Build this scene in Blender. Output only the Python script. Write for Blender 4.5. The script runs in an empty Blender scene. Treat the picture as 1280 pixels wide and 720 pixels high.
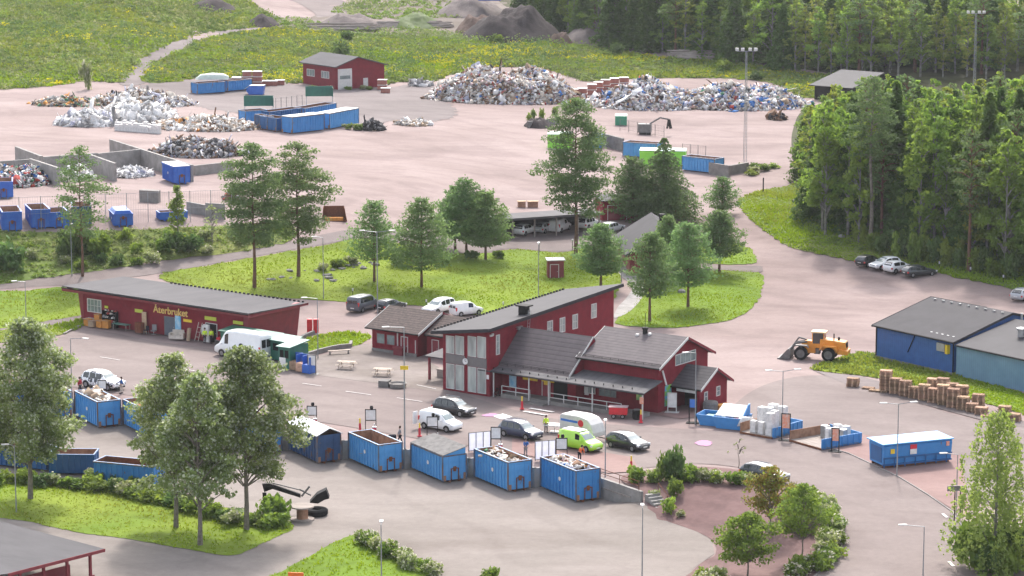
import bpy, math, random
import numpy as np
from mathutils import Vector, Matrix, Euler
from mathutils.geometry import delaunay_2d_cdt
R = math.radians
SC = bpy.context.scene
COL = SC.collection
rng = np.random.default_rng(7)
random.seed(7)

# ------------------------------------------------------------------ camera geometry
F, P, H = 3500., R(10.0), 67.
def G(px, py, z=0.):
    "ground point seen at a pixel of the 1280x720 photograph, at height z"
    u = (px-640)/F; v = (360-py)/F
    dy = math.cos(P)+v*math.sin(P); dz = -math.sin(P)+v*math.cos(P)
    t = (z-H)/dz
    return (u*t, dy*t)
def Zat(y, py):
    v = (360-py)/F
    return H+(-math.sin(P)+v*math.cos(P))/(math.cos(P)+v*math.sin(P))*y

# ------------------------------------------------------------------ terrain
ctl = [
 # main level
 (0,430,0),(60,470,0),(250,460,0),(110,405,0),(300,400,.1),(400,430,0),(560,500,0),(700,520,0),(900,520,0),(1000,430,0),(1100,350,0),
 (1250,370,0),(1280,450,0),(1280,560,0),(960,380,0),(600,410,0),(450,400,0),(380,385,.2),(760,400,0),(850,410,0),(0,520,0),(200,500,0),(400,520,0),
 (620,560,0),(740,570,0),(850,570,0),(1000,560,0),(1180,480,0),(1290,500,0),(1130,560,-.05),(1200,600,-.3),(1270,620,-.4),(1000,490,0),
 # lawn / island
 (600,350,.7),(470,350,1),(330,350,1.4),(400,362,.6),(560,330,1.1),(690,340,.8),(700,365,.2),(850,370,.4),(900,337,.7),(800,335,.9),(940,350,.2),
 (0,395,.6),(60,380,1),(-60,400,.6),
 # road on the left
 (-80,366,1.3),(0,358,1.5),(120,345,2.),(200,335,2.4),(300,320,2.9),(400,303,3.6),(445,296,4.),(480,280,4.2),
 # slope and yard edge
 (100,288,6.),(0,292,6.),(-80,295,6.),(200,284,6.),(280,278,5.8),(350,275,5.2),(400,268,5),(200,318,3.3),(60,328,3.1),
 # carport
 (640,296,1.6),(720,290,1.5),(800,290,1.5),(850,280,1.6),(650,262,2.4),(560,270,3.6),(760,262,2.4),(860,260,2.2),
 # yard
 (0,240,6.5),(220,230,6.5),(350,230,6.2),(500,235,5),(600,235,3.8),(700,230,3.2),(800,220,3.2),(900,225,3.1),(100,180,6.8),(250,165,6.6),(400,170,6.2),
 (550,160,5.8),(700,160,4.8),(850,165,4.2),(960,190,3.8),(1000,150,4.6),(950,135,5),(800,140,5),(620,125,5.6),(480,115,6),(300,120,6.3),(150,125,7),(0,130,7.2),
 # road on the right
 (975,225,3.2),(950,240,2.8),(925,262,2.2),(915,285,1.5),(940,305,.8),(1000,335,.2),
 (960,262,2.9),(1000,300,2.0),(1060,322,1),(1150,335,.7),(1260,352,.6),(1100,290,3),(1200,300,3.2),(1050,250,4),(1010,225,4),(1120,200,6),(1280,200,6),(1000,195,4.4),
 # hills
 (0,105,7.6),(150,105,7.4),(0,0,17),(150,0,17),(0,50,12.5),(150,50,12),(280,0,15),(340,0,13.5),(250,45,10.6),(200,75,9),(-150,0,17),(-150,60,12),(-150,150,7.5),(-150,250,6.5),
 (300,60,9.6),(425,60,9),(425,92,6.9),(560,60,8.8),(560,85,6.8),(650,62,8.4),(740,85,6.6),(860,88,6.4),(1000,100,6),(1080,110,6),(1280,110,6.5),
 (450,42,9.6),(620,38,9.6),(520,20,10.8),(400,5,12.4),(560,3,12),(700,35,9.6),(800,62,8),(930,80,7.2),(1000,88,7),(1150,95,7.5),(1280,95,8),
 # garden and lower road
 (812,652,-1.75),(806,675,-1.8),(802,705,-1.8),(800,745,-1.8),(860,695,-1.8),(850,668,-1.7),(900,672,-1.5),(832,628,-.7),(818,612,-.15),(870,600,0),(940,605,0),
 (940,640,-.7),(1000,700,-1.5),(1100,720,-1.6),(1180,710,-1.4),(1080,630,-.6),(1130,660,-.9),(1020,640,-.5),(1270,720,-1.3),(900,740,-1.8),
]
CT = np.array([(*G(a,b,z), z) for a,b,z in ctl]+[(x,900,20) for x in (-300,-150,0,150,300)]+[(x,1150,24) for x in (-400,0,400)]+[(240,640,8),(-260,640,12),(-200,400,4),(220,420,2),(160,300,0),(-160,280,0),(-120,330,0)])
def _phi(d2): return np.sqrt(d2+49.)
_d2 = ((CT[:,None,:2]-CT[None,:,:2])**2).sum(-1)
_W = np.linalg.solve(_phi(_d2)+np.eye(len(CT))*-.6, CT[:,2]-4.)
def RBF(X, Y):
    X = np.atleast_1d(np.asarray(X, float)); Y = np.atleast_1d(np.asarray(Y, float))
    out = np.empty(len(X))
    for i in range(0, len(X), 20000):
        d2 = (X[i:i+20000,None]-CT[:,0])**2+(Y[i:i+20000,None]-CT[:,1])**2
        out[i:i+20000] = _phi(d2)@_W+4.
    out = np.clip(out, -1.8, 26)
    f = np.clip((Y-850)/400., 0, 1); out = out*(1-f)+22*f
    f = np.clip((np.abs(X)-150-.12*np.maximum(Y-300,0))/120., 0, 1); base = np.clip((Y-320)/25., -1.8, 20)
    return out*(1-f)+base*f

# the retaining wall of the container ramp: a saw-tooth, containers stand in its notches
E1 = Vector((math.cos(R(30)), math.sin(R(30)))); D1 = Vector((math.cos(R(-60)), math.sin(R(-60))))
LOW = -1.8
CF = [(123,536),(185,547.5),(251,558.5),(323,569.5),(397.3,580.7),(474,592),(553.9,604.4),(635.5,616),(720.5,629)]
CF = [Vector(G(a,b,LOW)) for a,b in CF]
st = (CF[1]-CF[0])
CF0 = [CF[0]-st*k for k in (4,3,2,1)]
WEND = Vector(G(801,639,LOW))
RW = [f-D1*7.5-E1*.35 for f in CF0+CF]
WALLP = []
for i,r in enumerate(RW):
    if i+1 < len(RW): WALLP += [r, r+E1*(RW[i+1]-r).dot(E1)]
    else: WALLP += [r, Vector(G(750.5,620,LOW))+ (r-D1*0-r), WEND]
WALLP[-2] = RW[-1]+E1*max(3.15,(WEND-RW[-1]).dot(E1)*.5)
LOWPOLY = [Vector((-400, WALLP[0].y))]+WALLP+[Vector(G(806,700,LOW)), Vector(G(800,780,LOW)), Vector((10,60)), Vector((-400,60))]
def inpoly(X, Y, poly):
    X = np.atleast_1d(X); Y = np.atleast_1d(Y); c = np.zeros(len(X), bool); n = len(poly)
    for i in range(n):
        x1,y1 = poly[i][0],poly[i][1]; x2,y2 = poly[(i+1)%n][0],poly[(i+1)%n][1]
        if y1 == y2: continue
        c ^= ((y1 > Y) != (y2 > Y)) & (X < (x2-x1)*(Y-y1)/(y2-y1)+x1)
    return c
def TN(X, Y):
    z = RBF(X, Y); z[inpoly(X, Y, LOWPOLY)] = LOW
    return z
def T(x, y): return float(TN([x],[y])[0])
def tg(px, py, dz=0.):
    "terrain point seen at a pixel"
    v = (360-py)/F; u = (px-640)/F
    dy = math.cos(P)+v*math.sin(P); dz_ = -math.sin(P)+v*math.cos(P)
    ts = np.linspace(225, 1000, 1500)
    zz = TN(u*ts, dy*ts)+dz; g = H+dz_*ts-zz
    i = int(np.argmax(g < 0)) if (g < 0).any() else len(ts)-1
    if i == 0: t = ts[0]
    else: a,b = g[i-1],g[i]; t = ts[i-1]+(ts[i]-ts[i-1])*a/(a-b)
    x,y = u*t, dy*t
    return Vector((x, y, T(x,y)+dz))

# ------------------------------------------------------------------ materials
M = {}
def nd(nt, t, **k):
    n = nt.nodes.new(t)
    for a,b in k.items(): setattr(n, a, b)
    return n
def mat(name, c, rough=.7, c2=None, scale=2., detail=4., bump=0., bscale=None, metal=0., spec=.5, stretch=None, world=False, rnd=0., contrast=(.35,.65), trans=0., coat=0.):
    "procedural material: two colours mixed by noise, optional bump, per-object tint, translucency"
    m = bpy.data.materials.new(name); m.use_nodes = True; nt = m.node_tree
    if rough >= .65: spec = min(spec, .12)
    b = nt.nodes['Principled BSDF']; b.inputs['Roughness'].default_value = rough; b.inputs['Metallic'].default_value = metal
    b.inputs['Specular IOR Level'].default_value = spec; b.inputs['Coat Weight'].default_value = coat
    c = (*c, 1)
    if c2 is None: c2 = tuple(x*.8 for x in c[:3])
    tc = nd(nt, 'ShaderNodeNewGeometry') if world else nd(nt, 'ShaderNodeTexCoord')
    src = tc.outputs['Position'] if world else tc.outputs['Object']
    if stretch:
        mp = nd(nt, 'ShaderNodeMapping'); mp.inputs['Scale'].default_value = stretch; nt.links.new(src, mp.inputs[0]); src = mp.outputs[0]
    no = nd(nt, 'ShaderNodeTexNoise'); no.inputs['Scale'].default_value = scale; no.inputs['Detail'].default_value = detail; no.inputs['Roughness'].default_value = .62
    nt.links.new(src, no.inputs['Vector'])
    rp = nd(nt, 'ShaderNodeValToRGB'); rp.color_ramp.elements[0].position = contrast[0]; rp.color_ramp.elements[1].position = contrast[1]
    rp.color_ramp.elements[0].color = (*c2, 1); rp.color_ramp.elements[1].color = c
    nt.links.new(no.outputs[0], rp.inputs[0]); out = rp.outputs[0]
    if rnd:
        oi = nd(nt, 'ShaderNodeObjectInfo'); mr = nd(nt, 'ShaderNodeMapRange'); mr.inputs[3].default_value = 1-rnd; mr.inputs[4].default_value = 1+rnd
        nt.links.new(oi.outputs['Random'], mr.inputs[0])
        hs = nd(nt, 'ShaderNodeHueSaturation'); nt.links.new(mr.outputs[0], hs.inputs['Value']); nt.links.new(out, hs.inputs['Color'])
        mh = nd(nt, 'ShaderNodeMath', operation='MULTIPLY_ADD'); mh.inputs[1].default_value = -.024; mh.inputs[2].default_value = .51
        mm = nd(nt, 'ShaderNodeMath', operation='FRACT'); m3 = nd(nt, 'ShaderNodeMath', operation='MULTIPLY'); m3.inputs[1].default_value = 7.31
        nt.links.new(oi.outputs['Random'], m3.inputs[0]); nt.links.new(m3.outputs[0], mm.inputs[0]); nt.links.new(mm.outputs[0], mh.inputs[0]); nt.links.new(mh.outputs[0], hs.inputs['Hue'])
        out = hs.outputs[0]
    nt.links.new(out, b.inputs['Base Color'])
    if bump:
        n2 = nd(nt, 'ShaderNodeTexNoise'); n2.inputs['Scale'].default_value = bscale or scale*4; n2.inputs['Detail'].default_value = 3
        nt.links.new(src, n2.inputs['Vector']); bp = nd(nt, 'ShaderNodeBump'); bp.inputs['Strength'].default_value = bump; bp.inputs['Distance'].default_value = .1
        nt.links.new(n2.outputs[0], bp.inputs['Height']); nt.links.new(bp.outputs[0], b.inputs['Normal'])
    if trans:
        tr = nd(nt, 'ShaderNodeBsdfTranslucent'); mx = nd(nt, 'ShaderNodeMixShader'); mx.inputs[0].default_value = trans
        hs2 = nd(nt, 'ShaderNodeHueSaturation'); hs2.inputs['Hue'].default_value = .485; hs2.inputs['Saturation'].default_value = 1.1; hs2.inputs['Value'].default_value = 1.25
        nt.links.new(out, hs2.inputs['Color']); nt.links.new(hs2.outputs[0], tr.inputs[0])
        nt.links.new(b.outputs[0], mx.inputs[1]); nt.links.new(tr.outputs[0], mx.inputs[2]); nt.links.new(mx.outputs[0], nt.nodes['Material Output'].inputs[0])
    M[name] = m; return m
def ridged(name, c, c2, axis, freq, depth=.5, rough=.6, spec=.4, nscale=1.2, metal=0., line=.16):
    "painted boards, sheet metal or roof tiles: a wave bump with darker grooves along one local axis"
    m = mat(name, c, rough, c2, nscale, 5., spec=spec, metal=metal); nt = m.node_tree; b = nt.nodes['Principled BSDF']
    tc = nd(nt, 'ShaderNodeTexCoord'); sp = nd(nt, 'ShaderNodeSeparateXYZ'); nt.links.new(tc.outputs['Object'], sp.inputs[0])
    if axis == 'XY':
        ad = nd(nt, 'ShaderNodeMath', operation='ADD'); nt.links.new(sp.outputs[0], ad.inputs[0]); nt.links.new(sp.outputs[1], ad.inputs[1]); o = ad.outputs[0]
    else: o = sp.outputs['XYZ'.index(axis)]
    mu = nd(nt, 'ShaderNodeMath', operation='MULTIPLY'); mu.inputs[1].default_value = freq; nt.links.new(o, mu.inputs[0])
    fr = nd(nt, 'ShaderNodeMath', operation='PINGPONG'); fr.inputs[1].default_value = 1.; nt.links.new(mu.outputs[0], fr.inputs[0])
    pw = nd(nt, 'ShaderNodeMath', operation='POWER'); pw.inputs[1].default_value = 4.; nt.links.new(fr.outputs[0], pw.inputs[0])
    cs_ = b.inputs['Base Color'].links[0].from_socket; ml = nd(nt, 'ShaderNodeMix', data_type='RGBA', blend_type='MULTIPLY'); lm = nd(nt, 'ShaderNodeMath', operation='MULTIPLY'); lm.inputs[1].default_value = line
    nt.links.new(pw.outputs[0], lm.inputs[0]); nt.links.new(lm.outputs[0], ml.inputs[0]); nt.links.new(cs_, ml.inputs[6]); ml.inputs[7].default_value = (.0,.0,.0,1); nt.links.new(ml.outputs[2], b.inputs['Base Color'])
    bp = nd(nt, 'ShaderNodeBump'); bp.inputs['Strength'].default_value = depth; bp.inputs['Distance'].default_value = .04; bp.invert = True
    nt.links.new(pw.outputs[0], bp.inputs['Height']); nt.links.new(bp.outputs[0], b.inputs['Normal'])
    return m

# ground
def ground_mat(name, ca, cb, cc, streak=(.03,.075,1)):
    m = bpy.data.materials.new(name); m.use_nodes = True; nt = m.node_tree; b = nt.nodes['Principled BSDF']
    b.inputs['Roughness'].default_value = .95; b.inputs['Specular IOR Level'].default_value = .1
    g = nd(nt, 'ShaderNodeNewGeometry')
    def noise(sc, det, vec=None, stretch=None, rot=0):
        src = g.outputs['Position']
        if stretch:
            mp = nd(nt, 'ShaderNodeMapping'); mp.inputs['Scale'].default_value = stretch; mp.inputs['Rotation'].default_value = (0,0,rot); nt.links.new(src, mp.inputs[0]); src = mp.outputs[0]
        n = nd(nt, 'ShaderNodeTexNoise'); n.inputs['Scale'].default_value = sc; n.inputs['Detail'].default_value = det; n.inputs['Distortion'].default_value = .6; nt.links.new(src, n.inputs['Vector']); return n.outputs[0]
    def ramp(f, a, bb, p0, p1):
        r = nd(nt, 'ShaderNodeValToRGB'); r.color_ramp.elements[0].position = p0; r.color_ramp.elements[1].position = p1
        r.color_ramp.elements[0].color = (*a,1); r.color_ramp.elements[1].color = (*bb,1); nt.links.new(f, r.inputs[0]); return r.outputs[0]
    c1 = ramp(noise(.035, 4), ca, cb, .38, .62)
    c2 = ramp(noise(1., 5, stretch=streak, rot=R(20)), cc, (1,1,1), .36, .52)
    mx = nd(nt, 'ShaderNodeMix', data_type='RGBA', blend_type='MULTIPLY'); mx.inputs[0].default_value = 1
    nt.links.new(c1, mx.inputs[6]); nt.links.new(c2, mx.inputs[7])
    c2b = ramp(noise(1., 6, stretch=(streak[0]*3,streak[1]*3.5,1), rot=R(-8)), (.92,.91,.91), (1.03,1.03,1.03), .34, .6)
    mb_ = nd(nt, 'ShaderNodeMix', data_type='RGBA', blend_type='MULTIPLY'); mb_.inputs[0].default_value = 1
    nt.links.new(mx.outputs[2], mb_.inputs[6]); nt.links.new(c2b, mb_.inputs[7]); mx = mb_
    c3 = ramp(noise(1.6, 6), (.93,.925,.925), (1.04,1.04,1.04), .3, .7)
    m2 = nd(nt, 'ShaderNodeMix', data_type='RGBA', blend_type='MULTIPLY'); m2.inputs[0].default_value = 1
    nt.links.new(mx.outputs[2], m2.inputs[6]); nt.links.new(c3, m2.inputs[7])
    wv_ = nd(nt, 'ShaderNodeTexWave', wave_type='BANDS', bands_direction='DIAGONAL'); wv_.inputs['Scale'].default_value = .055; wv_.inputs['Distortion'].default_value = 16; wv_.inputs['Detail'].default_value = 2.5; wv_.inputs['Detail Scale'].default_value = .35; nt.links.new(g.outputs['Position'], wv_.inputs['Vector'])
    trk = ramp(wv_.outputs['Fac'], (.885,.875,.875), (1,1,1), .0, .16)
    m2b = nd(nt, 'ShaderNodeMix', data_type='RGBA', blend_type='MULTIPLY'); nt.links.new(noise(.06, 3), m2b.inputs[0]); nt.links.new(m2.outputs[2], m2b.inputs[6]); nt.links.new(trk, m2b.inputs[7]); m2 = m2b
    pt = ramp(noise(.16, 2), (.88,.87,.875), (1,1,1), .40, .44); m2c = nd(nt, 'ShaderNodeMix', data_type='RGBA', blend_type='MULTIPLY'); m2c.inputs[0].default_value = .38; nt.links.new(m2.outputs[2], m2c.inputs[6]); nt.links.new(pt, m2c.inputs[7]); m2 = m2c
    c4 = ramp(noise(12, 3), (.96,.96,.96), (1.03,1.03,1.03), .35, .65)
    m3 = nd(nt, 'ShaderNodeMix', data_type='RGBA', blend_type='MULTIPLY'); m3.inputs[0].default_value = 1
    nt.links.new(m2.outputs[2], m3.inputs[6]); nt.links.new(c4, m3.inputs[7]); nt.links.new(m3.outputs[2], b.inputs['Base Color'])
    bp = nd(nt, 'ShaderNodeBump'); bp.inputs['Strength'].default_value = .35; bp.inputs['Distance'].default_value = .05
    nt.links.new(noise(6, 5), bp.inputs['Height']); nt.links.new(bp.outputs[0], b.inputs['Normal'])
    M[name] = m; return m
ground_mat('gravel', (0.249,0.192,0.179), (0.289,0.227,0.214), (.84,.825,.83))
ground_mat('asphalt', (0.198,0.164,0.155), (0.223,0.186,0.175), (.87,.86,.86))
ground_mat('road', (0.200,0.164,0.154), (0.219,0.182,0.170), (.88,.87,.88))
ground_mat('grey_gravel', (.17,.145,.14), (.205,.175,.17), (.85,.85,.85))
ground_mat('lower_paving', (0.206,0.181,0.163), (0.236,0.206,0.188), (.87,.86,.85))
ground_mat('pink_paving', (0.248,0.164,0.151), (0.268,0.184,0.168), (.9,.9,.9))
ground_mat('bark', (0.154,0.096,0.092), (0.208,0.135,0.127), (.8,.8,.8), (.3,.3,1))
ground_mat('lawn_soil', (.12,.19,.018), (.18,.235,.025), (.72,.74,.66), (.12,.12,1))
ground_mat('rough_soil', (.12,.165,.04), (.19,.21,.06), (.75,.8,.65), (.1,.1,1))
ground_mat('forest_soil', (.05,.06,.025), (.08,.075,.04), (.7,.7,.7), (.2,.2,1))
ground_mat('picnic_paving', (0.200,0.172,0.157), (0.251,0.218,0.200), (.85,.84,.82), (.2,.25,1))
ground_mat('bare_earth', (0.142,0.119,0.104), (0.199,0.166,0.147), (.75,.74,.7), (.1,.1,1))
ground_mat('track', (0.174,0.144,0.137), (0.208,0.174,0.168), (.85,.85,.85))
mat('paint_line', (.62,.60,.58), .8, (.42,.39,.38), 3, world=True)
mat('chalk_pink', (.50,.22,.33), .9, (.36,.24,.36), 2.5, world=True)
mat('concrete', (0.265,0.246,0.229), .85, (0.179,0.166,0.156), .9, 6, bump=.3)
mat('concrete_pale', (0.318,0.298,0.285), .85, (0.225,0.212,0.199), .7, 6, bump=.3)
mat('concrete_dark', (.2,.19,.185), .9, (.13,.125,.12), 1.5)
mat('kerb', (0.279,0.252,0.239), .85, (0.212,0.192,0.185), 2)
# buildings
for ax in ('X','XY'):
    ridged('red_boards_'+ax, (.22,.022,.034), (.17,.017,.027), ax, 8., .5, .65, .25)
mat('red_flat', (0.230,0.024,0.036), .6, (0.178,0.020,0.030), 1.2)
mat('hull', (.50,.56,.50), .5)
mat('crate_red', (.36,.15,.12), .7, (.27,.10,.08), 2.)
mat('red_soft', (.24,.055,.06), .7, (.19,.04,.05), 1.2)
ridged('blue_cladding', (.035,.12,.36), (.028,.095,.29), 'XY', 6., .5, .5)
ridged('teal_cladding', (.175,.305,.43), (.13,.24,.35), 'XY', 6., .5, .5, nscale=.3)
mat('roof_felt', (0.097,0.092,0.097), .8, (0.075,0.071,0.075), .5, 7, stretch=(1,.35,1))
mat('roof_dark', (0.045,0.042,0.048), .75, (0.034,0.032,0.037), .5, 6)
mat('roof_dark_blue', (0.051,0.048,0.054), .7, (0.041,0.038,0.043), .4, 6)
ridged('roof_tile', (.125,.105,.11), (.10,.085,.09), 'Y', 4.4, .3, .7, .2, line=.28)
ridged('roof_tile_dark', (.085,.078,.083), (.065,.06,.065), 'Y', 4.6, .3, .7, .2, line=.4)
ridged('roof_tile_old', (.13,.098,.09), (.075,.06,.055), 'Y', 4.6, .4, .85, .2, nscale=3., line=.5)
ridged('roof_sheet', (.12,.115,.12), (.07,.066,.072), 'X', 2.2, .15, .7, .15, nscale=.35)
mat('white_paint', (0.607,0.589,0.570), .5, (0.515,0.497,0.478), 2)
mat('grey_panel', (.17,.155,.155), .6, (.15,.135,.135), 2)
mat('door_grey', (.10,.12,.15), .5)
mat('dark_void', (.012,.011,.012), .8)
mat('black_metal', (.012,.012,.013), .7, (.02,.018,.018), 3, spec=.1)
mat('steel', (.42,.43,.44), .42, (.32,.33,.34), 3, metal=.6)
mat('grey_pole', (.30,.31,.32), .5, (.24,.25,.26), 3, metal=.4)
mat('glass', (.22,.27,.27), .12, (.12,.15,.16), .7, 3, spec=.9)
mat('glass_blind', (.46,.50,.47), .18, (.25,.27,.26), .9, 2, spec=.8, stretch=(1,1,.3))
mat('glass_dark', (.02,.024,.028), .08, (.015,.018,.02), 1, spec=1.)
mat('gold', (.78,.55,.17), .5, (.68,.46,.14), 2)
mat('sign_yellow', (.80,.55,.03), .5); mat('sign_lime', (.52,.58,.05), .5, (.44,.5,.05)); mat('sign_white', (.75,.74,.73), .5)
mat('sign_blue', (.04,.17,.55), .5); mat('sign_cyan', (.10,.38,.62), .5, (.45,.62,.72), 1.2); mat('sign_orange', (.72,.20,.10), .5, (.62,.45,.38), 2.5)
mat('sign_green', (.06,.30,.09), .5, (.5,.55,.2), 2.5); mat('sign_red', (.62,.02,.04), .5)
mat('sign_bluegreen', (.12,.36,.6), .5, (.18,.42,.05), 1.6, contrast=(.45,.55))
# paint



mat('blue_cont_deep', (.01,.10,.28), .5, (.008,.075,.21), .6, 7)
mat('royal_blue', (.03,.14,.50), .45, (.012,.085,.40), .8)
def weathered(name, c, c2, amount=.60):
    m = mat(name, c, .55, c2, .8, 7, contrast=(.3,.55)); nt = m.node_tree; b = nt.nodes['Principled BSDF']; src = b.inputs['Base Color'].links[0].from_socket
    tc = nd(nt,'ShaderNodeTexCoord'); mp = nd(nt,'ShaderNodeMapping'); mp.inputs['Scale'].default_value = (1,1,.35); nt.links.new(tc.outputs['Object'], mp.inputs[0])
    oi = nd(nt,'ShaderNodeObjectInfo'); ad = nd(nt,'ShaderNodeVectorMath',operation='ADD'); nt.links.new(mp.outputs[0], ad.inputs[0]); nt.links.new(oi.outputs['Location'], ad.inputs[1])
    n = nd(nt,'ShaderNodeTexNoise'); n.inputs['Scale'].default_value = 1.6; n.inputs['Detail'].default_value = 8; n.inputs['Roughness'].default_value = .7; nt.links.new(ad.outputs[0], n.inputs['Vector'])
    r = nd(nt,'ShaderNodeValToRGB'); r.color_ramp.elements[0].position = amount; r.color_ramp.elements[1].position = amount+.05; nt.links.new(n.outputs[0], r.inputs[0])
    mx = nd(nt,'ShaderNodeMix',data_type='RGBA'); nt.links.new(r.outputs[0], mx.inputs[0]); nt.links.new(src, mx.inputs[6]); mx.inputs[7].default_value = (.14,.085,.06,1); nt.links.new(mx.outputs[2], b.inputs['Base Color'])
weathered('blue_cont', (.04,.22,.52), (.027,.17,.43), .63); weathered('blue_cont_light', (.085,.31,.62), (.055,.25,.53), .64); weathered('blue_cont_dark', (.025,.075,.18), (.017,.048,.12), .58); weathered('rim_worn', (.10,.14,.21), (.07,.07,.085), .5)
mat('rust', (.22,.085,.045), .9, (.12,.055,.035), 4, 6); mat('rust_pale', (.36,.21,.14), .9, (.22,.12,.08), 1.5, 6)
mat('green_cont', (.02,.14,.095), .5, (.015,.10,.07), 1.2); mat('green_top', (0.099,0.231,0.187), .45, (0.066,0.176,0.138), 1.2)
mat('lime_plastic', (.28,.68,.06), .5, (.22,.58,.05), 1.); mat('green_bin', (.03,.25,.14), .5)
for n,c in dict(car_black=(.012,.012,.016), car_navy=(.02,.028,.07), car_white=(.80,.80,.80), car_lime=(.36,.68,.03), car_grey=(.075,.085,.105), car_silver=(.42,.43,.45), car_dark=(.03,.034,.04)).items():
    mat(n, c, .28, tuple(x*.92 for x in c), 1.5, spec=.6, coat=.6)
mat('camouflage', (.82,.82,.82), .3, (.02,.02,.03), 2.6, 2, contrast=(.44,.46), coat=.4)
mat('plastic_sheet', (.72,.72,.78), .6, (.66,.66,.72), 2, trans=.55)
mat('tyre', (.018,.018,.019), .85); mat('rim', (.35,.35,.36), .35, metal=.7); mat('rim_black', (.05,.05,.05), .4)
mat('lamp_red', (.55,.02,.02), .3); mat('lamp_clear', (.75,.76,.78), .15); mat('plate', (.75,.75,.72), .5)
mat('loader_orange', (.78,.30,.03), .45, (.62,.23,.03), 1.6); mat('loader_top', (.85,.62,.35), .45); mat('grey_steel', (.16,.15,.15), .6, (.10,.095,.09), 2)
mat('wood_pallet', (.52,.35,.24), .9, (.30,.19,.13), 2.2, 5, rnd=.3); mat('wood_pale', (.55,.40,.27), .9, (.42,.30,.2), 3); mat('wood_grey', (.36,.31,.28), .9, (.22,.19,.17), 2, stretch=(.3,3,3)); mat('wood_brown', (.19,.07,.04), .7, (.14,.05,.03), 2)
mat('wood_bench', (.52,.44,.37), .85, (.40,.33,.27), 3)
mat('bark_pine', (.19,.10,.065), .95, (.10,.065,.05), 3, 5, bump=.5); mat('bark_grey', (.22,.19,.16), .95, (.12,.105,.09), 3, 5, bump=.5); mat('bark_birch', (.26,.25,.22), .9, (.12,.11,.10), 2.5, 5)
# foliage
def fol(n, a, b, tr=.35, sc=.9, rnd=.18): mat(n, a, .65, b, sc, 3, spec=.25, trans=tr, rnd=rnd, contrast=(.32,.68))
fol('leaf_spruce', (.12,.195,.05), (.075,.135,.036), .42); fol('leaf_pine', (.15,.22,.085), (.10,.155,.06), .42); fol('leaf_pine_young', (.17,.265,.10), (.115,.19,.075), .45)
fol('leaf_birch', (0.169,0.240,0.052), (0.098,0.156,0.042), 0.4375); fol('leaf_aspen', (.22,.285,.11), (.145,.20,.075), .52); fol('leaf_aspen_pale', (.42,.46,.34), (.30,.34,.23), .45)
fol('leaf_forest', (.19,.29,.06), (.12,.20,.045), .52); fol('leaf_forest_yellow', (.235,.29,.06), (.16,.215,.05), .45)
fol('leaf_lime', (.22,.30,.06), (.15,.22,.045), .42); fol('leaf_rust', (0.260,0.202,0.058), (0.156,0.169,0.039), 0.4375); fol('leaf_weep', (.24,.30,.085), (.17,.225,.06), .5)
fol('leaf_bush', (.17,.25,.05), (.11,.175,.04), .42); fol('leaf_bush_dark', (.11,.175,.055), (.07,.125,.04), .38); fol('leaf_bush_pale', (.30,.34,.15), (.2,.25,.10), .42)
fol('flower_white', (0.578,0.546,0.441), (0.399,0.399,0.273), 0.25); fol('flower_yellow', (.58,.55,.03), (.40,.42,.03), .35)
fol('grass_blade', (.195,.29,.028), (.155,.25,.024), .42, .35); fol('grass_dry', (.22,.265,.05), (.18,.225,.04), .4, .3); fol('weed', (.15,.205,.06), (.10,.145,.045), .38, .2); fol('weed_pale', (.24,.265,.12), (.17,.20,.08), .38, .2)
# rubbish palette
pal = dict(r_white=(.78,.76,.75), r_cream=(.64,.57,.50), r_grey=(.30,.29,.29), r_dark=(.045,.042,.045), r_brown=(.22,.13,.085), r_tan=(.42,.31,.22), r_red=(.36,.06,.05), r_blue=(.05,.16,.42), r_pink=(.55,.40,.40), r_green=(.08,.22,.12), r_orange=(.62,.27,.07), r_lilac=(.42,.42,.52))
for n,c in pal.items(): mat(n, c, .75, tuple(x*.7 for x in c), 2.)
mat('plastic_red', (.62,.015,.03), .4); mat('hi_vis', (.62,.85,.03), .6); mat('hi_vis_orange', (.85,.16,.03), .6); mat('fabric_dark', (.03,.03,.04), .9); mat('fabric_blue', (.04,.12,.33), .9); mat('fabric_grey', (.24,.23,.24), .9); mat('fabric_red', (.35,.03,.05), .9)
mat('skin', (.50,.30,.22), .6); mat('hair', (.05,.03,.02), .8)
mat('stone', (.26,.25,.24), .9, (.16,.15,.145), 1.5, 5, bump=.5)
mat('soil_dark', (.055,.044,.044), .95, (.034,.028,.028), .6, 7, bump=.6); mat('soil_brown', (.13,.09,.075), .95, (.09,.06,.05), .6, 7, bump=.6); mat('soil_pale', (.18,.15,.14), .95, (.13,.11,.105), .6, 7, bump=.6)

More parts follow.
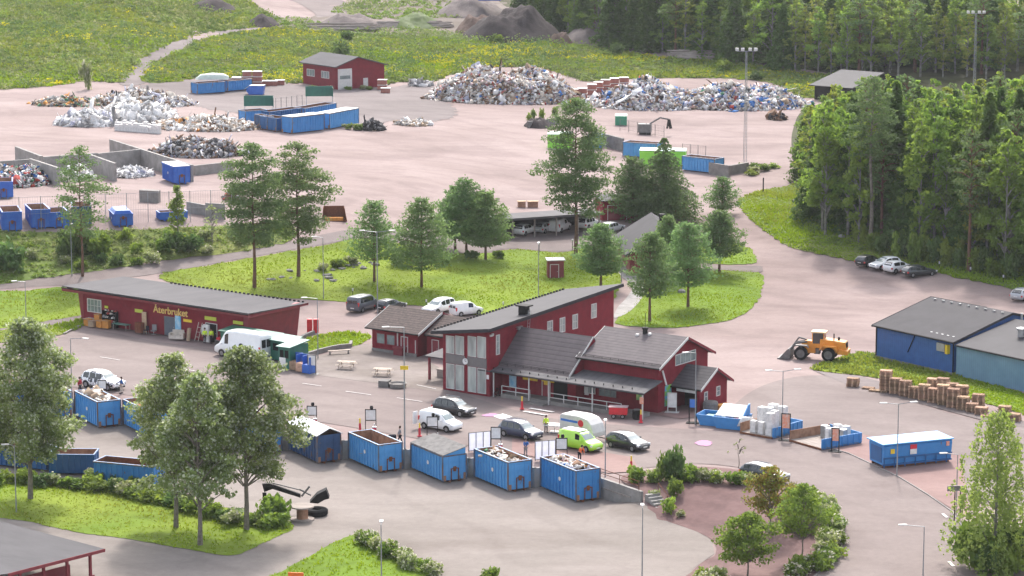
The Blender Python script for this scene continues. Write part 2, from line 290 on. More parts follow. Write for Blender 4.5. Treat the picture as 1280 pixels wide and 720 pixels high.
# ------------------------------------------------------------------ mesh building
class MB:
    def __init__(s): s.v = []; s.f = []; s.m = []; s.c = 0
    def add(s, vs, fs, mi=None):
        n = len(s.v); s.v += [tuple(v) for v in vs]; s.f += [tuple(n+i for i in f) for f in fs]; s.m += [s.c if mi is None else mi]*len(fs)
    def box(s, x0, y0, z0, x1, y1, z1, mi=None):
        v = [(x,y,z) for z in (z0,z1) for x,y in ((x0,y0),(x1,y0),(x1,y1),(x0,y1))]
        s.add(v, [(3,2,1,0),(4,5,6,7),(0,1,5,4),(1,2,6,5),(2,3,7,6),(3,0,4,7)], mi)
    def obox(s, o, a, la, b, lb, c, lc, mi=None):
        "box from corner o along three vectors"
        o = Vector(o); a = Vector(a)*la; b = Vector(b)*lb; c = Vector(c)*lc
        s.add([o,o+a,o+a+b,o+b,o+c,o+a+c,o+a+b+c,o+b+c], [(3,2,1,0),(4,5,6,7),(0,1,5,4),(1,2,6,5),(2,3,7,6),(3,0,4,7)], mi)
    def prism(s, pts, z0, z1, mi=None):
        "polygon (x,y) extruded"
        n = len(pts); v = [(p[0],p[1],z0) for p in pts]+[(p[0],p[1],z1) for p in pts]
        s.add(v, [tuple(range(n-1,-1,-1)), tuple(range(n,2*n))]+[(i,(i+1)%n,n+(i+1)%n,n+i) for i in range(n)], mi)
    def slab(s, pts, th, mi=None):
        "3D polygon thickened downwards"
        n = len(pts); v = [tuple(p) for p in pts]+[(p[0],p[1],p[2]-th) for p in pts]
        s.add(v, [tuple(range(n)), tuple(range(2*n-1,n-1,-1))]+[(i,n+i,n+(i+1)%n,(i+1)%n) for i in range(n)], mi)
    def side(s, pts, ax, a0, a1, mi=None):
        "profile polygon in the plane across axis ax ('X': pts are (y,z); 'Y': pts are (x,z)) extruded from a0 to a1"
        mk = (lambda p,a: (a,p[0],p[1])) if ax == 'X' else (lambda p,a: (p[0],a,p[1]))
        n = len(pts); s.add([mk(p,a0) for p in pts]+[mk(p,a1) for p in pts], [tuple(range(n-1,-1,-1)), tuple(range(n,2*n))]+[(i,(i+1)%n,n+(i+1)%n,n+i) for i in range(n)], mi)
    def tube(s, p0, p1, r0, r1=None, n=8, mi=None, caps=True):
        p0 = Vector(p0); p1 = Vector(p1); r1 = r0 if r1 is None else r1; d = (p1-p0)
        if d.length < 1e-6: return
        d.normalize(); a = d.cross((0,0,1) if abs(d.z) < .95 else (1,0,0)).normalized(); b = d.cross(a)
        v = []
        for p,r in ((p0,r0),(p1,r1)):
            v += [p+(a*math.cos(2*math.pi*i/n)+b*math.sin(2*math.pi*i/n))*r for i in range(n)]
        s.add(v, [(i,n+i,n+(i+1)%n,(i+1)%n) for i in range(n)]+([tuple(range(n)), tuple(range(2*n-1,n-1,-1))] if caps else []), mi)
    def path(s, pts, r, n=6, mi=None):
        rs = r if isinstance(r, (list,tuple)) else [r]*len(pts)
        for i in range(len(pts)-1): s.tube(pts[i], pts[i+1], rs[i], rs[i+1], n, mi)
    def lathe(s, prof, n=16, o=(0,0,0), mi=None):
        o = Vector(o); k = len(prof); v = [(o.x+r*math.cos(2*math.pi*i/n), o.y+r*math.sin(2*math.pi*i/n), o.z+z) for r,z in prof for i in range(n)]
        s.add(v, [(j*n+i, j*n+(i+1)%n, (j+1)*n+(i+1)%n, (j+1)*n+i) for j in range(k-1) for i in range(n)]+[tuple(range(n-1,-1,-1)), tuple(range((k-1)*n, k*n))], mi)
    def mesh(s, name, mats):
        me = bpy.data.meshes.new(name); me.from_pydata(s.v, [], s.f)
        for m in (mats if isinstance(mats,(list,tuple)) else [mats]): me.materials.append(M[m])
        if max(s.m, default=0): me.polygons.foreach_set('material_index', s.m)
        me.update(); return me
    def build(s, name, mats, parent=None, loc=None, rz=0., smooth=False, bevel=0.):
        o = bpy.data.objects.new(name, s.mesh(name, mats)); COL.objects.link(o)
        if parent is not None: o.parent = parent
        if loc is not None: o.location = loc
        if rz: o.rotation_euler.z = rz
        if smooth:
            for p in o.data.polygons: p.use_smooth = True
        if bevel:
            b = o.modifiers.new('bevel','BEVEL'); b.width = bevel; b.segments = 2; b.limit_method = 'ANGLE'
        return o
def tag(o, label=None, cat=None, group=None, kind=None):
    if label: o['label'] = label
    if cat: o['category'] = cat
    if group: o['group'] = group
    if kind: o['kind'] = kind
    return o
def thing(name, loc, rz=0., label=None, cat=None, group=None, sc=1.):
    o = bpy.data.objects.new(name, None); COL.objects.link(o); o.location = loc; o.rotation_euler.z = rz; o.scale = (sc,sc,sc); o.empty_display_size = .3
    return tag(o, label, cat, group)
def inst(name, mesh, parent=None, loc=None, rz=0., sc=None):
    o = bpy.data.objects.new(name, mesh); COL.objects.link(o)
    if parent is not None: o.parent = parent
    if loc is not None: o.location = loc
    if rz: o.rotation_euler.z = rz
    if sc is not None: o.scale = sc if isinstance(sc,(tuple,list)) else (sc,sc,sc)
    return o
def copy_tree(o, parent=None):
    c = o.copy(); COL.objects.link(c); c.parent = parent
    for ch in list(o.children): copy_tree(ch, c)
    return c
def multi(name, m, parent, boxes):
    for q in boxes: b = MB(); b.box(*q); b.build(name, m, parent)
def npmesh(name, V, Fq, mats, mi=None):
    "fast mesh from numpy arrays; Fq is (n,k) with k corners per face"
    me = bpy.data.meshes.new(name); k = Fq.shape[1]
    me.vertices.add(len(V)); me.vertices.foreach_set('co', np.ascontiguousarray(V, dtype=np.float32).ravel())
    me.loops.add(Fq.size); me.loops.foreach_set('vertex_index', Fq.ravel().astype(np.int32))
    me.polygons.add(len(Fq)); me.polygons.foreach_set('loop_start', np.arange(0, Fq.size, k, dtype=np.int32))
    for m in (mats if isinstance(mats,(list,tuple)) else [mats]): me.materials.append(M[m])
    if mi is not None: me.polygons.foreach_set('material_index', np.asarray(mi, dtype=np.int32))
    me.update(calc_edges=True); return me
def leaves(C, size, rg, up=.35, flat=1.):
    "leaf-sized irregular quads at centres C; returns V,F"
    n = len(C); N = rg.normal(size=(n,3)); N[:,2] = N[:,2]*1+up*2; N /= np.linalg.norm(N, axis=1)[:,None]+1e-9
    A = np.cross(N, rg.normal(size=(n,3))); A /= np.linalg.norm(A, axis=1)[:,None]+1e-9; B = np.cross(N, A)
    s = (np.asarray(size)*rg.uniform(.6,1.35,n))[:,None]
    V = np.stack([C+A*s*.6, C+B*s*rg.uniform(.3,.6,(n,1)), C-A*s*.6, C-B*s*rg.uniform(.3,.6,(n,1))], 1).reshape(-1,3)
    return V, np.arange(4*n).reshape(-1,4)
def ball(rg, n, k=.5):
    d = rg.normal(size=(n,3)); d /= np.linalg.norm(d, axis=1)[:,None]; return d*(rg.uniform(0,1,(n,1))**k)

def smooth_poly(p, n=6):
    out = []; L = len(p)
    for i in range(L):
        a,b,c,d = [np.array(p[(i+j)%L], float) for j in (-1,0,1,2)]
        for k in range(n):
            t = k/n; out.append(tuple(.5*((2*b)+(-a+c)*t+(2*a-5*b+4*c-d)*t*t+(-a+3*b-3*c+d)*t**3)))
    return out
def sheet(name, pxpoly, m, dz=.05, step=3., smooth=True, wob=0., world=False, kind='structure', label=None, cat=None):
    "a ground covering draped over the terrain"
    pts = smooth_poly(pxpoly) if smooth else list(pxpoly)
    W = [Vector(p[:2]) for p in pts] if world else [tg(*p).to_2d() for p in pts]
    B = []
    for i,a in enumerate(W):
        b = W[(i+1)%len(W)]; k = max(1, int((b-a).length/(.8 if wob else step*.7)))
        for j in range(k):
            q = a.lerp(b, j/k)
            if wob: q = q+Vector((random.uniform(-wob,wob), random.uniform(-wob,wob)))
            if not B or (q-B[-1]).length > .05: B.append(q)
    xs = [b.x for b in B]; ys = [b.y for b in B]
    gx, gy = np.meshgrid(np.arange(min(xs), max(xs), step), np.arange(min(ys), max(ys), step)); gx = gx.ravel()+.013; gy = gy.ravel()+.017
    k = inpoly(gx, gy, B); pts2 = B+[Vector((float(x),float(y))) for x,y in zip(gx[k],gy[k])]
    r = delaunay_2d_cdt(pts2, [], [list(range(len(B)))], 1, 1e-4)
    V = np.array([(v.x,v.y) for v in r[0]]); Z = TN(V[:,0],V[:,1])+dz
    fs = [tuple(f) for f in r[2] if len(f) == 3]
    me = bpy.data.meshes.new(name); me.from_pydata([(x,y,z) for (x,y),z in zip(V,Z)], [], fs); me.materials.append(M[m]); me.update()
    for p in me.polygons:
        p.use_smooth = True
    if len(me.polygons) and sum(p.normal.z for p in me.polygons) < 0: me.flip_normals()
    o = bpy.data.objects.new(name, me); COL.objects.link(o); tag(o, label, cat, kind=kind); o['_b'] = 0; del o['_b']
    return o, B
# ================================================================== GROUND
def ground():
    wall = WALLP; pts = []; zs = []; ed = []
    def dist(X, Y):
        d = np.full(len(X), 1e9)
        for a,b in zip(wall[:-1], wall[1:]):
            ab = b-a; t = np.clip(((X-a.x)*ab.x+(Y-a.y)*ab.y)/ab.length_squared, 0, 1)
            d = np.minimum(d, np.hypot(X-a.x-t*ab.x, Y-a.y-t*ab.y))
        return d
    # two lines, one on the platform and one at the foot of the wall
    n = len(wall)
    for sgn,z in ((1,None),(-1,LOW)):
        base = len(pts)
        for i,w in enumerate(wall):
            d1 = (w-wall[max(i-1,0)]); d2 = (wall[min(i+1,n-1)]-w)
            ns = []
            for d in (d1,d2):
                if d.length > 1e-6: d = d.normalized(); ns.append(Vector((-d.y,d.x)))
            if len(ns) == 1: off = ns[0]
            else:
                off = ns[0]+ns[1]; off = off/max(off.dot(ns[0]), .3)
            p = w+off*.1*sgn
            if i == n-1: p = w+off*.05*sgn
            pts.append(p); zs.append(z if z is not None else float(RBF([p.x+off.x*.5],[p.y+off.y*.5])[0]))
            if i: ed.append((base+i-1, base+i))
    def addgrid(x0,x1,y0,y1,s,excl=None):
        gx,gy = np.meshgrid(np.arange(x0,x1,s), np.arange(y0,y1,s)); gx = gx.ravel()+rng.uniform(-.1,.1,gx.size)*s*.3; gy = gy.ravel()
        k = dist(gx,gy) > .9
        if excl: k &= ~((gx > excl[0])&(gx < excl[1])&(gy > excl[2])&(gy < excl[3]))
        gx = gx[k]; gy = gy[k]; z = TN(gx,gy)
        pts.extend(Vector((a,b)) for a,b in zip(gx,gy)); zs.extend(z)
    addgrid(-130,131,215,620,2.7)
    addgrid(-420,421,60,1400,9.,(-131,131,214,619))
    addgrid(-6000,6001,-600,9001,300,(-430,430,50,1410))
    r = delaunay_2d_cdt(pts, ed, [], 0, 1e-5)
    Z = [zs[o[0]] if o else 0 for o in r[3]]
    me = bpy.data.meshes.new('ground'); me.from_pydata([(v.x,v.y,z) for v,z in zip(r[0],Z)], [], [f for f in r[2] if len(f) >= 3]); me.materials.append(M['gravel']); me.update()
    if sum(p.normal.z for p in me.polygons) < 0: me.flip_normals()
    me.materials.append(M['rough_soil'])
    for p_ in me.polygons:
        c_ = p_.center
        if c_.y > 790 or abs(c_.x) > .19*max(c_.y,0)+32 and c_.y > 230 or abs(c_.x) > 100+.1*abs(c_.y): p_.material_index = 1
    o = bpy.data.objects.new('ground', me); COL.objects.link(o); tag(o, 'pinkish gravel ground of the recycling yard', kind='structure')
ground()

LAWN = [(205,342),(250,334),(300,325),(360,315),(420,304),(450,299),(500,305),(560,316),(600,318),(645,312),(700,316),(762,306),(774,330),(776,352),(764,378),(740,395),(680,400),(600,395),(560,387),(500,381),(440,378),(395,375),(300,368),(210,352)]
ISLAND = [(768,404),(800,409),(840,410),(880,406),(920,398),(943,381),(953,362),(953,345),(938,339),(900,338),(868,345),(830,345),(803,352),(799,372),(786,388)]
ISLAND2 = [(862,326),(905,331),(940,330),(946,325),(938,312),(918,304),(890,305),(860,312)]
RSIDE = [(922,250),(940,243),(960,237),(985,233),(1010,228),(1100,260),(1200,290),(1290,300),(1290,364),(1250,358),(1200,348),(1150,338),(1080,329),(1040,321),(1005,314),(975,302),(950,284),(932,268)]
SLOPE = [(-30,294),(60,291),(120,289),(180,287),(240,284),(300,282),(345,276),(362,282),(372,293),(356,304),(320,312),(250,321),(200,327),(150,335),(100,341),(50,348),(-30,354)]
LEFT1 = [(-30,368),(30,364),(75,359),(98,362),(101,380),(103,393),(60,401),(-30,411)]
LEFT2 = [(-30,417),(40,411),(80,404),(104,399),(106,404),(86,416),(40,425),(-30,430)]
PATCH = [(374,428),(420,417),(462,419),(452,430),(436,434),(418,437),(400,441),(374,447)]
NEARL = [(-40,606),(30,598),(80,600),(200,618),(300,640),(355,650),(368,660),(345,672),(320,684),(290,695),(250,690),(200,681),(150,673),(110,668),(60,658),(28,651),(-40,641)]
NEARM = [(318,735),(350,716),(390,694),(425,675),(450,669),(475,678),(500,693),(522,706),(545,722),(560,740)]
HALLG = [(1016,462),(1040,450),(1070,442),(1093,443),(1150,452),(1200,470),(1300,500),(1300,523),(1270,515),(1240,507),(1200,496),(1150,484),(1100,473),(1050,467)]
GARDEN = [(776,600),(800,590),(870,584),(935,590),(985,606),(1025,622),(1047,652),(1047,684),(1018,718),(990,745),(850,745),(872,708),(894,694),(890,676),(862,662),(832,652),(812,645),(806,622)]
HILL = [(-60,112),(0,112),(60,108),(110,102),(150,103),(158,96),(175,76),(205,58),(240,46),(272,40),(330,33),(345,26),(330,14),(300,-2),(260,-12),(-60,-12)]
HILL2 = [(180,103),(188,86),(210,70),(245,54),(290,42),(340,36),(400,40),(460,44),(520,46),(580,52),(640,52),(700,55),(760,62),(830,72),(900,78),(960,84),(1010,92),(1090,98),(1085,118),(1000,122),(985,112),(960,103),(900,98),(830,98),(760,100),(735,102),(700,92),(660,84),(600,86),(560,95),(540,102),(500,103),(474,107),(470,90),(380,88),(378,104),(330,100),(300,98),(250,98),(215,103)]
sheet('main_road', [(-40,436),(60,426),(108,412),(200,428),(300,440),(370,450),(430,452),(520,470),(600,500),(700,525),(830,535),(960,545),(1060,568),(1125,598),(1180,632),(1205,660),(1215,700),(1215,760),(990,760),(1030,718),(1052,684),(1050,650),(1028,620),(985,602),(930,586),(870,580),(800,586),(765,592),(740,586),(640,566),(520,548),(400,528),(200,500),(-40,462)], 'road', .04)
sheet('asphalt_yard', [(1010,470),(1060,474),(1110,492),(1170,512),(1240,530),(1300,545),(1300,640),(1200,622),(1185,628),(1125,594),(1065,566),(960,541),(915,520),(925,500),(960,480)], 'asphalt', .05)
lp = [w.copy() for w in WALLP[8:]]; lp = [w-Vector((0,.35)) for w in lp]
sheet('lower_yard', [tuple(w) for w in lp]+[tuple(G(830,652,LOW)),tuple(G(862,662,LOW)),tuple(G(890,678,LOW)),tuple(G(893,694,LOW)),tuple(G(868,710,LOW)),tuple(G(840,760,LOW)),tuple(G(300,800,LOW)),tuple(G(-100,800,LOW)),tuple(G(-120,560,LOW))], 'lower_paving', .03, 6., smooth=False, world=True)
sheet('pink_paving', [(990,541),(1040,536),(1100,548),(1160,556),(1200,570),(1206,600),(1212,648),(1195,640),(1160,618),(1124,596),(1090,580),(1060,567),(1020,556)], 'pink_paving', .07, smooth=False)
sheet('pink_apron', [(770,497),(905,513),(885,520),(850,524),(780,512)], 'pink_paving', .07, smooth=False)
sheet('pink_platform', [(640,548),(720,560),(790,572),(800,590),(760,592),(700,580),(640,565)], 'pink_paving', .07, 2., smooth=False)
sheet('picnic_terrace', [(385,450),(420,440),(462,430),(500,440),(552,462),(553,488),(520,486),(460,478),(400,470),(385,468)], 'picnic_paving', .06)
sheet('grey_strip', [(1018,464),(1080,472),(1110,480),(1290,530),(1290,536),(1240,529),(1180,513),(1110,494),(1060,482)], 'grey_gravel', .07, smooth=False)
sheet('left_road', [(-40,366),(0,362),(75,357),(100,358),(150,349),(205,341),(300,324),(420,303),(452,297),(500,303),(560,315),(600,317),(640,311),(700,315),(765,304),(800,300),(800,283),(700,292),(640,298),(560,296),(490,288),(450,286),(410,292),(357,304),(250,321),(150,335),(50,348),(-40,356)], 'track', .05)
sheet('hill_track', [(150,106),(160,92),(178,74),(208,56),(240,44),(275,37),(330,33),(332,38),(290,43),(247,54),(212,69),(192,84),(182,104)], 'grey_gravel', .08)
sheet('hill_track', [(344,-8),(372,4),(392,16),(400,22),(440,14),(430,2),(410,-6)], 'track', .08)
sheet('garage_forecourt', [(180,106),(250,100),(378,106),(474,110),(540,104),(552,122),(572,140),(545,152),(500,150),(455,158),(420,152),(380,160),(320,146),(250,134),(190,118)], 'grey_gravel', .04, wob=.9)
sheet('foot_path', [(-40,411),(60,401),(103,393),(104,398),(60,407),(-40,418)], 'track', .05, 2.)
sheet('foot_path', [(787,390),(768,398),(772,385),(784,372),(790,358),(776,345),(772,335),(790,332),(800,343),(806,355),(803,372)], 'concrete_pale', .09, 1.5)
sheet('foot_path', [(862,329),(905,333),(948,333),(953,336),(948,341),(900,338),(866,336)], 'track', .09, 1.5)
BS = {}
for nm,pl,m,w in (('lawn',LAWN,'lawn_soil',.25),('lawn',ISLAND,'lawn_soil',.2),('lawn',ISLAND2,'lawn_soil',.2),('grass_verge',RSIDE,'rough_soil',.3),('grass_slope',SLOPE,'rough_soil',.3),('lawn',LEFT1,'lawn_soil',.25),('grass_verge',LEFT2,'rough_soil',.2),('grass_verge',PATCH,'lawn_soil',.2),
    ('lawn',NEARL,'lawn_soil',.12),('lawn',NEARM,'lawn_soil',.12),('grass_verge',HALLG,'lawn_soil',.2),('hillside',HILL,'rough_soil',.6),('hillside',HILL2,'rough_soil',.6)):
    o,B = sheet(nm, pl, m, .07 if m != 'rough_soil' else .09, 3. if 'hill' not in nm else 5., wob=w); BS.setdefault(nm, []).append(B)
_, GB = sheet('bark_bed', GARDEN, 'bark', .07, 1.6, wob=.06)
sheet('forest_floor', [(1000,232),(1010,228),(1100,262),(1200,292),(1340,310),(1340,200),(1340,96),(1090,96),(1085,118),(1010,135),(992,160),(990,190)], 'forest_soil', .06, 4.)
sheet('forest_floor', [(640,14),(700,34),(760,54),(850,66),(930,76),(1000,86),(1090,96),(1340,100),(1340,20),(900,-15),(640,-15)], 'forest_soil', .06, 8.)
sheet('bare_earth', [(372,30),(400,18),(440,8),(520,-8),(640,-10),(650,18),(700,36),(760,55),(790,64),(700,56),(640,53),(520,48),(440,46),(360,42)], 'bare_earth', .06, 5., wob=.6)
sheet('bare_earth', [(335,40),(350,24),(380,22),(410,34),(400,44),(350,44)], 'bare_earth', .07, 4., wob=.6)
def mound(name, px, py, wpx, hm, dm, m, label, jag=.3):
    p = tg(px, py); k = F/(p.y*math.cos(P)+H*.17); rx = wpx/k/2
    V = []; n = 34; Fq = []
    for i in range(n+1):
        for j in range(n+1):
            a = i/n*2-1; b = j/n*2-1; r = math.sqrt(a*a+b*b); x = p.x+a*rx; y = p.y+b*dm
            h = (min(1.,(1-r)*1.75)**.9)*hm*.8*(1+jag*.8*math.sin(a*3.3+p.x)*math.cos(b*4)+jag*.4*math.sin(a*8+b*3+p.x)+jag*.25*math.sin(a*17+b*11)*math.cos(b*19+p.x)+random.uniform(-.05,.05)) if r < 1 else -.3
            V.append((x, y, T(x,y)+h-.02))
    Fq = [(i*(n+1)+j, (i+1)*(n+1)+j, (i+1)*(n+1)+j+1, i*(n+1)+j+1) for i in range(n) for j in range(n)]
    me = bpy.data.meshes.new(name); me.from_pydata(V, [], Fq); me.materials.append(M[m]); me.update()
    for q in me.polygons: q.use_smooth = True
    o = bpy.data.objects.new(name, me); COL.objects.link(o); tag(o, label, name.replace('_',' ')); return o
mound('gravel_heap', 640, 47, 130, 7.5, 14, 'soil_dark', 'largest dark grey gravel heap below the forest edge')
mound('gravel_heap', 598, 40, 60, 4.5, 9, 'soil_brown', 'brown heap of broken rubble just left of the largest dark heap')
mound('soil_heap', 700, 55, 34, 3.0, 4, 'soil_brown', 'small rounded brown heap at the right foot of the dark heap')
mound('gravel_heap', 738, 50, 70, 4.0, 10, 'soil_pale', 'pale grey gravel heap against the forest right of the dark heap')
mound('gravel_heap', 590, 17, 90, 4.5, 12, 'soil_pale', 'pale gravel heap at the top edge behind the brown heap')
mound('soil_heap', 520, 32, 70, 3.0, 9, 'weed', 'low grassed soil heap left of the brown rubble')
mound('soil_heap', 440, 32, 80, 3., 9, 'soil_pale', 'low bare heap beside the upper track')
mound('soil_heap', 330, 30, 40, 2.2, 6, 'soil_dark', 'dark bare earth heap at the bend of the hill track')
mound('soil_heap', 268, 10, 60, 2.2, 8, 'soil_dark', 'dark earth heap on the grassy hill at the top edge')
mound('gravel_heap', 672, 158, 36, 1.8, 3.5, 'soil_dark', 'small dark heap beside the tall pine in the yard')

def strip(name, px0, px1, w, m, label, cat, dz=.1):
    a = tg(*px0); b = tg(*px1); d = (b-a); d.z = 0; d.normalize(); n = Vector((-d.y,d.x,0))*w/2
    mb = MB(); L = (b-a).length; k = max(1,int(L/1.5)); vs = []
    for i in range(k+1):
        c = a.lerp(b,i/k)
        for q in (c+n, c-n): vs.append((q.x,q.y,T(q.x,q.y)+dz))
    mb.add(vs, [(2*i,2*i+1,2*i+3,2*i+2) for i in range(k)]); o = mb.build(name, m); tag(o, label, kind='structure'); return o
for i,(a,b) in enumerate([((432,490),(464,494.5)),((496,498),(528,503)),((378,480),(402,483.5)),((125,447),(150,451)),((228,462),(252,466)),((480,548),(492,546)),((521,482),(545,487))]):
    strip('road_marking', a, b, .16, 'paint_line', 'white painted dash on the road', 'road marking')
for a,b in (((662,511),(692,516)),((655,515),(684,520))): strip('crosswalk_stripe', a, b, .5, 'paint_line', 'white crossing stripe in front of the ramp', 'marking')
for a,b in (((1178,643),(1184,648)),((1186,703),(1192,709)),((930,590),(930,591.5))): strip('road_marking', a, b, .3, 'paint_line', 'worn white mark on the curved road', 'marking')
def splat(name, px, py, rx, ry, m, label):
    c = tg(px,py); mb = MB(); n = 22; mb.add([(c.x+rx*math.cos(i*2*math.pi/n)*random.uniform(.6,1.1), c.y+ry*math.sin(i*2*math.pi/n)*random.uniform(.6,1.1), c.z+.09) for i in range(n)], [tuple(range(n))])
    tag(mb.build(name, m), label, kind='structure')
splat('chalk_patch', 880, 555, 1.1, 1.3, 'chalk_pink', 'pink and lilac chalk patch on the asphalt')
splat('chalk_patch', 614, 520, 1.1, 1.0, 'chalk_pink', 'pink and lilac chalk patch beside the black car')
def kerb(pts, label, w=.15, h=.12):
    P3 = [tg(*p) for p in pts]; mb = MB()
    for a,b in zip(P3[:-1],P3[1:]):
        d = (b-a).normalized(); n = Vector((-d.y,d.x,0)); a2 = a-Vector((0,0,.1)); mb.obox(a2-n*w/2, b-a, 1.001, n, w, (0,0,1), h+.1)
    tag(mb.build('kerb','kerb'), label, kind='structure')
kerb([(990,541),(1020,556),(1060,567),(1090,581),(1124,597),(1160,619),(1190,640),(1205,662)], 'pale kerb along the pink paving')
kerb([(1052,650),(1052,684),(1022,718),(1000,740)], 'pale kerb round the planted bed')
kerb([(80,418),(92,412),(106,405)], 'pale kerb at the end of the shop forecourt', .3, .2)

# ---- retaining wall of the ramp
def retaining():
    t = thing('retaining_wall', (0,0,0), label='saw tooth concrete retaining wall behind the row of blue containers', cat='retaining wall')
    mb = MB(); w = WALLP[2:]
    for i,(a,b) in enumerate(zip(w[:-1], w[1:])):
        d = (b-a).normalized(); n = Vector((-d.y,d.x)); top = .22
        mb.obox((a-n*.17-d*(.0 if i==0 else .171)).to_3d()+Vector((0,0,LOW-.4-.003*(i%2))), d.to_3d(), (b-a).length+(.171 if i==0 else .17+.171), n.to_3d(), .34, (0,0,1), top-LOW+.4+.003*(i%2))
    mb.build('wall', 'concrete_pale', t)
    a,b = w[-2],w[-1]; d = (b-a).normalized(); n = Vector((d.y,-d.x)); m2 = MB()
    o = a+d*1.2+n*.172; m2.obox(o.to_3d()+Vector((0,0,-.75)), d.to_3d(), (b-a).length-2.6, n.to_3d(), .06, (0,0,1), .12); m2.build('wooden_rubbing_strip', 'wood_grey', t)
    # pipe rail on the last run
    m3 = MB(); L = (b-a).length
    for s in np.linspace(.3, L-.4, 5):
        p = (a+d*s-n*.05).to_3d(); m3.tube(p+Vector((0,0,.2)), p+Vector((0,0,1.1)), .035, n=5)
    p = (a+d*.3-n*.05).to_3d(); q = (a+d*(L-.4)-n*.05).to_3d()
    for z in (.65,1.1): m3.tube(p+Vector((0,0,z)), q+Vector((0,0,z)), .035, n=5)
    m3.build('railing', 'rust', t)
    for i in range(len(w)//2-1):
        a = w[i*2+1]; m4 = MB()
        m4.box(a.x-.2, a.y-.2, .2, a.x+.2, a.y+.2, 1.3); m4.tube((a.x,a.y,.2),(a.x,a.y,1.6),.05,n=6)
        m4.box(a.x-.22, a.y-.23, .9, a.x+.22, a.y-.203, 1.2, 1); m4.build('gate_post', ['white_paint','sign_red'], t)
retaining()
def stairs():
    a = Vector(G(806,617,0)); mb = MB(); d = D1; n = E1
    for i in range(8):
        z = -.05-i*.22; p = a+d*i*.42-n*.0; mb.obox(p.to_3d()+Vector((0,0,-2.3)), d.to_3d(), .42, n.to_3d(), 1.5, (0,0,1), 2.3+z)
    m2 = MB(); m2.obox((a+n*1.5).to_3d()+Vector((0,0,-2.2)), d.to_3d(), 3.4, n.to_3d(), .16, (0,0,1), 2.15)
    t = thing('concrete_stairs', (0,0,0), label='narrow concrete stairs at the right end of the retaining wall', cat='stairs'); mb.build('steps','concrete_pale',t); 
    m3 = MB(); q = (a+n*1.55).to_3d(); e = q+D1.to_3d()*3.4; m3.tube(q+Vector((0,0,.9)), e+Vector((0,0,-.9)), .035)
    for s in (0,.5,1): c = q.lerp(e,s); m3.tube(c+Vector((0,0,-1.5*s-.1)), c+Vector((0,0,.9-1.8*s)), .035)
    m3.build('handrail','rust',t)
stairs()

# ================================================================== BUILDINGS
BA = R(-36); BC = G(612,496)
class Face:
    "a wall face: origin, direction along, outward normal (local coordinates of a building)"
    def __init__(s, o, d, t): s.o = Vector(o); s.d = Vector(d).normalized(); s.n = Vector((s.d.y,-s.d.x,0)); s.t = t
    def bx(s, mb, a, z, w, h, p0, p1, mi=None): mb.obox(s.o+s.d*a+s.n*p0+Vector((0,0,z)), s.d, w, s.n, p1-p0, (0,0,1), h, mi)
    def window(s, a, z, w, h, cols=2, rows=1, frame='white_paint', pane='glass', fw=.09):
        m = MB(); s.bx(m, a, z, w, fw, 0, .07); s.bx(m, a, z+h-fw, w, fw, 0, .07)
        s.bx(m, a, z+fw, fw, h-2*fw, 0, .069); s.bx(m, a+w-fw, z+fw, fw, h-2*fw, 0, .069)
        for i in range(1,cols): s.bx(m, a+w*i/cols-.03, z+fw, .06, h-2*fw, 0, .062)
        for i in range(1,rows): s.bx(m, a+fw, z+h*i/rows-.02, w-2*fw, .04, 0, .055)
        f = m.build('window', frame, s.t); g = MB(); s.bx(g, a+fw*.9, z+fw*.9, w-1.8*fw, h-1.8*fw, 0, .03); g.build('pane', pane, f); return f
    def panel(s, name, a, z, w, h, m, th=.05, p0=0., parent=None, bevel=0):
        b = MB(); s.bx(b, a, z, w, h, p0, p0+th); return b.build(name, m, parent or s.t)
    def door(s, a, z, w, h, m='door_grey', glass=False):
        f = MB(); s.bx(f, a-.08, z, .08, h+.08, 0, .09); s.bx(f, a+w, z, .08, h+.08, 0, .09); s.bx(f, a, z+h, w, .08, 0, .088)
        fr = s.panel('door', a, z, w, h, m, .05); o = f.build('door_frame', 'white_paint' if m != 'door_grey' else 'grey_panel', fr)
        k = MB(); s.bx(k, a+w-.2, z+h*.48, .12, .05, .05, .12); k.build('handle','steel',fr); return fr
def text(s, body, size, m, face, a, z, ext=.03):
    c = bpy.data.curves.new('lettering','FONT'); c.body = body; c.size = size; c.extrude = ext; c.offset = .018
    o = bpy.data.objects.new('tmp', c); COL.objects.link(o); dg = bpy.context.evaluated_depsgraph_get(); dg.update()
    me = bpy.data.meshes.new_from_object(o.evaluated_get(dg)); COL.objects.unlink(o); bpy.data.objects.remove(o)
    me.materials.clear(); me.materials.append(M[m])
    mt = Matrix.Identity(4); q = face.d; nn = face.n
    for i in range(3): mt[i][0] = q[i]; mt[i][1] = (0,0,1)[i]; mt[i][2] = nn[i]; mt[i][3] = (face.o+q*a+nn*(ext+.02)+Vector((0,0,z)))[i]
    me.transform(mt); ob = bpy.data.objects.new('lettering', me); COL.objects.link(ob); ob.parent = face.t; return ob

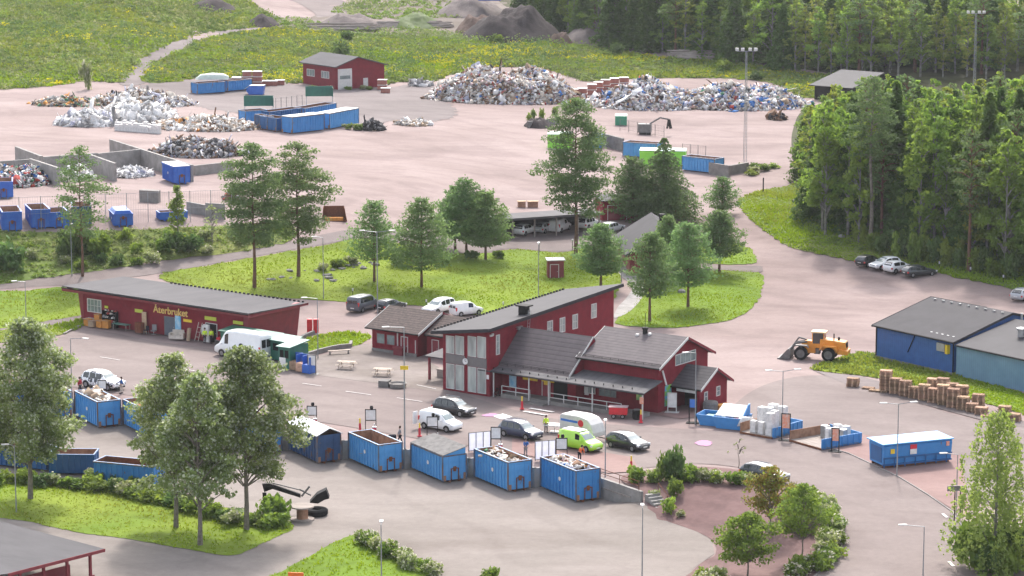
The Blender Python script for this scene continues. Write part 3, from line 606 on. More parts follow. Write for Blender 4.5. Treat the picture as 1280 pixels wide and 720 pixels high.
def gable(t, u0,u1,v0,v1, ze, zr, wm, rm, ov=.5, ovg=.5, ridge='u', th=.18, zb=0., vr=None, barge='white_paint', roofname='roof', gutter=True, wall=True):
    "walls and a pitched roof; ridge along u at v=vr"
    vr = (v0+v1)/2 if vr is None else vr
    if wall:
        mb = MB(); mb.side([(v0,zb),(v1,zb),(v1,ze),(vr,zr-.0),(v0,ze)], 'X', u0, u1); mb.build('wall', wm, t)
    s0 = (zr-ze)/(vr-v0); s1 = (zr-ze)/(v1-vr); z0 = ze-ov*s0; z1 = ze-ov*s1; r = MB(); e = th
    A = [(u0-ovg,v0-ov,z0+e),(u1+ovg,v0-ov,z0+e),(u1+ovg,vr,zr+e),(u0-ovg,vr,zr+e)]; r.slab(A, e)
    B = [(u0-ovg,vr+.002,zr+e),(u1+ovg,vr+.002,zr+e),(u1+ovg,v1+ov,z1+e),(u0-ovg,v1+ov,z1+e)]; r.slab(B, e)
    ro = r.build(roofname, rm, t)
    if barge:
        b = MB()
        for va,za,vb,zb_,mm in ((v0-ov,z0,vr,zr,barge),(v1+ov,z1,vr,zr,'red_flat' if barge == 'white_paint' else barge)):
            for ug in (u0-ovg-.05, u1+ovg+.003):
                b = MB(); b.side([(va,za-.08),(vb,zb_-.08),(vb,zb_+e+.04),(va,za+e+.04)], 'X', ug, ug+.05); b.build('barge_board', mm, ro)
    if gutter:
        g = MB()
        for vv,zz in ((v0-ov-.07,z0),(v1+ov+.07,z1)): g.tube((u0-ovg,vv,zz+.08),(u1+ovg,vv,zz+.08),.08,n=6)
        g.build('gutter','black_metal',ro)
    return ro
def snow_rail(t, u0, u1, v, z, m='black_metal'):
    b = MB()
    for zz in (.12,.26): b.tube((u0,v,z+zz),(u1,v,z+zz),.025,n=4)
    for u in np.arange(u0,u1+.01,1.1): b.tube((u,v,z-.02),(u,v-.02,z+.3),.03,n=4)
    b.build('snow_rail', m, t)

# ---- main complex: three joined blocks, each a building
def uv(px,py,z=0):
    x,y = G(px,py,z); dx,dy = x-BC[0],y-BC[1]; return (dx*math.cos(BA)+dy*math.sin(BA), -dx*math.sin(BA)+dy*math.cos(BA))
B1 = thing('office_building', (BC[0],BC[1],0), BA, 'long two storey red building with sloping sheet roof and a glazed end wall', 'building')
w = MB(); Lb = 25.0
zf = lambda u,v: 7.75+u*.135*(1+.3*v/25)+v*.05
w.add([(-6.6,0,0),(0,0,0),(0,Lb,0),(-6.6,Lb,0),(-6.6,0,zf(-6.6,0)),(0,0,zf(0,0)),(0,Lb,zf(0,Lb)),(-6.6,Lb,zf(-6.6,Lb))], [(3,2,1,0),(4,5,6,7),(0,1,5,4),(1,2,6,5),(2,3,7,6),(3,0,4,7)])
w.build('wall','red_boards_XY',B1)
r = MB(); cs = [(-7.5,-1.1),(.75,-.9),(.75,Lb+1.),(-7.5,Lb+.6)]; r.slab([(u,v,zf(u,v)+.22) for u,v in cs], .22); ro = r.build('roof','roof_dark_blue',B1)
e = MB(); e.slab([(u,v,zf(u,v)+.05) for u,v in ((.752,-.95),(.80,-.95),(.80,Lb+1.),(.752,Lb+1.))], .22); e.slab([(u,v,zf(u,v)+.05) for u,v in ((-7.5,-1.16),(.8,-.96),(.8,-.91),(-7.5,-1.11))], .22); e.build('fascia','roof_dark',ro)
multi('ridge_vent','black_metal',ro,[(-7.46,v,zf(-7.4,v)+.2,-7.25,v+.22,zf(-7.4,v)+.42) for v in np.arange(-.6,Lb+.4,.62)])
f = Face((-6.6,0,0),(1,0,0),B1)
bays = [(.45,1.2),(1.8,1.2),(3.55,1.2),(4.9,1.2)]
for a,wd in bays:
    f.window(a+.02, .25, wd, 2.9, 1, 1, 'white_paint', 'glass_blind', .06)
    f.window(a+.02, 4.35, wd, 2.0+ (a/6.6)*.6, 1, 1, 'white_paint', 'glass_blind', .06)
f.panel('spandrel_panel', .4, 3.2, 2.75, 1.1, 'grey_panel', .04); f.panel('spandrel_panel', 3.45, 3.2, 2.75, 1.1, 'grey_panel', .04)
cl = MB(); c0 = Vector((-6.6+3.3,-.13,3.72)); cl.tube(c0, c0+Vector((0,-.08,0)), .36, n=20); ck = cl.build('clock','sign_white',B1)
hd = MB(); hd.box(c0.x-.02,-.235,3.72,c0.x+.02,-.215,4.0); hd.box(c0.x,-.233,3.70,c0.x+.2,-.217,3.74); hd.build('clock_hands','black_metal',ck)
f.panel('notice', 6.2, 2.0, .32, .5, 'sign_white', .06)
g = Face((0,0,0),(0,1,0),B1)
g.window(1.2, 4.6, .7, 2.3, 1, 3, 'white_paint','glass_blind')
for v in (11.2,13.7,16.3,20.2): g.window(v, 5.2 if v < 20 else 5.9, 1.1, 1.75, 2, 2, 'white_paint','glass_blind', .1)
cm = MB(); cm.box(.05,.3,7.0,.3,.45,7.25); cm.box(.1,-.1,6.95,.3,.35,7.15); cm.build('security_camera','white_paint',B1)
wl = MB(); wl.box(.02,5.2,6.9,.28,5.7,7.2); wl.box(.02,5.0,7.2,.35,6.,7.27); wl.build('wall_lamp','steel',B1)
ch = MB(); ch.box(-1.2,7.2,7.5,-.2,8.0,9.2); ch.box(-1.5,7.0,9.2,.1,8.3,9.35); ch.build('roof_vent','black_metal',ro)
la = MB()
for s in (0,.45): la.tube((.35,6.6+s,4.6),(.35,7.0+s,8.9),.03,n=5)
for i in range(10): z = 5+i*.4; la.tube((.35,6.6+.4*(z-4.6)/4.3,z),(.35,7.05+.4*(z-4.6)/4.3,z),.02,n=4)
la.build('ladder','steel',B1)
# end block (gable hall)
B2 = thing('gabled_hall', (BC[0],BC[1],0), BA, 'red gabled hall with grey tiled roof and four windows under the gable', 'building')
gable(B2, 10.2,20.1,3.9,14.1, 5.35,7.65, 'red_boards_XY','roof_tile', .7,.6, vr=9.0)
snow_rail(B2, 9.6,20.7, 3.55, 5.3); 
f2 = Face((20.1,3.9,0),(0,1,0),B2); f2.window(3.4, 4.75, 4.2, 1.25, 4, 1, 'white_paint', 'glass')
v2 = MB(); v2.lathe([(.28,0),(.28,.7),(.36,.75),(.36,.95),(.1,1.0)], 10, (15.2,8.7,7.4)); v2.tube((15.2,8.7,8.3),(15.2,8.7,10.0),.03,n=5); v2.build('chimney','black_metal',B2)
for q_ in ((14.5,8.2,7.35),(15.9,8.6,7.55)): p2 = MB(); p2.lathe([(.25,0),(.2,.25)],8,q_); p2.build('roof_collar','white_paint',B2)
for v in (1.2,): 
    q = MB(); q.tube((20.2,3.4+v,4.7),(20.6,3.6+v,3.1),.11,n=6); q.build('downpipe','white_paint',B2)
q = MB(); q.lathe([(.0,0),(.16,.0),(.16,.16),(.0,.2)],8,(20.25,4.6,5.2)); q.build('wall_lamp','white_paint',B2)
# middle block
B3 = thing('reception_building', (BC[0],BC[1],0), BA, 'low red reception building with grey tiled roof between the office and the gabled hall', 'building')
gable(B3, .05,10.15,2.4,9.0, 3.95,7.0, 'red_boards_XY','roof_tile', 1.3,-.02, vr=5.8, barge=None)
snow_rail(B3, .4,10., 1.35, 3.55)
bb = MB(); bb.side([(1.1,3.2),(5.8,6.95),(5.8,7.2),(1.1,3.5)],'X',10.14,10.19); bb.build('barge_board','white_paint',B3)
# canopy with posts and ramp
cn = thing('entrance_canopy', (BC[0],BC[1],0), BA, 'long lean to canopy of sheet metal on white posts along the entrance ramp', 'canopy')
cc = MB(); cc.slab([(-1.7,.12,3.0),(.06,.12,3.0),(.06,-.01,3.0),(-1.7,-.01,3.0)][::-1], .1); cc.slab([(-1.7,.122,3.0),(10.1,.122,2.975),(10.1,2.38,3.45),(.06,2.38,3.45),(.06,.6,3.1),(.05,.13,3.0)][:2]+[(10.1,2.38,3.45),(.06,2.38,3.45)], .1); cc.slab([(10.102,.122,2.975),(20.7,.122,2.95),(20.7,3.88,3.75),(10.102,3.88,3.75)], .1); cr = cc.build('canopy_roof','roof_sheet',cn)
ce = MB(); ce.box(-1.7,.06,2.84,20.7,.145,3.0); ce.tube((-1.7,.0,2.92),(20.7,.0,2.88),.07,n=6); ce.build('gutter','roof_dark',cr)
multi('snow_hook','black_metal',cr,[(u,.7,3.1,u+.08,.78,3.3) for u in np.arange(0,20,1.25)])
for u in (.3,5.2,7.9,13.8,20.4):
    pm = MB(); pm.box(u-.06,.3,0,u+.06,.42,2.9); pm.build('post','white_paint',cn)
rp = thing('access_ramp', (BC[0],BC[1],0), BA, 'raised concrete ramp with white pipe railing in front of the reception', 'ramp')
m_ = MB(); m_.box(1.2,.5,0,20.05,2.38,.42); m_.box(5.3,-.6,0,7.8,.498,.2); m_.build('ramp_deck','concrete',rp)
for u0,u1 in ((1.3,5.2),(7.9,17.5)):
    rl = MB()
    for z in (.85,1.35): rl.tube((u0,.55,z),(u1,.55,z),.045,n=6)
    for u in np.linspace(u0,u1,max(3,int((u1-u0)/1.9)+1)): rl.tube((u,.55,.4),(u,.55,1.35),.045,n=6)
    rl.build('railing','white_paint',rp)
f3 = Face((.05,2.4,0),(1,0,0),B3)
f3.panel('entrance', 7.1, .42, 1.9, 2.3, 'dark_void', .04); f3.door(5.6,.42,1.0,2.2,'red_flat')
f3.panel('sign', 2.9, 2.0, 2.0, .42, 'sign_yellow', .09); f3.panel('sign', 5.5, 2.1, 1.7, .3, 'sign_yellow', .09); f3.panel('sign', 5.8, 1.75, .5, .34, 'sign_yellow', .09)
f3.panel('poster', 1.0, .9, .95, 1.3, 'sign_cyan', .08)
f4 = Face((10.2,3.9,0),(1,0,0),B2)
f4.window(.1, 1.1, 1.5, 1.2, 2); f4.window(2.1, 1.05, 2.3, 1.2, 3, 1, 'grey_panel'); f4.panel('sign', 7.1, 1.2, .75, 1.0, 'sign_green', .07)
f4.panel('white_board', .2, .9, .5, 1.4, 'sign_white', .12)
f5 = Face((20.1,3.9,0),(0,1,0),B2); f5.panel('poster', 1.35, .55, 1.25, 2.3, 'sign_bluegreen', .07)
sg = MB(); sg.box(20.1,.22,1.75,20.6,.27,2.5); sg.build('sign','sign_orange',cn)
# small gabled porch
B4 = thing('gabled_porch', (BC[0],BC[1],0), BA, 'small red gabled porch with dark tiled roof at the right end of the hall', 'building')
mb = MB(); u0,u1,v0,v1,ze,zr,vr = 20.14,23.6,6.9,12.6,2.85,4.45,9.75
mb.side([(9.4,0),(v1,0),(v1,ze),(vr,zr),(9.4,zr-.15)],'X',u0,u1-.001); mb.side([(v0,0),(9.42,0),(9.42,zr-.17),(v0,ze)],'X',u1-.35,u1); mb.box(u0,v0,2.45,u1-.35,v0+.2,ze); mb.build('wall','red_boards_XY',B4)
gable(B4, u0,u1,v0,v1,ze,zr,'red_flat','roof_tile_dark',.55,.5,vr=vr,wall=False)
f6 = Face((u0,v0,0),(1,0,0),B4); f6.panel('sign', .5, 2.1, 2.5, .5, 'sign_white', .06, .05)
f7 = Face((u1,v0,0),(0,1,0),B4); f7.window(.9,1.05,.7,1.1,1,2); f7.window(3.4,1.25,.8,1.1,1,2)
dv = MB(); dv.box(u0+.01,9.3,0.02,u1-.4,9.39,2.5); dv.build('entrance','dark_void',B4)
# old low building with tiled roof
B5 = thing('old_low_building', (BC[0],BC[1],0), BA, 'low red building with weathered brown tiled roof left of the glazed end wall', 'building')
gable(B5, -27.6,-20.6,13.2,21.5, 3.0,4.75,'red_boards_XY','roof_tile_old',.6,.6,vr=17.4)
gable(B5, -19.95,-6.7,14.2,21.0, 2.85,4.45,'red_boards_XY','roof_tile_old',.5,-.02,vr=17.6,barge=None)
bw = MB(); bw.box(-27.55,13.0,0,-20.65,13.19,.35); bw.build('plinth','concrete',B5)
f8 = Face((-27.6,13.2,0),(1,0,0),B5); f8.window(.7,.95,1.35,1.35,1,1,'red_flat','glass'); f8.window(2.25,.95,1.35,1.35,1,1,'red_flat','glass'); f8.door(4.6,.1,.9,2.1,'red_flat'); f8.panel('downpipe',3.95,.3,.12,2.5,'white_paint',.12); f8.panel('downpipe',6.7,.4,.1,1.6,'white_paint',.1)
f9 = Face((-19.95,14.2,0),(1,0,0),B5); f9.window(3.0,1.2,1.5,.7,2); f9.door(.9,.1,.9,2.0,'red_flat')
bx = MB(); bx.box(-23.7,12.2,.9,-22.2,13.0,1.05); bx.box(-23.6,12.3,0,-22.3,12.99,.9); bx.build('bay','red_flat',B5)
# small porch between old building and office
pc = thing('porch_roof', (BC[0],BC[1],0), BA, 'small dark lean to roof on a red post beside the glazed end', 'canopy')
m_ = MB(); m_.slab([(-11.6,3.0,2.9),(-6.72,3.0,2.9),(-6.72,7.5,3.3),(-11.6,7.5,3.3)], .15); m_.build('roof','roof_tile_dark',pc)
for u in (-11.2,-7.3): m_ = MB(); m_.box(u-.12,3.3,0,u+.12,3.54,2.74); m_.build('post','red_flat',pc)
m_ = MB(); m_.box(-11.5,5.2,0,-8.2,6.0,.9); m_.box(-11.6,5.1,.9,-8.1,6.1,.98); tag(m_.build('bench_table','wood_grey',None,(BC[0],BC[1],0),BA),'grey wooden counter under the small porch roof','table')

# ---- reuse shop
ra = R(-36.1); rc = G(103,403)
S = thing('reuse_shop', (rc[0],rc[1],0), ra, 'long low red reuse shop with grey sloping roof and yellow lettering', 'shop')
Ls = 28.0; Ds = 9.6; hz = lambda u,v: 4.35-u*.004-v*.03
mb = MB(); mb.box(0,0,0,Ls,Ds,4.1); mb.build('wall','red_boards_XY',S)
for u in (-.02, Ls-.1):
    m_ = MB(); sgn = -1 if u < 1 else 1; x0 = u+(.0 if sgn<0 else .12)
    m_.add([(x0,-.05,0),(x0,Ds+.05,0),(x0+sgn*.62,Ds+.05,4.25),(x0+sgn*.62,-.05,4.25),(x0-sgn*.3,-.05,0),(x0-sgn*.3,Ds+.05,0),(x0-sgn*.3,Ds+.05,4.2),(x0-sgn*.3,-.05,4.2)], [(0,1,2,3),(4,7,6,5),(0,3,7,4),(1,5,6,2),(3,2,6,7),(0,4,5,1)] if sgn<0 else [(3,2,1,0),(5,6,7,4),(4,7,3,0),(2,6,5,1),(7,6,2,3),(1,5,4,0)])
    m_.build('end_fin','red_flat',S)
r = MB(); q = [(-2.6,-.9),(Ls+1.3,-.9),(Ls+1.3,Ds+.8),(-2.6,Ds+.8)]; r.slab([(a,b,hz(a,b)+.25) for a,b in q], .12); ro = r.build('roof','roof_felt',S)
fa = MB(); fa.box(-2.6,-.96,4.0,Ls+1.3,-.9,4.38); fa.box(-2.6,-.9,4.0,-2.54,Ds+.8,4.3); fa.box(Ls+1.24,-.9,3.9,Ls+1.3,Ds+.8,4.2); fa.build('fascia','red_soft',ro)
gt = MB(); gt.tube((-2.6,-1.02,4.42),(Ls+1.3,-1.02,4.32),.07,n=6); gt.build('gutter','black_metal',ro)
multi('ridge_vent','black_metal',ro,[(u,Ds+.55,hz(u,Ds)+.25,u+.25,Ds+.75,hz(u,Ds)+.42) for u in np.arange(6,Ls+1,.7)])
f = Face((0,0,0),(1,0,0),S)
f.window(1.0,1.55,2.5,1.75,4,2,'white_paint','glass',.1)
for a,z,wd,hh in ((4.1,2.35,.6,.3),(9.4,2.4,1.35,.42),(21.3,2.75,1.9,.45),(26.0,2.75,1.6,.4)): f.panel('sign', a, z, wd, hh, 'sign_lime', .08)
f.door(14.5,.02,1.7,2.35,'door_grey'); f.panel('banner',16.3,.5,.95,2.2,'sign_cyan',.1); f.panel('sign',17.7,2.1,1.4,.35,'sign_yellow',.09)
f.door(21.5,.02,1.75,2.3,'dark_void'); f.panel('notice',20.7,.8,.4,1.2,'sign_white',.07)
text(None,'Återbruket',1.28,'gold',f,12.6,2.75)
# ---- right halls
ha = R(-53.4); hc = G(1095,447.5)
HB = thing('blue_hall', (hc[0],hc[1],0), ha, 'blue sheet metal hall with dark felt roof behind the pallet stacks', 'hall')
def pd(n,px,py,z):
    x,y = G(px,py,z); dx,dy = x-hc[0],y-hc[1]; return (dx*math.cos(ha)+dy*math.sin(ha), -dx*math.sin(ha)+dy*math.cos(ha))
hr = 6.3; vr = 9.4
gable(HB, 0,12.9,0,18.8,4.0,hr,'blue_cladding','roof_dark',.45,.35,vr=vr,barge='roof_dark')
m_ = MB(); m_.box(-.06,-.08,0,.1,-.002,4.0); m_.box(12.8,-.08,0,12.95,-.002,4.0); m_.build('corner_trim','black_metal',HB)
m_ = MB(); m_.tube((6.6,-.06,3.9),(5.4,-.06,1.6),.06,n=6); m_.build('downpipe','black_metal',HB)
f = Face((0,0,0),(1,0,0),HB); f.panel('wall_fan', 10.6,2.7,1.3,.95,'steel',.55); f.panel('rust_patch',11.95,2.5,.35,1.05,'sign_yellow',.5)
m_ = MB(); m_.box(0,-.12,0,13.,-.09,.35); m_.build('plinth','concrete',HB)
multi('roof_hook','steel',HB,[(.8+i*1.4, vr-.7, hr-.05, 1.2+i*1.4, vr-.6, hr+.2) for i in range(9)]+[(8.2+i*.9, .8, 4.3, 8.5+i*.9, .95, 4.42) for i in range(5)])
HT = thing('teal_hall', (hc[0],hc[1],0), ha, 'pale teal sheet metal hall joined to the right end of the blue hall', 'hall')
gable(HT, 13.3,42,.05,18.6,3.75,5.65,'teal_cladding','roof_dark_blue',.45,-.3,vr=9.3,barge=None)
pv = MB(); pv.lathe([(.45,0),(.45,1.),(.6,1.02),(.6,1.2),(.1,1.3)],12,(18.6,5.2,4.75)); pv.build('roof_fan','steel',HT)
m_ = MB(); m_.tube((19.2,5.4,5.4),(24.0,8.8,6.0),.3,n=8); m_.build('roof_duct','white_paint',HT)
m_ = MB(); m_.tube((14.1,10,5.5),(14.1,10,6.5),.12,n=8); m_.build('roof_pipe','steel',HT)
# ---- garage at the far yard
gb = tg(425,110); 
def rect_thing(name, pa, pb, label, cat, zz=None):
    a = tg(*pa); b = tg(*pb); d = b-a; z = min(a.z,b.z) if zz is None else zz
    return thing(name, (a.x,a.y,z), math.atan2(d.y,d.x), label, cat), Vector((d.x,d.y)).length
Gt,Lg = rect_thing('red_garage', (421,112.5),(472,107), 'red wooden garage with a big pale roller door in the far yard', 'garage')
print('garage', Lg, Gt.rotation_euler.z)
gL = 9.2
# gable end faces +x of the picture; long wall with windows runs to the left-back
gd = tg(379,104)-tg(421,112.5); aa = math.atan2(gd.y,gd.x); Wg = math.hypot(gd.x,gd.y)
print('garage side', Wg, math.degrees(aa))
Gt.rotation_euler.z = aa-math.pi/2+0.0
D2 = min(Wg,14.)
mb = MB(); h1,h2 = 5.0,6.6; wv = max(8.,Lg)
# local: y runs along the side wall to the back-left, x to the right
mb.side([(0,0),(wv,0),(wv,h1-.3),(wv*.42,h2),(0,h1)],'Y',0,D2); mb.build('wall','red_boards_XY',Gt)
r = MB(); r.slab([(-.7,-.7,h1-.1),(wv*.42,-.7,h2+.15),(wv*.42,D2+.7,h2+.15),(-.7,D2+.7,h1-.1)],.2); r.slab([(wv*.42+.002,-.7,h2+.15),(wv+.7,-.7,h1-.35),(wv+.7,D2+.7,h1-.35),(wv*.42+.002,D2+.7,h2+.15)],.2); r.build('roof','roof_felt',Gt)
f = Face((0,0,0),(1,0,0),Gt); f.panel('roller_door', .3,.02,3.5,4.3,'white_paint',.07); f.panel('door_windows',.75,2.2,2.6,.7,'glass',.03,.07); f.door(wv*.56,.02,1.,2.,'white_paint')
f = Face((0,D2,0),(0,-1,0),Gt); f.window(D2*.12,2.1,3.,1.5,3); f.window(D2*.55,2.1,3.,1.5,3)
# ---- carport
ca = tg(640,297); cb = tg(760,289); d = cb-ca; can = math.atan2(d.y,d.x)
CP = thing('carport', (ca.x,ca.y,min(ca.z,cb.z)), can, 'long open carport with flat grey roof behind the lawn', 'carport'); L = math.hypot(d.x,d.y)
m_ = MB(); m_.slab([(-4,-.6,3.05),(L-1,-.6,3.05),(L-1,6.6,2.7),(-4,6.6,2.7)],.35); m_.build('roof','roof_felt',CP)
for u in np.linspace(-3.5,L-1.5,6): m_ = MB(); m_.box(u-.1,-.1,-.3,u+.1,.1,2.7); m_.build('post','wood_grey',CP)
m_ = MB(); m_.box(-4,6.2,-.3,L-1,6.4,2.4); m_.box(-4,.3,-.3,-3.9,6.2,2.4); m_.build('back_wall','black_metal',CP)
for px_,w_ in ((652,1.2),(666,1.6)):
    p_ = tg(px_,259); m_ = MB(); m_.box(-w_/2,-.4,0,w_/2,.4,.9); m_.box(-w_/2-.1,-.5,.9,w_/2+.1,.5,1.0,1); tag(m_.build('crate',['rust_pale','wood_pale'],None,tuple(p_),.1),'brown crate standing behind the carport roof, '+('left one' if px_==652 else 'right one'),'crate')
# ---- grey roofed house behind the pines
hx = [G(783,315.6,4.),G(768.4,291,4.),G(831,282,7.3),G(812.3,264.5,7.3)]
a = Vector(hx[0]); b = Vector(hx[1]); rr = (Vector(hx[2])+Vector(hx[3]))/2; dirv = (b-a).normalized(); nrm = Vector((dirv.y,-dirv.x)); half = (rr-a).dot(nrm); Lh = (b-a).length
print('house half', half, Lh, math.degrees(math.atan2(dirv.y,dirv.x)))
HS = thing('grey_roofed_house', (a.x,a.y,.6), math.atan2(dirv.y,dirv.x)+math.pi/2*0, 'red house with steep grey roof half hidden behind the pines', 'house')
gable(HS, .4,Lh-.4,-2*half+.5,-.5,3.2,6.2,'red_flat','roof_dark_blue',.6,.5,barge='black_metal')
m_ = MB(); m_.lathe([(.4,0),(.4,1.3),(.5,1.3),(.5,1.6)],8,(Lh*.6,-half*1.15,5.6)); m_.build('chimney','black_metal',HS)
f = Face((.4,-2*half+.5,0),(0,1,0),HS); f = Face((.4,-.5,0),(0,-1,0),HS); f.window(2.,1.,1.4,1.3,2); f.window(6.,1.,1.4,1.3,2); f.door(4.2,.0,1.,2.1,'white_paint')
# ---- sheds and boxes
def shed(name, px, py, w, d, h, rz, wm, rm, label, cat, pitch=.4, door=True):
    p = tg(px,py); t = thing(name, tuple(p), rz, label, cat)
    m_ = MB(); m_.box(-w/2,0,-.3,w/2,d,h); m_.build('wall',wm,t)
    m_ = MB(); m_.slab([(-w/2-.2,-.25,h+.12),(w/2+.2,-.25,h+.12),(w/2+.2,d+.2,h+.12+pitch),(-w/2-.2,d+.2,h+.12+pitch)],.12); m_.build('roof',rm,t)
    if door:
        f = Face((-w/2,0,0),(1,0,0),t); f.door(w*.15,.05,w*.5,h*.75,wm if wm!='red_boards_XY' else 'red_flat')
    return t
shed('utility_cabinet', 695,348, 2.2,1.8,2.5, R(6), 'red_soft','white_paint','small dull red utility cabinet with flat white top on the lawn','cabinet',.05)
shed('red_shed', 776,275, 6,4,3, R(15), 'red_boards_XY','roof_dark','red shed behind the tall pines, beside the carport','shed')
shed('red_shed', 836,272, 5,4,3.2, R(-10), 'red_boards_XY','roof_dark','red shed behind the branches of the wide pine','shed')
BT = tg(1018,124); bt2 = tg(1032,127)
BN = thing('dark_barn', (BT.x,BT.y,BT.z-.2), R(-40), 'dark open barn with grey roof at the edge of the forest', 'barn')
gable(BN, 0,9,0,22,3.2,5.3,'black_metal','roof_dark_blue',1.,.8,vr=11,barge=None)
# pavilion, bottom left
pz = LOW; q_ = [G(131,686,pz+3.05),G(10,717,pz+3.05),G(-75,728,pz+2.9),G(-75,632,pz+2.8)]; A0,B0 = q_[0],q_[1]; an = math.atan2(A0[1]-B0[1],A0[0]-B0[0])
PV = thing('red_pavilion', (A0[0],A0[1],pz), an, 'open red pavilion with flat grey roof in the bottom left corner', 'pavilion')
def pl_(x,y): dx,dy = x-A0[0],y-A0[1]; return (dx*math.cos(an)+dy*math.sin(an), -dx*math.sin(an)+dy*math.cos(an))
ql = [pl_(*v) for v in q_]; print('pav', ql)
m_ = MB(); m_.slab([(*ql[0],3.05),(*ql[3],2.8),(*ql[2],2.9),(*ql[1],3.05)][::-1], .06); m_.build('roof','roof_felt',PV)
m_ = MB(); m_.box(ql[1][0],-.06,2.78,0,-.002,3.07); m_.build('fascia','red_soft',PV); e_ = Vector(ql[3]).normalized()
for k_ in range(5):
    for w_ in (.5,6.5):
        c_ = Vector((-1.2-2.6*k_,w_)); m_ = MB(); m_.box(c_.x-.11,c_.y,0,c_.x+.11,c_.y+.22,2.75); 
        if w_ < 1 or k_ > 1: m_.build('post','red_flat',PV)
m_ = MB(); m_.box(-6.7,.4,0,-.9,.5,.8); m_.build('railing','red_flat',PV); m_ = MB(); m_.box(-6.7,2.9,0,-1.6,3.,1.4); m_.build('railing','red_flat',PV)

# ---- concrete bays on the left of the yard
def pwall(p0, p1, top0, h, m, label, name='concrete_wall', th=.45, hh=None):
    "wall whose top edge is seen at p0..p1"
    def pt(p):
        v = (360-p[1])/F; u = (p[0]-640)/F; z = 6.5+h
        for _ in range(6):
            g_ = G(p[0],p[1],z); z = T(*g_)+h
        return Vector((g_[0],g_[1],z-h))
    a = pt(p0); b = pt(p1); d = (b-a); d.z = 0; L = d.length; d.normalize(); n = Vector((-d.y,d.x,0)); z = min(a.z,b.z)
    mb = MB(); ta = a+Vector((0,0,h)); tb = b+Vector((0,0,h))
    mb.add([a-n*th/2-Vector((0,0,.5)), b-n*th/2-Vector((0,0,.5)), b+n*th/2-Vector((0,0,.5)), a+n*th/2-Vector((0,0,.5)), ta-n*th/2, tb-n*th/2, tb+n*th/2, ta+n*th/2], [(3,2,1,0),(4,5,6,7),(0,1,5,4),(1,2,6,5),(2,3,7,6),(3,0,4,7)])
    tag(mb.build(name, m), label, 'wall')
pwall((138,174),(240,206),0,2.7,'concrete_pale','long concrete block wall running behind the scrap heap in the left bays')
pwall((242,207),(291,201.5),0,1.6,'concrete_pale','low concrete block wall in front of the dark scrap heap')
pwall((122,191.8),(178,186.2),0,2.7,'concrete_pale','concrete back wall of the bay with white plastic')
pwall((112,192.5),(144,204),0,2.9,'concrete_pale','short concrete divider beside the bay with white plastic')
pwall((54,196),(121,191),0,2.7,'concrete_pale','concrete back wall of the middle bay')
pwall((37.5,198),(73,209.5),0,2.9,'concrete_pale','short concrete divider right of the heap of mixed rubbish')
pwall((-10,202),(37,199),0,2.7,'concrete_pale','concrete back wall of the leftmost bay')
pwall((20,183),(52,195),0,2.4,'concrete_pale','concrete wall slanting behind the leftmost bays')
pwall((234,265),(280,263),0,1.6,'concrete_pale','low concrete block wall at the yard edge above the slope')
pwall((257,257),(281,256),0,2.2,'concrete_pale','stepped end of the low block wall beside the tall pine')
pwall((176,269.5),(200,268.5),0,1.8,'concrete','small grey concrete box wall beside the blue tarpaulin','concrete_wall',1.4)
pwall((752,166),(779,173),0,2.3,'concrete','grey retaining wall between two blue containers in the right yard')
pwall((887,203),(912,207),0,2.,'concrete','grey retaining wall right of the last blue container')
pwall((912,207),(935,203),0,1.6,'concrete','low grey wall below the weeds by the light mast')
pwall((660,152),(698,147),0,1.2,'concrete_dark','low dark wall left of the tall pine in the yard')
# low curved wall of the picnic terrace
def lowwall(pts, h, m, label, th=.35):
    W_ = [tg(*p) for p in pts]; mb = MB()
    for i,(a,b) in enumerate(zip(W_[:-1],W_[1:])):
        d = (b-a); d.z = 0; L = d.length; d.normalize(); n = Vector((-d.y,d.x,0)); mb.obox(a-n*th/2-Vector((0,0,.3)), d, L+.05, n, th, (0,0,1), h+.3+.003*(i%2))
    tag(mb.build('low_wall', m), label, 'wall')
lowwall([(372,452),(385,446),(398,442),(412,438.5),(425,436),(438,435),(439,431)], .55, 'concrete', 'low curved grey wall between the grass patch and the picnic terrace')
lowwall([(365,432),(380,423),(392,418)], .5, 'concrete_dark', 'low dark kerb wall beside the shop end')
# ================================================================== VEHICLES
KS = 1.06
_wh = {}
def wheel_meshes(r, w, rim='rim'):
    k = (r,w,rim)
    if k not in _wh:
        t = MB(); n = 18; prof = [(r*.62,-w/2),(r*.94,-w/2),(r,-w*.32),(r,w*.32),(r*.94,w/2),(r*.62,w/2)]
        v = [(q*math.cos(2*math.pi*i/n), y, q*math.sin(2*math.pi*i/n)) for q,y in prof for i in range(n)]
        t.add(v, [(j*n+i,(j+1)*n+i,(j+1)*n+(i+1)%n,j*n+(i+1)%n) for j in range(5) for i in range(n)])
        m = MB(); m.tube((0,-w*.42,0),(0,w*.42,0),r*.64,n=14)
        for i in range(5):
            a = i*2*math.pi/5
            for s in (-1,1): m.obox(Vector((r*.12*math.cos(a),s*w*.43,r*.12*math.sin(a)))-Vector((math.sin(a)*-.02,0,math.cos(a)*.02)), (math.cos(a),0,math.sin(a)), r*.45, (0,s,0), w*.05, (-math.sin(a),0,math.cos(a)), .05)
        _wh[k] = (t.mesh('wheel','tyre'), m.mesh('rim',rim))
    return _wh[k]
def wheels(t, xs, y, r, w=.22, rim='rim'):
    a,b = wheel_meshes(r, w, rim)
    for x in xs:
        for s in (-1,1):
            o = inst('wheel', a, t, (x, s*y, r)); inst('rim', b, o)
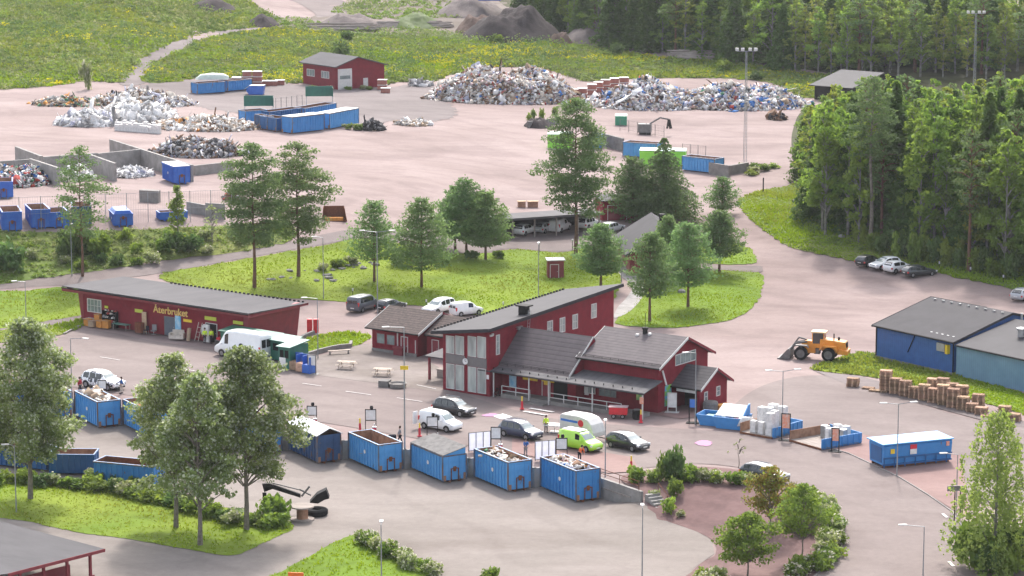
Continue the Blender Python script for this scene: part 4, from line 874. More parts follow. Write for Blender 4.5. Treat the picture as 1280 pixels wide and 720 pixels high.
# stations: x from the rear, bottom, belt height, top height, half width at the belt factor, half width at the top factor
CARS = dict(
 suv=dict(L=4.7,W=1.88,st=[(0,.55,.72,.74,.80,.78),(.06,.36,.92,.96,.94,.86),(.22,.26,.98,1.22,.98,.80),(.5,.24,.99,1.55,1,.76),(.8,.24,.98,1.66,1,.76),(1.7,.24,.97,1.70,1,.77),(2.5,.24,.96,1.64,1,.76),(2.9,.24,.96,1.46,1,.78),(3.35,.24,.97,1.10,1,.84),(3.55,.24,.96,1.0,1,.86),(4.2,.25,.86,.90,.97,.82),(4.55,.30,.74,.78,.90,.76),(4.7,.42,.58,.60,.78,.70)],wb=(.9,3.75),r=.35,glass=(.45,2.95),rear=(.1,.5),front=(2.62,3.45)),
 hatch=dict(L=4.2,W=1.76,st=[(0,.5,.7,.72,.82,.8),(.06,.34,.88,.92,.95,.86),(.25,.22,.93,1.2,.98,.80),(.55,.2,.94,1.42,1,.76),(1.2,.2,.92,1.48,1,.77),(2.0,.2,.90,1.45,1,.77),(2.5,.2,.9,1.28,1,.79),(3.0,.2,.9,.98,1,.85),(3.15,.2,.88,.92,1,.86),(3.75,.22,.78,.82,.96,.8),(4.08,.26,.68,.7,.88,.74),(4.2,.38,.52,.54,.78,.7)],wb=(.75,3.35),r=.31,glass=(.5,2.5),rear=(.1,.52),front=(2.12,3.05)),
 wagon=dict(L=4.75,W=1.82,st=[(0,.5,.72,.74,.82,.8),(.06,.34,.88,.92,.95,.86),(.25,.22,.92,1.15,.98,.80),(.6,.2,.93,1.42,1,.76),(1.4,.2,.92,1.49,1,.77),(2.3,.2,.90,1.45,1,.77),(2.8,.2,.9,1.30,1,.79),(3.3,.2,.9,.98,1,.85),(3.5,.2,.88,.92,1,.86),(4.25,.22,.78,.82,.96,.8),(4.6,.26,.68,.7,.88,.74),(4.75,.38,.52,.54,.78,.7)],wb=(.85,3.8),r=.32,glass=(.5,2.8),rear=(.12,.58),front=(2.42,3.4)),
 smallvan=dict(L=4.5,W=1.82,st=[(0,.5,.9,.94,.92,.88),(.05,.3,1.1,1.6,.97,.84),(.12,.22,1.12,1.80,1,.85),(.6,.2,1.12,1.86,1,.86),(1.7,.2,1.10,1.87,1,.86),(2.5,.2,1.08,1.82,1,.84),(2.85,.2,1.06,1.66,1,.84),(3.35,.2,1.04,1.22,1,.88),(3.5,.2,1.02,1.08,1,.88),(4.15,.22,.9,.94,.97,.82),(4.4,.28,.76,.8,.9,.76),(4.5,.4,.6,.62,.8,.7)],wb=(.8,3.65),r=.33,glass=(2.0,2.85),rear=(.02,.1),front=(2.62,3.42)),
 midvan=dict(L=4.95,W=1.92,st=[(0,.5,1.0,1.05,.92,.88),(.05,.3,1.15,1.7,.97,.84),(.15,.24,1.16,1.92,1,.85),(.6,.22,1.16,1.97,1,.86),(2.2,.22,1.15,1.98,1,.86),(3.2,.22,1.14,1.92,1,.84),(3.55,.22,1.14,1.72,1,.84),(4.05,.22,1.12,1.28,1,.88),(4.2,.22,1.08,1.14,1,.88),(4.65,.24,.95,.98,.97,.82),(4.88,.3,.78,.8,.9,.76),(4.95,.42,.6,.62,.82,.72)],wb=(.95,3.95),r=.34,glass=(.4,3.55),rear=(.02,.12),front=(3.28,4.12)),
 bigvan=dict(L=6.2,W=2.02,st=[(0,.5,1.2,1.3,.95,.9),(.05,.35,1.3,2.4,.98,.86),(.15,.3,1.3,2.66,1,.86),(.6,.28,1.3,2.74,1,.86),(3.6,.28,1.3,2.76,1,.86),(4.5,.28,1.28,2.68,1,.84),(4.85,.28,1.27,2.42,1,.82),(5.35,.28,1.26,1.62,1,.86),(5.5,.28,1.24,1.34,1,.88),(5.95,.3,1.05,1.1,.97,.82),(6.14,.34,.86,.9,.92,.78),(6.2,.46,.7,.72,.84,.74)],wb=(1.2,5.1),r=.36,glass=(4.05,4.85),rear=(.02,.12),front=(4.62,5.4)),
)
def at_x(st, x):
    for a,b in zip(st[:-1], st[1:]):
        if a[0] <= x <= b[0]:
            t = (x-a[0])/(b[0]-a[0]+1e-9); return [p+(q-p)*t for p,q in zip(a,b)]
    return list(st[-1] if x > st[0][0] else st[0])
def ring(s, W):
    x,zb,ze,zt,fb,ft = s; w = W/2*fb; wt = W/2*ft; h = zt-ze
    half = [(w*.80,zb),(w*.97,zb+.10),(w,zb+(ze-zb)*.55),(w*.985,ze-.06),(w*.95,ze),(wt+(w*.95-wt)*.12,ze+h*.86),(wt*.93,zt-.012 if h > .1 else zt),(wt*.5,zt+.022)]
    return [(x,y,z) for y,z in half]+[(x,-y,z) for y,z in reversed(half)]
def car(px, py, head, kind, paint, label, name='parked_car', cat='car', group=None, side_glass=True, rear_glass=True, sc=KS, racks=False, top=None):
    c = CARS[kind]; L,W,st = c['L'],c['W'],c['st']; p = tg(px,py)
    t = thing(name, (p.x,p.y,p.z+.05), R(head), label, cat, group, sc); x0 = -L/2
    b = MB(); n = 16; fine = []
    for a,q in zip(st[:-1],st[1:]):
        k = max(1,int((q[0]-a[0])/.3))
        for j in range(k): fine.append([u+(v-u)*j/k for u,v in zip(a,q)])
    fine.append(list(st[-1])); vs = []
    for s in fine: vs += [(x+x0,y,z) for x,y,z in ring(s,W)]
    fs = [(j*n+i,j*n+(i+1)%n,(j+1)*n+(i+1)%n,(j+1)*n+i) for j in range(len(fine)-1) for i in range(n)]+[tuple(range(n-1,-1,-1)), tuple(range((len(fine)-1)*n,len(fine)*n))]
    b.add(vs, fs); body = b.build('body', paint, t, smooth=True)
    # wheel arches: dark rings flush with the flanks
    wa = MB()
    for x in c['wb']:
        for s in (-1,1):
            m = 12; r = c['r']*1.2; y = s*(W/2*1.003)
            pts = [(x+x0+r*math.cos(math.pi*i/m), y, c['r']+r*math.sin(math.pi*i/m)) for i in range(m+1)]
            wa.add(pts+[(x+x0,y,c['r']*.75)], [tuple(list(range(m+1))+[m+1])] if s < 0 else [tuple([m+1]+list(range(m,-1,-1)))])
    wa.build('wheel_arch', 'rim_black', t)
    wheels(t, [x+x0 for x in c['wb']], W/2-.085, c['r'])
    def P_(x, f, s, off=.012):
        q = at_x(st,x); w = W/2*q[4]*.95; wt = W/2*q[5]; ze,zt = q[2],q[3]; wt = wt+(w-wt)*.12; h = zt-ze
        return (x+x0, s*(w+(wt-w)*f+off), ze+h*.86*f)
    if side_glass:
        ga,gb = c['glass']; cuts = [ga]+[ga+(gb-ga)*k for k in ((.34,.67) if gb-ga > 2 else (.55,) if gb-ga > 1.2 else ())]+[gb]
        for s in (-1,1):
            g = MB()
            for a,q in zip(cuts[:-1],cuts[1:]):
                m = 5; xs = [a+.05+(q-a-.1)*i/m for i in range(m+1)]; vv = [P_(x,.08,s) for x in xs]+[P_(x,.95,s) for x in xs]
                g.add(vv, [((i,i+1,m+2+i,m+1+i) if s < 0 else (m+1+i,m+2+i,i+1,i)) for i in range(m)])
            g.build('side_window','glass_dark',t)
    else:
        ga,gb = c['glass']
        for s in (-1,1):
            g = MB(); m = 5; xs = [ga+.2+(gb-ga-.3)*i/m for i in range(m+1)]; vv = [P_(x,.08,s) for x in xs]+[P_(x,.92,s) for x in xs]
            g.add(vv, [((i,i+1,m+2+i,m+1+i) if s < 0 else (m+1+i,m+2+i,i+1,i)) for i in range(m)]); g.build('side_window','glass_dark',t)
    def cross(nm, xa, xb, mt, off=.015):
        g = MB(); m = 4; vv = []
        for i in range(m+1):
            x = xa+(xb-xa)*i/m; q = at_x(st,x); y = W/2*q[5]*.86; vv += [(x+x0,-y,q[3]+off),(x+x0,-y*.4,q[3]+off+.014),(x+x0,y*.4,q[3]+off+.014),(x+x0,y,q[3]+off)]
        g.add(vv, [(i*4+j,(i+1)*4+j,(i+1)*4+j+1,i*4+j+1) for i in range(m) for j in range(3)]); g.build(nm, mt, t)
    cross('windscreen', c['front'][0], c['front'][1], 'glass')
    if rear_glass:
        if kind in ('smallvan','midvan','bigvan'):
            g = MB(); z = st[1][2]; h = st[1][3]-z
            for s in (-1,1): g.box(-L/2-.0, s*.36-.3, z+.05, -L/2+.11, s*.36+.3, z+h*.8)
            g.build('rear_window','glass_dark',t)
        else: cross('rear_window', c['rear'][0], c['rear'][1], 'glass_dark')
    zl = st[-2][2]
    for s in (-1,1):
        m = MB(); m.box(L/2-.34, s*W*.40-.15, zl-.14, L/2-.10, s*W*.40+.15, zl+.05); m.build('headlight','lamp_clear',t, bevel=.03)
        m = MB(); z = st[1][2]-.3; hh = .5 if 'van' in kind else .22; m.box(-L/2+.015, s*W*.43-.12, z, -L/2+.22, s*W*.43+.1, z+hh); m.build('taillight','lamp_red',t, bevel=.02)
        m = MB(); q = at_x(st, c['front'][1]-.35); m.box(c['front'][1]-.45+x0, s*(W/2+.02)-.0 if s > 0 else -W/2-.22, q[2]+.02, c['front'][1]-.3+x0, W/2+.22 if s > 0 else -W/2-.02, q[2]+.17); m.build('wing_mirror', paint, t, bevel=.03)
    m = MB(); m.box(L/2-.07,-.26,.42,L/2+.02,.26,.53); m.box(-L/2-.02,-.26,.55,-L/2+.05,.26,.66); m.build('number_plate','plate',t)
    m = MB(); m.box(L/2-.12,-W*.33,.24,L/2+.005,W*.33,.36); m.box(L/2-.16,-W*.26,.55,L/2-.02,W*.26,.66); m.build('grille','rim_black',t)
    if racks:
        m = MB(); 
        for s in (-1,1): m.tube((x0+.8,s*W*.33,st[5][3]+.05),(x0+2.6,s*W*.33,st[5][3]+.05),.025,n=5)
        m.build('roof_rail','steel',t)
    return t
GM = 'cars and vans at the container ramp'; GP = 'vehicles parked along the lawn'; GR = 'cars parked at the forest edge'; GC = 'vehicles under the carport'
car(568,518,-36,'suv','car_black','black estate car with roof rails, parked alone nearest the glazed end wall','parked_car','car',GM,racks=True)
wv = car(551,537,-37,'smallvan','car_white','small white van with its rear doors open beside the lidded blue container','delivery_van','van',GM,side_glass=False)
m = MB(); m.box(-2.35,.9,.5,-2.29,1.6,1.75); m.box(-2.35,-1.6,.5,-2.29,-.9,1.75); m.build('rear_door','car_white',wv)
bs = car(651,547,-40,'suv','car_navy','dark blue estate car with its tailgate raised','parked_car','car',GM,racks=True)
m = MB(); m.slab([(-2.2,-.75,1.75),(-1.75,-.75,1.72),(-1.75,.75,1.72),(-2.2,.75,1.75)],.06); m.slab([(-2.95,-.72,1.85),(-2.2,-.75,1.75),(-2.2,.75,1.75),(-2.95,.72,1.85)],.06); m.build('tailgate','car_silver',bs)
gv = car(726,562,-42,'smallvan','car_lime','bright lime green van with white roof panel in front of the box trailer','delivery_van','van',GM,side_glass=False)
m = MB(); m.box(-1.9,-.62,1.885,.3,.62,1.91); m.build('roof_panel','white_paint',gv)
car(785,561,-44,'hatch','car_black','black crossover car, last in the row by the planted bed','parked_car','car',GM,sc=1.14)
car(956,600,-38,'wagon','car_dark','dark estate car with pale roof half hidden by the garden trees','parked_car','car',GM,racks=True)
cw = car(129,485,-34,'suv','camouflage','white and black mottled off road car beside the left container','parked_car','car',GM,sc=1.16)
bv = car(304,447,144,'bigvan','car_white','large white van facing left in front of the reuse shop','delivery_van','van',GM,side_glass=False,sc=1.2)
m = MB(); m.tube((-.6,1.005,1.35),(-.6,1.02,1.35),.3,n=16); m.tube((-1.2,1.005,1.1),(-1.2,1.02,1.1),.28,n=14,mi=1); m.build('round_logo',['fabric_dark','lime_plastic'],bv)
car(454,388,60,'midvan','car_grey','grey van parked leftmost beside the lawn','parked_van','van',GP,side_glass=False)
car(489,388,48,'hatch','car_black','black car parked beside the grey van','parked_car','car',GP)
pk = car(549,391,232,'suv','car_white','white pickup truck with open bed, parked by the lawn','pickup_truck','pickup',GP,sc=1.1)
car(583,394,35,'smallvan','car_white','small white car parked right of the white pickup','parked_car','car',GP,sc=.98)
car(1086,332,45,'hatch','car_black','black car, leftmost of four at the forest edge','parked_car','car',GR)
car(1106,336,212,'hatch','car_white','white car facing the yard beside the leftmost black car','parked_car','car',GR,sc=1.12)
car(1123,340,38,'hatch','car_white','white car with dark rear window between the other white car and the dark estate','parked_car','car',GR,sc=1.12)
car(1149,345,24,'wagon','car_dark','dark grey estate car, rightmost of four at the forest edge','parked_car','car',GR)
car(1281,374,50,'wagon','car_silver','silver estate car at the right edge of the picture','parked_car','car')
car(656,293,62,'hatch','car_white','white car under the left end of the carport','parked_car','car',GC,sc=1.12)
car(681,290,62,'wagon','car_silver','silver white estate under the carport beside the white van','parked_car','car',GC)
car(700,289,66,'smallvan','car_white','white van under the middle of the carport','parked_van','van',GC,rear_glass=False)
car(735,285,60,'suv','car_white','white pickup style car under the right end of the carport','parked_car','car',GC)
car(765,290,58,'wagon','car_silver','silver car beside the path to the grey roofed house','parked_car','car')
# pickup bed
m = MB(); m.box(-2.3,-.8,.95,-.55,.8,1.72); 
# box trailer with rounded front
bt = tg(728,549); BX = thing('box_trailer', (bt.x,bt.y,bt.z+.05), R(-42), 'white box trailer with rounded nose and blue stripe behind the lime van', 'trailer', None, KS)
m = MB(); L = 4.4; prof = [(0,.55),(0,2.2),(.25,2.45),(2.6,2.5),(3.6,2.3),(4.1,1.8),(4.4,1.0),(4.4,.55)]
m.side([(x-2.2,z) for x,z in prof],'Y',-.98,.98); m.build('body','white_paint',BX,bevel=.1)
wheels(BX,(-.55,.2),.95,.3,.2)
m = MB(); m.box(-2.,-.993,1.75,.2,-.981,1.98); m.build('blue_stripe','sign_blue',BX); m = MB(); m.tube((.6,-.981,1.8),(.6,-.995,1.8),.36,n=18); m.build('red_disc','sign_red',BX)
m = MB(); m.tube((2.1,0,.5),(3.4,0,.5),.05); m.build('drawbar','black_metal',BX)
tb = tg(693,541); m = MB(); m.box(-1.,-.7,.75,1.,.7,.85); m.tube((0,0,0),(0,0,.75),.05); m.box(-.5,-.4,0,.5,.4,.08); tag(m.build('table','white_paint',None,(tb.x,tb.y,tb.z+.08),R(-20)),'white table beside the hi vis attendant','table')

# ---- wheel loader
p = tg(1021,449); a_ = G(972,447); LD = thing('wheel_loader', (p.x,p.y,p.z+.02), R(163), 'orange wheel loader with its bucket on the ground', 'wheel loader', None, 1.0)
Wt,Wr = wheel_meshes(.82,.62,'grey_steel')
for x in (1.75,-1.6):
    for s in (-1,1): o = inst('wheel',Wt,LD,(x,s*1.05,.82)); inst('rim',Wr,o)
m = MB(); m.side([(-3.5,1.0),(-3.7,1.35),(-3.55,2.35),(-1.6,2.55),(-.5,2.6),(-.4,1.5),(-.9,1.0)],'Y',-.75,.75); m.side([(-3.9,.85),(-3.9,1.35),(-2.9,1.5),(-2.6,.9)],'Y',-1.05,1.05); m.build('body','loader_orange',LD,bevel=.06)
m = MB(); m.box(-3.66,-.55,1.5,-3.58,.55,2.25); m.build('grille','black_metal',LD)
m = MB(); m.side([(.1,.8),(.1,2.2),(1.3,2.3),(2.0,1.7),(2.2,1.0),(1.4,.7)],'Y',-.45,.45); m.build('front_frame','loader_orange',LD,bevel=.05)
m = MB(); m.side([(-.4,.7),(-.4,1.4),(.3,1.4),(.3,.7)],'Y',-.4,.4); m.build('joint','grey_steel',LD)
for s in (-1,1):
    m = MB(); m.side([(-2.7,1.3),(-2.5,1.9),(-1.0,1.95),(-.5,1.5),(-.5,1.3),(-.9,1.75),(-2.2,1.75)],'Y',s*1.05-.3,s*1.05+.3); m.build('mudguard','loader_orange',LD)
    m = MB(); m.side([(.8,1.55),(1.,1.85),(2.4,1.85),(2.7,1.5),(2.3,1.72),(1.1,1.72)],'Y',s*1.05-.28,s*1.05+.28); m.build('mudguard','grey_steel',LD)
m = MB()
for x,y in ((-.95,-.62),(-.95,.54),(.42,-.62),(.42,.54)): m.box(x,y,1.6,x+.09,y+.09,3.3)
m.box(-1.0,-.66,1.5,.55,.66,2.0); m.build('cab','loader_orange',LD)
m = MB(); m.box(-.92,-.6,2.0,.48,.6,3.28); m.build('cab_window','glass_dark',LD)
m = MB(); m.box(-1.15,-.72,3.3,.65,.72,3.48); m.build('cab_roof','loader_top',LD,bevel=.05)
m = MB(); m.tube((-2.1,.35,2.5),(-2.1,.35,3.3),.07); m.tube((-2.6,-.2,2.4),(-2.6,-.2,2.8),.14); m.build('exhaust','black_metal',LD)
for s in (-1,1):
    m = MB(); m.path([(1.1,s*.4,2.15),(2.5,s*.42,1.9),(3.35,s*.42,.75)],.13,6); m.build('lift_arm','grey_steel',LD)
m = MB(); m.path([(1.2,0,2.3),(2.2,0,2.55),(3.0,0,1.4)],.1,6); m.build('tilt_rod','grey_steel',LD)
m = MB(); m.side([(3.1,.05),(4.6,.02),(4.55,.12),(3.35,.25),(3.15,.7),(3.35,1.25),(3.2,1.3),(2.95,.7)],'Y',-1.35,1.35); m.side([(3.05,.1),(4.4,.08),(3.4,1.2),(3.05,.8)],'Y',-1.38,-1.32); m.side([(3.05,.1),(4.4,.08),(3.4,1.2),(3.05,.8)],'Y',1.32,1.38); m.build('bucket','grey_steel',LD)

# ================================================================== CONTAINERS
def container(p, ang, L, W, Hh, m, label, lid=None, fill=True, deep=.5, name='blue_container', cat='container', group=None, inner='rust_pale', hook=True, logo=True, corner=True, sc=1.):
    "open roll-off container. origin: its near left bottom corner; x along the end face, y along the long side to the back"
    t = thing(name, tuple(p), ang, label, cat, group, sc); th = .07; z0 = .22
    b = MB(); b.box(0,0,z0,W,L,z0+.1)
    b.box(0,0,z0+.1,th,L,Hh); b.box(W-th,0,z0+.1,W,L,Hh); b.box(th,0,z0+.1,W-th,th,Hh); b.box(th,L-th,z0+.1,W-th,L,Hh)
    for y in np.arange(.05,L-.05,.62):
        b.box(-.1,y,z0,0,y+.1,Hh-.1); b.box(W,y,z0,W+.1,y+.1,Hh-.1)
    for x in (.02,W*.25,W*.75-.1,W-.12): b.box(x,-.05,z0,x+.1,0,Hh-.1); b.box(x,L,z0,x+.1,L+.05,Hh-.1)
    b.build('body', m, t); b = MB()
    b.box(-.12,-.07,Hh-.13,W+.12,.0,Hh); b.box(-.12,L,Hh-.13,W+.12,L+.07,Hh); b.box(-.12,0,Hh-.13,0,L,Hh); b.box(W,0,Hh-.13,W+.12,L,Hh)
    b.build('top_rail', 'rim_worn' if 'light' in m or m == 'blue_cont' else m, t)
    i = MB(); i.box(th+.003,th+.003,z0+.11,th+.02,L-th-.003,Hh-.01); i.box(W-th-.02,th+.003,z0+.11,W-th-.003,L-th-.003,Hh-.01); i.box(th+.02,th+.003,z0+.11,W-th-.02,th+.02,Hh-.01); i.box(th+.02,L-th-.02,z0+.11,W-th-.02,L-th-.003,Hh-.01); i.build('inner_lining',inner,t)
    k = MB()
    for x in (.65,W-.83): k.box(x,-.12,.0,x+.18,L+.02,z0)
    k.build('skid','rust' if corner else m,t)
    if corner:
        c = MB(); 
        c.box(.03,-.075,.15,.32,-.052,.75); c.build('rust_patch','rust_pale',t); c = MB(); c.box(W-.28,-.075,.2,W-.03,-.052,.85); c.build('rust_patch','rust_pale',t)
    if corner:
        for x_,y_ in ((-.13,-.09),(W+.01,-.09),(-.13,L-.03),(W+.01,L-.03)): c = MB(); c.box(x_,y_,.12,x_+.12,y_+.12,Hh-.135); c.build('corner_post','rim_worn',t)
    if hook:
        h = MB(); h.box(W*.5-.45,-.17,z0,W*.5-.37,-.09,1.35); h.box(W*.5+.37,-.17,z0,W*.5+.45,-.09,1.35); h.box(W*.5-.45,-.17,1.35,W*.5+.45,-.09,1.43); h.tube((W*.5-.2,-.2,1.45),(W*.5+.2,-.2,1.45),.07,n=6); h.box(W*.5-.16,-.14,1.1,W*.5+.16,-.06,1.6); h.build('hook_bar','rust',t)
    if logo:
        h = MB(); n = 8; h.add([(-.105,L*.45+.22*math.cos(j*2*math.pi/n+.4),Hh*.55+.22*math.sin(j*2*math.pi/n+.4)) for j in range(n)],[tuple(range(n-1,-1,-1))]); h.build('sticker','sign_white',t)
    if lid:
        d = MB()
        if lid == 'gable':
            d.slab([(-.25,-.3,Hh+.05),(W*.5,-.3,Hh+.75),(W*.5,L+.3,Hh+.75),(-.25,L+.3,Hh+.05)],.07); d.slab([(W*.5+.002,-.3,Hh+.75),(W+.25,-.3,Hh+.05),(W+.25,L+.3,Hh+.05),(W*.5+.002,L+.3,Hh+.75)],.07); d.build('lid','steel',t)
        elif lid == 'mono':
            d.slab([(-.1,-.12,Hh+.08),(W+.1,-.12,Hh+.75),(W+.1,L+.1,Hh+.75),(-.1,L+.1,Hh+.08)],.06); d.build('lid','concrete_dark',t); d = MB(); d.side([(0,Hh+.003),(W,Hh+.003),(W,Hh+.66)],'Y',.0,.05); d.build('lid_end',m,t)
        elif lid == 'flat':
            d.box(-.05,-.05,Hh+.003,W+.05,L+.05,Hh+.09); d.build('lid','white_paint',t)
        elif lid == 'bluelid':
            d.slab([(-.05,-.05,Hh+.06),(W+.05,-.05,Hh+.06),(W+.05,L+.05,Hh+.06),(-.05,L+.05,Hh+.06)],.05); d.build('lid','blue_cont_light',t)
        elif lid == 'tarp':
            d.add([(-.05,-.05,Hh-.1),(W+.05,-.05,Hh-.1),(W+.05,L+.05,Hh-.1),(-.05,L+.05,Hh-.1),(.3,.3,Hh+.45),(W-.3,.3,Hh+.4),(W-.35,L-.4,Hh+.5),(.35,L-.4,Hh+.4)],[(0,1,5,4),(1,2,6,5),(2,3,7,6),(3,0,4,7),(4,5,6,7)]); d.build('tarpaulin','royal_blue',t)
    return t
def debris(name, loc, fn, n, smin, smax, mats, label, cat, group=None, rz=0., seed=1, flatp=.5, long=.25):
    "loose rubbish: many small irregular boxes; fn(n) gives local positions"
    rg = np.random.default_rng(seed); C = fn(rg, n); n = len(C)
    s = rg.uniform(smin, smax, (n,3))*np.exp(rg.normal(size=(n,1))*.38-.12)*np.where(rg.random((n,1)) < flatp, np.array([[1.25,.95,.10]]), .85); q = rg.random(n) < long; s[q] *= np.array([2.2,.28,.25])
    cube = np.array([(x,y,z) for z in (-.5,.5) for x,y in ((-.5,-.5),(.5,-.5),(.5,.5),(-.5,.5))])*1.
    cj = cube[None]*(1+rg.uniform(-.35,.35,(n,8,3))); v = cj*s[:,None,:]
    A = rg.normal(size=(n,4)); A[:,:2] *= .45; A /= np.linalg.norm(A,axis=1)[:,None]; x,y,z,w = A.T
    Rm = np.stack([1-2*(y*y+z*z),2*(x*y-z*w),2*(x*z+y*w),2*(x*y+z*w),1-2*(x*x+z*z),2*(y*z-x*w),2*(x*z-y*w),2*(y*z+x*w),1-2*(x*x+y*y)],-1).reshape(n,3,3)
    v = np.einsum('nij,nkj->nki', Rm, v)+C[:,None,:]
    Fq = np.array([(3,2,1,0),(4,5,6,7),(0,1,5,4),(1,2,6,5),(2,3,7,6),(3,0,4,7)])
    F_ = (Fq[None]+8*np.arange(n)[:,None,None]).reshape(-1,4); names = [a for a,_ in mats]; w_ = np.array([b for _,b in mats],float); w_ /= w_.sum()
    mi = np.repeat(rg.choice(len(names), n, p=w_), 6); zone = (np.sin(C[:,0]*.9+seed)+np.sin(C[:,1]*1.3+C[:,0]*.4+seed*2)+rg.normal(size=n)*.9); o_ = np.argsort(zone); pick = np.sort(rg.choice(len(names), n, p=w_)); ch = np.empty(n,int); ch[o_] = pick
    keep = rg.random(n) < .7; ch[keep] = rg.choice(len(names), keep.sum(), p=w_); mi = np.repeat(ch, 6)
    me = npmesh(name, v.reshape(-1,3), F_, names, mi)
    o = bpy.data.objects.new(name, me); COL.objects.link(o); o.location = loc; o.rotation_euler.z = rz; tag(o, label, cat, group, 'stuff'); return o
MIX = [('r_white',6),('r_cream',3),('r_grey',3),('r_dark',2.5),('r_brown',3),('r_tan',3),('r_red',.7),('r_blue',1),('r_pink',1.5),('r_green',.4),('r_orange',.4),('r_lilac',1.6)]
def load(cont, L, W, z, n, mats, label, seed, hump=.4, smin=.2, smax=.6):
    def fn(rg, n):
        u = rg.random(n); v = rg.random(n); return np.stack([.12+smax*.55+u*(W-.24-smax*1.1), .15+smax*.6+v*(L-.3-smax*1.2), z+hump*np.sin(u*math.pi)*np.sin(v*math.pi*2.2+seed)*rg.random(n)+rg.uniform(-.25,.1,n)],1)
    o = debris('rubbish_load', cont.location, fn, n, smin, smax, mats, label, 'rubbish', None, cont.rotation_euler.z, seed, .5, .08); o.scale = cont.scale; return o
GCN = 'blue roll off containers standing in the ramp notches'
AR = R(30)
def lcf(i): f = CF[i]; return (f.x,f.y,LOW+.05)
LC,WC = 6.8,2.6
c5 = container(lcf(8),AR,LC,WC,3.25,'blue_cont','blue container full of mixed rubbish, rightmost in the ramp row',group=GCN)
c4 = container(lcf(7),AR,LC,WC,3.1,'blue_cont_light','blue container with pale rubbish, second from the right in the ramp row',group=GCN)
c3 = container(lcf(6),AR,LC,WC,2.8,'blue_cont_light','blue container closed by a sloping grey lid in the ramp row',lid='mono',group=GCN)
c2 = container(lcf(5),AR,LC,WC,3.0,'blue_cont_light','nearly empty blue container left of the one with the grey lid',group=GCN,inner='rust_pale')
c1 = container(lcf(4),AR,LC,WC,3.0,'blue_cont_dark','dark blue container under a pitched metal lid in the ramp row',lid='gable',group=GCN,logo=False)
c0 = container(lcf(3),AR,LC,WC,3.0,'blue_cont','blue container mostly hidden behind the right one of the three near trees',group=GCN)
cz = container(lcf(2),AR,LC,WC,3.0,'blue_cont','blue container hidden behind the middle of the three near trees',group=GCN)
cy = container(lcf(1),AR,LC,WC,3.0,'blue_cont_light','blue container half hidden right of the one holding boards',group=GCN)
cx = container(lcf(0),AR,LC,WC,3.0,'blue_cont_light','blue container with boards below the mottled off road car',group=GCN)
f_ = CF0[3]; cw_ = container((f_.x,f_.y,LOW+.05),AR,LC,WC,3.0,'blue_cont','blue container behind the leftmost near tree',group=GCN)
f_ = CF0[2]; cv_ = container((f_.x,f_.y,LOW+.05),AR,LC,WC,2.9,'blue_cont','blue container at the left edge of the ramp row',group=GCN)
load(c5,LC,WC,2.95,300,MIX,'mixed rubbish heaped in the rightmost ramp container',1)
load(c4,LC,WC,2.65,200,[('r_white',4),('r_cream',3),('r_tan',3),('r_brown',2),('r_red',.6),('r_green',.6),('r_grey',1)],'pale boards and sacks in the second container from the right',2)
load(c2,LC,WC,1.3,90,[('r_tan',4),('r_orange',1),('r_brown',3)],'few wooden scraps low in the nearly empty container',3,.3)
load(cx,LC,WC,2.6,150,[('r_cream',5),('r_white',3),('r_tan',3),('r_brown',1)],'cream boards lying in the left ramp container',4,.4,.3,.8)
load(cy,LC,WC,2.5,120,[('r_orange',2),('r_brown',3),('r_tan',2),('r_red',1)],'orange and brown scraps in the half hidden container',5)
load(c0,LC,WC,2.5,120,MIX,'mixed rubbish in the container behind the right near tree',6)
load(cz,LC,WC,2.5,120,MIX,'mixed rubbish in the container behind the middle near tree',7)
load(cw_,LC,WC,2.5,120,MIX,'mixed rubbish in the container behind the leftmost near tree',8)
# row on the near left, seen side on
def ctn_px(p0, p1, W, Hh, m, label, dz=0., flip=False, **k):
    "container whose long near side runs from pixel p0 (left) to p1 (right) on the ground"
    a = tg(*p0); b = tg(*p1); d = b-a; L = Vector((d.x,d.y)).length; ang = math.atan2(d.y,d.x)
    # long side along local y: rotate so that local y points from b to a
    return container((b.x,b.y,min(a.z,b.z)+.04+dz), ang+math.pi/2, L, W, Hh, m, label, **k), L
GL = 'deep blue open containers behind the near hedge'
def ctn_side(p0,p1,W,Hh,m,label,**k):
    a = tg(*p0); b = tg(*p1); d = b-a; L = Vector((d.x,d.y)).length; ang = math.atan2(d.y,d.x)
    # origin at far right so that the box lies behind the visible side
    n = Vector((-d.y,d.x,0)).normalized(); o = b+n*W*0
    t = container((b.x,b.y,min(a.z,b.z)+.04), ang+math.pi/2, L, W, Hh, m, label, **k); 
    for ch in t.children: pass
    # the box extends along local +x; turn local +x to the far side
    t.location = (a.x,a.y,min(a.z,b.z)+.04); t.rotation_euler.z = ang-math.pi/2; t.location = (a.x+n.x*W, a.y+n.y*W, min(a.z,b.z)+.04)
    t.location = (a.x+n.x*W,a.y+n.y*W,min(a.z,b.z)+.04)
    t.rotation_euler.z = ang-math.pi/2
    # local x -> right of heading(-n), local y -> along d
    return t, L
a1,l1 = ctn_side((62,594),(118,594.5),2.5,2.2,'blue_cont_deep','deep blue open container between the left near tree and the lighter one',group=GL,hook=False,logo=False,corner=False)
a2,l2 = ctn_side((-6,583),(57,590),2.5,2.2,'blue_cont_deep','deep blue open container at the left edge behind the lamp post',group=GL,hook=False,logo=False,corner=False)
a3,l3 = ctn_side((118,603),(192,610),2.5,2.2,'blue_cont','mid blue open container with rusty inside behind the hedge',group=GL,hook=False,logo=False,corner=False,inner='rust')
